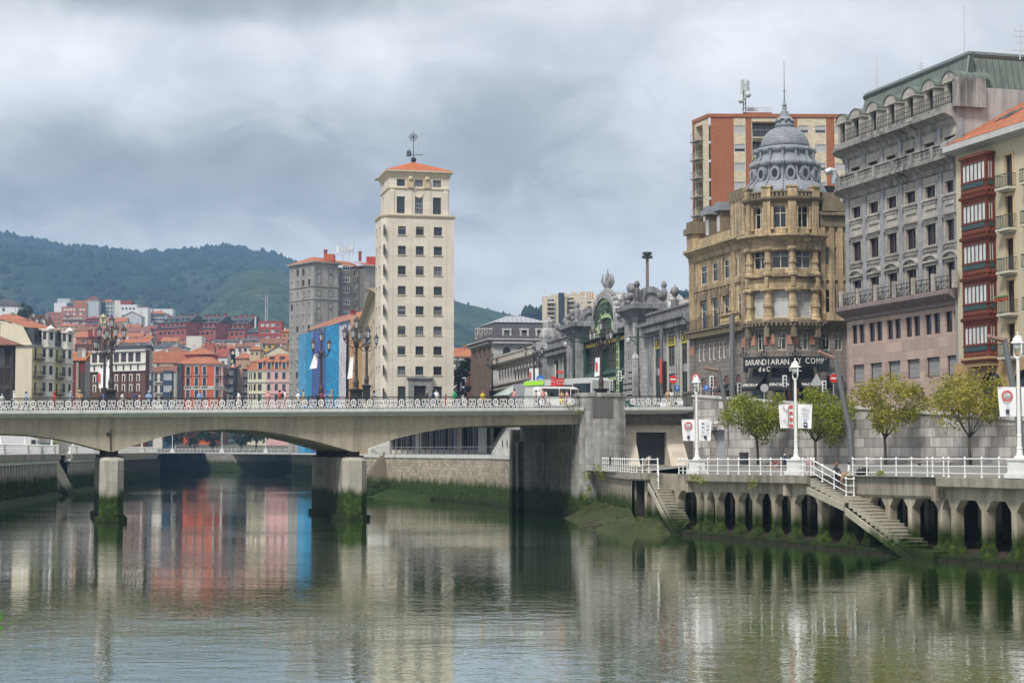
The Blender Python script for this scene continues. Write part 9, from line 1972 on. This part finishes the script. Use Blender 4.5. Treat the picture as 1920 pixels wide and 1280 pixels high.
PP=[(26,'walk',LFT,'white','denim','grey','in white shirt and jeans, leftmost on the bridge',None),(49,'walk',LFT,'sky','navy','dark','in pale blue top, second from the left end of the bridge',None),(101,'walk',RGT,'red','maroon','red','in red hat and long red skirt before the white bays',('hat','red')),(132,'stand',RGT,'sky','grey','grey','with grey hair and pale blue shirt before the narrow red house',None),(149,'phone',FR,'tan','khaki','fair','in straw hat and tan clothes, left of the first lantern posts',('hat','tan')),(194,'stand',RGT,'blue','navy','dark','in blue t-shirt between the two left lantern posts',None),(229,'walk',RGT,'white','black','longdark','in long white top just right of the left lantern posts',None),(251,'walk',LFT,'denim','denim','dark','in denim jacket with a backpack, before the brown civic building',('backpack','navy')),(261,'stand',LFT,'pink','denim','longbrown','in pink top beside the one in a denim jacket',None),(279,'lean',FR,'sky','navy','grey','broad and grey-haired in pale blue shirt, leaning on the railing by the navy bays',None),(321,'walk',RGT,'black','denim','longbrown','with long brown hair and black top before the dark bay',None),(374,'lean',FR,'sky','denim','red','red-haired in blue checked shirt, leaning on the railing below the red building',None),(427,'stand',RGT,'grey','grey','fair','short and fair in grey at the narrow street',None),(447,'walk',LFT,'white','tan','dark','in white sleeveless top before the narrow street',None),(502,'stand',FR,'pink','maroon','fair','in pale pink top and red shorts before the pink house',None),(524,'stand',RGT,'red','navy','dark','in red shirt and dark cap before the pink house',('cap','black')),(534,'walk',RGT,'white','khaki','dark','in white and dark top with black backpack, before the grey high-rise',('backpack','black')),(559,'walk',RGT,'white','black','dark','all in white with a white cap, left of the blue netting',('cap','white')),(569,'stand',LFT,'orange','orange','brown','in mustard dress at the left edge of the blue netting',('skirt','orange')),(603,'phone',RGT,'maroon','grey','dark','in dark red shirt looking at a phone before the blue netting',None),(611,'stand',LFT,'blue','navy','brown','in bright blue t-shirt beside the one in dark red',None),(622,'phone',LFT,'tan','maroon','longfair','with fair hair and tan top before the bright blue net',None),(701,'walk',RGT,'grey','denim','longdark','with long dark hair, alone before the corner of the pale tower',None),(801,'stand',RGT,'black','denim','fair','in black top beside the tower portal',None),(812,'walk',LFT,'navy','black','dark','in navy just right of the tower portal',None),(818,'stand',FR,'white','denim','brown','in white between two others, right of the tower portal',None),(836,'walk',RGT,'red','maroon','dark','small and in red before the lower right tower window',None),(852,'walk',LFT,'green','black','dark','in green top at the right corner of the pale tower',None),(868,'walk',RGT,'white','denim','dark','in white near the small lantern post by the tower',None),(905,'stand',FR,'yellow','black','red','in a yellow safety vest before the mansard building',None),(964,'walk',LFT,'pink','denim','brown','in pink and jeans before the grey hoarding',None),(1005,'stand',RGT,'tan','denim','dark','in tan top under the tall lantern post',None),(1010,'stand',RGT,'white','black','white','in white shirt and white cap, beside the tall lantern post',('cap','white')),(1018,'phone',FR,'pink','navy','brown','in pale pink top just left of the white van door',None),(1024,'stand',LFT,'white','navy','dark','in white top with folded arms before the white van',None),(1053,'phone',FR,'tan','yellow','brown','in bright yellow skirt photographing before the white van',('skirt','yellow')),(1063,'stand',LFT,'pink','maroon','brown','in pink top and dark red trousers before the white van',None),(1073,'phone',RGT,'black','denim','dark','tall in black shirt at the front of the white van',None),(1080,'stand',LFT,'blue','denim','brown','in blue top next to the abutment pylon',None),(1086,'stand',RGT,'maroon','grey','longdark','with long dark hair touching the abutment pylon',None),(1252,'stand',BKW,'tan','tan','fair','in tan on the short railing between pylon and wall',None),(1259,'stand',BKW,'white','khaki','longdark','with long dark hair behind the short railing by the no-entry sign',None)]
for i,(px,po,rz,tp_,lg_,hr,lb,ex) in enumerate(PP):
 person('person '+lb,onbridge(px,1.0+.9*(i%3)),rz+RN.uniform(-.3,.3),po,tp_,lg_,hr,'short' if i%3 else 'long',i%5==4,ex,RN.uniform(.96,1.04)*(.8 if 'small' in lb or 'short and' in lb else 1),PG)
for px,lb,c in ((579,'child in dark blue crouching low behind the railing at the blue netting','navy'),(585,'child in dark red crouching low behind the railing at the blue netting','maroon')): person(lb,onbridge(px,.9),LFT,'sit',c,'navy','dark',k=.95,group=PG)
q=QF.P(QF.s(1564,915),3.72,-.1); person('man in dark hooded jacket and jeans standing on the stair, leaning on the white rail',(q.x,q.y,q.z),math.atan2(QF.u.y,QF.u.x)+.5,'lean','black','denim','red','long',group='people on the promenade')
q=QF.P(QF.s(1588,885),4.66-.44,-.15); person('person in white t-shirt and pale shorts sitting on the wall edge above the stair',(q.x,q.y,q.z),math.atan2(QF.u.y,QF.u.x)+2.5,'sit','white','tan','dark','short',True,group='people on the promenade')
q=at(1472,883,137); person('grey-haired man in dark suit sitting beside the red bicycle',(q.x,q.y,q.z+.05),1.0,'sit','navy','black','grey','long',group='people on the promenade'); q=at(1482,883,138); person('person in black sitting half hidden behind the middle lamp standard',(q.x,q.y,q.z+.05),2.6,'sit','black','grey','brown','long',group='people on the promenade')
q=at(1470,884,138.4); bn=thing('bench','plain stone bench with two people beside the middle lamp standard','bench',q); mb=MB(); mb.box(q.x-1.1,q.x+1.1,q.y-.25,q.y+.25,q.z+.32,q.z+.46); mb.build('seat',FASC,bn); 
for e in (-.8,.6): mb=MB(); mb.box(q.x+e,q.x+e+.2,q.y-.2,q.y+.2,q.z,q.z+.317); mb.build('leg',FASC,bn)
q=at(1752,880,124); bn=thing('bench','long slatted bench behind the railing, between the yellow street trees','bench',q); mb=MB()
for i in range(4): mb.box(q.x-1.3,q.x+1.3,q.y-.3+.14*i,q.y-.18+.14*i,q.z+.42,q.z+.47)
mb.build('seat',plain('bench_wood',(.13,.085,.06),.7),bn)
for e in (-1.1,1.0): mb=MB(); mb.box(q.x+e,q.x+e+.1,q.y-.25,q.y+.25,q.z,q.z+.417); mb.build('leg',IRON,bn)
mb=MB(); q=QF.P(QF.s(1573,880),4.64,-1.6); mb.ball((q.x,q.y,q.z+.22),.36,9,6,0,.62); mb.ball((q.x+.3,q.y+.1,q.z+.3),.25,8,5); mb.ring((q.x,q.y,q.z+.5),V((1,0,0)),V((0,0,1)),.14,.1,.03,8); tag(mb.build('bag',pcol('black',CLR['black']),org=q),'black bag lying on the wall edge between the two people at the stair','bag')
def bike(label,q,rz):
 r=thing('bicycle',label,'bicycle',q,rz,'red bicycles at the bench'); RD_=plain('bike_red',(.5,.06,.03),.4)
 for x in (-.52,.52):
  mb=MB(); mb.ring((x,0,.34),V((1,0,0)),V((0,0,1)),.34,.30,.04,20); o=mb.build('wheel',IRON); o.parent=r; mb=MB()
  for i in range(8): a=i*math.pi/8; mb.tube([(x-.3*math.cos(a),0,.34-.3*math.sin(a)),(x+.3*math.cos(a),0,.34+.3*math.sin(a))],.006,3)
  s=mb.build('spokes',MAST); s.parent=o
 mb=MB()
 for a,b in (((-.52,0,.34),(-.08,0,.3)),((-.08,0,.3),(-.2,0,.82)),((-.52,0,.34),(-.18,0,.75)),((-.08,0,.3),(.36,0,.78)),((-.18,0,.75),(.36,0,.84)),((.52,0,.34),(.34,0,.95))): mb.tube([a,b],.028,5)
 mb.build('bike_frame',RD_).parent=r; mb=MB(); mb.ball((-.21,0,.88),.12,8,4,0,.35); mb.build('saddle',IRON).parent=r; mb=MB(); mb.tube([(.34,0,.95),(.32,0,1.02)],.025,5); mb.tube([(.28,-.28,1.05),(.34,-.1,1.04),(.34,.1,1.04),(.28,.28,1.05)],.02,5); mb.build('handlebar',IRON).parent=r
q=at(1453,884,137); bike('red bicycle leaning left of the seated man in dark suit',q,.2); q=at(1513,884,136); bike('red bicycle parked right of the middle lamp standard',q,-.15)
q=at(1395,878,146); mb=MB(); mb.lathe((q.x,q.y,q.z),[(.33,0),(.36,.05),(.36,1.1),(.4,1.15),(.4,1.3),(.3,1.35)],10); tag(mb.build('litter_bin',W_DARK,org=q),'dark round litter bin beside the green tree nearest the door','litter bin')
for px,lb in ((1147,'dark stub bollard on the low quay wall, left one'),(1172,'dark stub bollard on the low quay wall, nearer the gate')): q=at(px,871,156); mb=MB(); mb.lathe((q.x,q.y,q.z),[(.24,0),(.2,.1),(.17,.4),(.25,.5),(.25,.62),(.1,.75)],10); tag(mb.build('bollard',W_DARK,org=q),lb,'bollard','bollards by the gate wall')
q=at(1209,876,141); mb=MB(); mb.tube([q,q+V((.1,0,.5)),q+V((.5,.1,.75))],[.3,.25,.22],8); tag(mb.build('mooring_post',FASC,org=q),'grey bent mooring post by the stair head near the gate','mooring post')
def vehicle(name,label,cat,q,rz,Ln,Wd,prof,col,wins,wx,wr,group=None,stripe=None):
 r=thing(name,label,cat,q,rz,group); P_=plain(name+'_paint_%d'%int(col[0]*99+col[1]*999),col,.3,var=.04); mb=MB(); n=len(prof); w=Wd/2
 lo=[(x*Ln,-w*(1 if z<.62*max(p[1] for p in prof) else .9),z) for x,z in prof]; hi=[(x,-y,z) for x,y,z in lo]; mb.raw(lo+hi,[tuple(range(n)),tuple(range(2*n-1,n-1,-1))]+[(i,i+n,(i+1)%n+n,(i+1)%n) for i in range(n)]); mb.build('body',P_).parent=r
 for (x0,x1,z0,z1) in wins:
  mb=MB(); 
  for s in (-1,1): mb.obox((x0*Ln,s*w*.985-.02,z0),((x1-x0)*Ln,0,0),(0,.04,0),(0,0,z1-z0))
  mb.build('side_window',G_DARK).parent=r
 for x in wx:
  for s in (-1,1):
   mb=MB(); c=V((x*Ln,s*(w-.08),wr)); mb.ring(c,V((1,0,0)),V((0,0,1)),wr,wr*.6,.22,16); o=mb.build('tyre',IRON); o.parent=r; mb=MB(); mb.ring(c,V((1,0,0)),V((0,0,1)),wr*.6,.02,.2,12); g=mb.build('rim',MAST); g.parent=o
 mx_=max(p[0] for p in prof)*Ln
 for s in (-1,1): mb=MB(); mb.box(mx_-.1,mx_+.012,s*w*.62-.12,s*w*.62+.12,.62,.8); mb.build('headlight',GLOBE).parent=r
 if stripe: mb=MB(); x0,x1,z0,z1,c=stripe; [mb.obox((x0*Ln,s*w*.99-.02,z0),((x1-x0)*Ln,0,0),(0,.04,0),(0,0,z1-z0)) for s in (-1,1)]; mb.build('stripe',plain('stripe_%d'%int(c[1]*99),c,.4)).parent=r
 return r
q=onbridge(1052,6.5); VAN=[(-.5,.3),(.48,.3),(.5,.8),(.46,1.05),(.36,1.2),(.27,2.0),(.2,2.15),(-.46,2.15),(-.5,1.9)]
vehicle('van','white van on the bridge roadway beside the abutment pylon','van',q,rzb,5.2,1.95,VAN,(.7,.7,.7),[(-.42,-.1,1.25,1.95),(-.08,.12,1.25,1.95),(.14,.27,1.25,1.9)],(-.3,.32),.34)
q=onbridge(1062,13); vehicle('bus','white city bus with lime green tail and orange band behind the white van','bus',(q.x,q.y,q.z),rzb-1.15,10.5,2.5,[(-.5,.35),(.5,.35),(.5,2.9),(.48,3.15),(-.47,3.15),(-.5,2.9)],(.42,.44,.42),[(-.3,-.05,1.4,2.5),(-.03,.22,1.4,2.5),(.24,.48,1.1,2.6)],(-.3,.32),.48,None,(-.5,-.2,2.62,3.05,(.3,.62,.03)))
CARP=[(-.5,.3),(.5,.3),(.5,.65),(.45,.78),(.25,.9),(.08,1.42),(-.25,1.45),(-.42,.98),(-.5,.9)]
for px,Y,z,rz,c,lb in ((1275,196,10.3,1.8,(.62,.63,.64),'silver-white car behind the short railing, below the station windows'),(1243,205,10.3,1.8,(.66,.66,.66),'white car beside the dark pole with a red banner'),(1400,176,10.3,-.2,(.35,.4,.42),'grey car in front of the black awnings, above the stone wall'),(1160,190,10.3,.3,(.03,.12,.08),'dark green car roof right of the abutment pylon')): q=gp(px,Y); vehicle('car',lb,'car',(q.x,q.y,z),rz,4.3,1.75,CARP,c,[(-.36,-.1,.95,1.33),(-.07,.1,.95,1.33)],(-.32,.32),.31,'cars in the upper street')
q=f1.P(f1.s(72,840),5.65,-4); vehicle('truck','grey-white box truck on the left quay, seen under the bridge','truck',q,.1,8,2.4,[(-.5,.5),(.5,.5),(.5,2.0),(.4,2.3),(.4,3.2),(-.5,3.2)],(.5,.5,.5),[(.41,.48,1.3,2.0)],(-.3,.35),.45); q=f1.P(f1.s(112,840),5.65,-4); vehicle('van','white van beside a green skip on the left quay, under the bridge','van',q,-1.2,4.8,1.9,VAN,(.68,.68,.68),[(-.4,-.1,1.25,1.95),(.14,.27,1.25,1.9)],(-.3,.32),.34)
q=f1.P(f1.s(121,840),5.65,-3); mb=MB(); mb.raw([(q.x-1.2,q.y-.8,q.z),(q.x+1.2,q.y-.8,q.z),(q.x+1.2,q.y+.8,q.z),(q.x-1.2,q.y+.8,q.z),(q.x-1.5,q.y-1,q.z+1.7),(q.x+1.5,q.y-1,q.z+1.7),(q.x+1.5,q.y+1,q.z+1.7),(q.x-1.5,q.y+1,q.z+1.7)],[(0,1,5,4),(1,2,6,5),(2,3,7,6),(3,0,4,7),(4,5,6,7)]); tag(mb.build('skip',plain('skip_green',(.02,.10,.05),.5),org=q),'green waste skip on the left quay beside the white van','skip')
SIGNR=plain('sign_red',(.55,.02,.02),.4); SIGNB=plain('sign_blue',(.03,.15,.5),.4); SIGNG=plain('sign_back_grey',(.38,.39,.40),.5); XZ=(V((1,0,0)),V((0,0,1)))
def sign(lb,px,py,pb,Y,kind,rd=.42):
 c=at(px,py,Y); b=at(px,pb,Y); r=thing('traffic_sign',lb,'traffic sign',b); mb=MB(); mb.tube([b,c+V((0,0,.3))],.05,6); mb.build('pole',SIGNG,r); mb=MB(); F_=c+V((0,-.09,0))
 if kind=='noentry': mb.ring(F_,*XZ,rd,.004,.03,20); mb.box(c.x-rd*.68,c.x+rd*.68,F_.y-.03,F_.y-.02,c.z-.08,c.z+.08,1)
 elif kind=='noturn': mb.ring(F_,*XZ,rd,rd*.72,.03,20); mb.ring(F_+V((0,.02,0)),*XZ,rd*.72,.004,.02,20,1); mb.tube([F_+V((.1,-.03,-.2)),F_+V((.1,-.03,.1)),F_+V((-.1,-.03,.12))],.035,4,2)
 elif kind=='blue': mb.ring(F_,*XZ,rd,.004,.03,20,3); mb.box(c.x-rd*.6,c.x+rd*.6,F_.y-.03,F_.y-.02,c.z-.05,c.z+.05,1)
 elif kind=='tri': mb.raw([F_+V((-rd,0,-rd*.7)),F_+V((rd,0,-rd*.7)),F_+V((0,0,rd)),F_+V((-rd,.03,-rd*.7)),F_+V((rd,.03,-rd*.7)),F_+V((0,.03,rd))],[(0,1,2),(5,4,3),(0,3,4,1),(1,4,5,2),(2,5,3,0)],4)
 elif kind=='park': mb.box(c.x-.25,c.x+.25,F_.y-.02,F_.y+.02,c.z-.3,c.z+.3,3)
 else: mb.ring(F_,*XZ,rd,.004,.03,20,4)
 p=mb.build('plate',[SIGNR,WHITE,INK,SIGNB,SIGNG],r)
 if kind=='park': text('P',.5,(c.x,F_.y-.03,c.z),(1,0,0),WHITE,p)
sign('red no-entry sign before the right station wing',1262,711,752,185,'noentry',.42); sign('red-ringed no-left-turn sign by the domed building far corner',1304,707,748,186,'noturn',.42); sign('round blue sign on the post before the colonnade',1013,710,752,230,'blue',.5); sign('small red no-entry sign at the right of the black awnings',1563,709,752,172,'noentry',.42); sign('grey back of a triangular warning sign before the awnings',1531,712,752,170,'tri',.62); sign('grey back of a round sign before the left awning',1433,727,752,172,'back',.4); sign('blue parking sign at the foot of the domed building',1324,727,750,184,'park'); sign('small blue parking sign by the station right wing',1270,728,752,186,'park')
def signal(lb,px,py,pb,Y):
 b=at(px,pb,Y); c=at(px,py,Y); r=thing('traffic_light',lb,'traffic light',b,0,'traffic lights'); mb=MB(); mb.tube([b,c],.07,6); mb.build('pole',W_DARK,r); mb=MB(); mb.box(c.x-.2,c.x+.2,c.y-.15,c.y+.15,c.z-.55,c.z+.55); mb.build('housing',WHITE,r)
 for i in range(3): mb=MB(); mb.ring((c.x,c.y-.18,c.z+.33-.33*i),*XZ,.12,.005,.06,10); mb.build('lens',INK,r)
for lb,px,py,Y in (('white traffic light before the green station front, upper one',1162,705,190),('white traffic light left of the lettered strip, lower',1146,722,195),('white traffic light before the arched ground floor of the domed building',1334,715,172),('white traffic light left of the middle lamp standard lantern',1471,714,168),('white traffic light at the tall dark pole by the left awning',1386,728,170),('white traffic light near the right awning',1545,724,168)): signal(lb,px,py,752,Y)
def pole(nm,lb,px,y0,y1,Y,rr,cat='pole',m=MAST): b=at(px,y1,Y); mb=MB(); mb.tube([b,at(px,y0,Y)],[rr,rr*.85],8); return tag(mb.build(nm,m,org=b),lb,cat)
pole('tall_pole','tall dark straight pole in front of the left wing of the domed building',1373,590,752,168,.28); p=thing('banner_pole','dark pole with a red vertical banner before the station right wing','pole',at(1240,752,190)); mb=MB(); mb.tube([at(1241,752,190),at(1240,614,190)],.2,8); mb.build('pole',MAST,p); mb=MB(); a=at(1238.5,704,189.6); mb.box(a.x-.12,a.x+.12,a.y-.2,a.y-.1,a.z-.8,a.z+1.8); mb.build('banner',RED,p); mb=MB(); a=at(1245.5,722,190.4); mb.box(a.x-.25,a.x+.3,a.y,a.y+.1,a.z-1,a.z+2.6); mb.build('panel',DKBR,p)
for px,y,Y,lb in ((1076,640,246,'green bracket lamp post before the left station wing'),(1196,632,214,'green bracket lamp post before the right station pylon')):
 b=at(px,752,Y); t=at(px,y-16,Y); r=thing('bracket_lamp',lb,'street lamp',b,0,'green bracket lamps'); mb=MB(); mb.tube([b,b+V((0,0,1.5)),t],[.32,.2,.13],8); mb.ball(t,.22,6,4); c=at(px,y,Y); mb.tube([c+V((-1.2,0,0)),c+V((.9,0,0))],.09,5); mb.tube([c+V((-1.1,0,-.1)),c+V((-.5,0,-.5)),c+V((0,0,-1.2))],.06,5); mb.build('bracket',TGREEN,r); mb=MB(); e=c+V((-1.15,0,-.5)); mb.lathe((e.x,e.y,e.z-.3),[(.1,0),(.25,.15),(.3,.5),(.08,.75)],8); mb.build('lantern',LGL,r)
b=at(1192,756,196); r=thing('gate_pillar','weathered stone pillar with rounded head before the station right pylon','pillar',b); mb=MB(); mb.lathe((b.x,b.y,b.z),[(.62,0),(.62,.5),(.5,.6),(.47,4.9),(.55,5.0),(.5,5.2),(.3,5.5),(.05,5.6)],4,a0=.6); mb.build('shaft',STN,r)
c=at(1041,700,176); b=at(1042,752,176); r=thing('fingerpost','white post crowded with red direction arms before the station left wing','signpost',b); mb=MB(); mb.tube([b,c+V((0,0,.9))],.06,6); mb.build('pole',WHITE,r)
for px0,px1,y in ((1042,1056,697.5),(1034,1042,708),(1042,1056,711),(1034,1042,713),(1042,1056,716),(1034,1042,718),(1034,1042,722),(1042,1055,721)):
 a,e=at(px0,y,175.8),at(px1,y,175.8); mb=MB(); t=.18 if px0==1042 else -.18; x0,x1=a.x,e.x; z=a.z; pts=[(x0,z-.1),(x1,z-.1),(x1+.12,z),(x1,z+.1),(x0,z+.1)] if px0==1042 else [(x1,z-.1),(x0,z-.1),(x0-.12,z),(x0,z+.1),(x1,z+.1)]; mb.raw([(x,a.y,zz_) for x,zz_ in pts]+[(x,a.y+.04,zz_) for x,zz_ in pts],[(0,1,2,3,4),(9,8,7,6,5)]+[(i,i+5,(i+1)%5+5,(i+1)%5) for i in range(5)]); mb.build('arm',SIGNR,r)
f=Fac(gp(963,262),gp(1024,250)); mb=MB(); f.box(mb,0,f.L,9.5,f.z(990,718),-.1,0); 
for i in range(14): s=f.L*i/13; f.box(mb,s-.05,s+.05,9.5,f.z(990,718),.003,.06)
tag(mb.build('hoarding',plain('hoarding_grey',(.30,.32,.34),.6),org=f.P(f.L/2,9.5)),'grey ribbed site hoarding before the colonnade','hoarding')
f=Fac(gp(936,285),gp(964,280)); r=thing('glass_canopy','pale green glass canopy entrance before the colonnade','canopy',f.P(f.L/2,9.5)); mb=MB(); zt=f.z(950,722); zb=f.z(950,741); mb.raw([f.P(0,zb,1),f.P(f.L*.9,zb,1),f.P(f.L,zt,-1.5),f.P(f.L*.4,zt,-1.5)],[(0,1,2,3)]); mb.raw([f.P(f.L*.9,zb,1),f.P(f.L,zb-2,-1.5),f.P(f.L,zt,-1.5)],[(0,1,2)]); mb.build('glass',glassm('canopy_glass',(.25,.36,.30),.2),r); mb=MB(); [mb.tube([f.P(f.L*k,zb,1.05),f.P(f.L*(.4+.6*k),zt+.05,-1.5)],.05,4) for k in (0,.25,.5,.75,.95)]; mb.build('canopy_frame',WHITE,r)
b=at(499,602,1450); r=thing('tower_crane','small white tower crane standing on the hillside left of the grey high-rise','crane',b); mb=MB(); t=at(500,555,1450)
for dx in (-.8,.8):
 for dy in (-.8,.8): mb.tube([b+V((dx,dy,0)),t+V((dx,dy,0))],.16,4)
for i in range(11): z=b.z+(t.z-b.z)*i/11; mb.tube([(b.x-.8,b.y-.8,z),(b.x+.8,b.y-.8,z+(t.z-b.z)/11)],.12,3)
mb.build('mast',plain('crane_white',(.55,.56,.58),.5),r); mb=MB(); mb.tube([at(500,572,1450),at(498.5,550,1450)],1.1,5); mb.tube([at(504,571,1450),at(499,567,1450),at(485,556,1450)],.7,4); mb.tube([at(485,556,1450),at(498.5,550,1450)],.25,3); mb.box(at(503,574,1450).x-1.5,at(503,574,1450).x+1.5,1449,1451,pz(503,575,1450),pz(503,568,1450)); mb.build('jib',plain('crane_dark',(.13,.14,.16),.5),r)
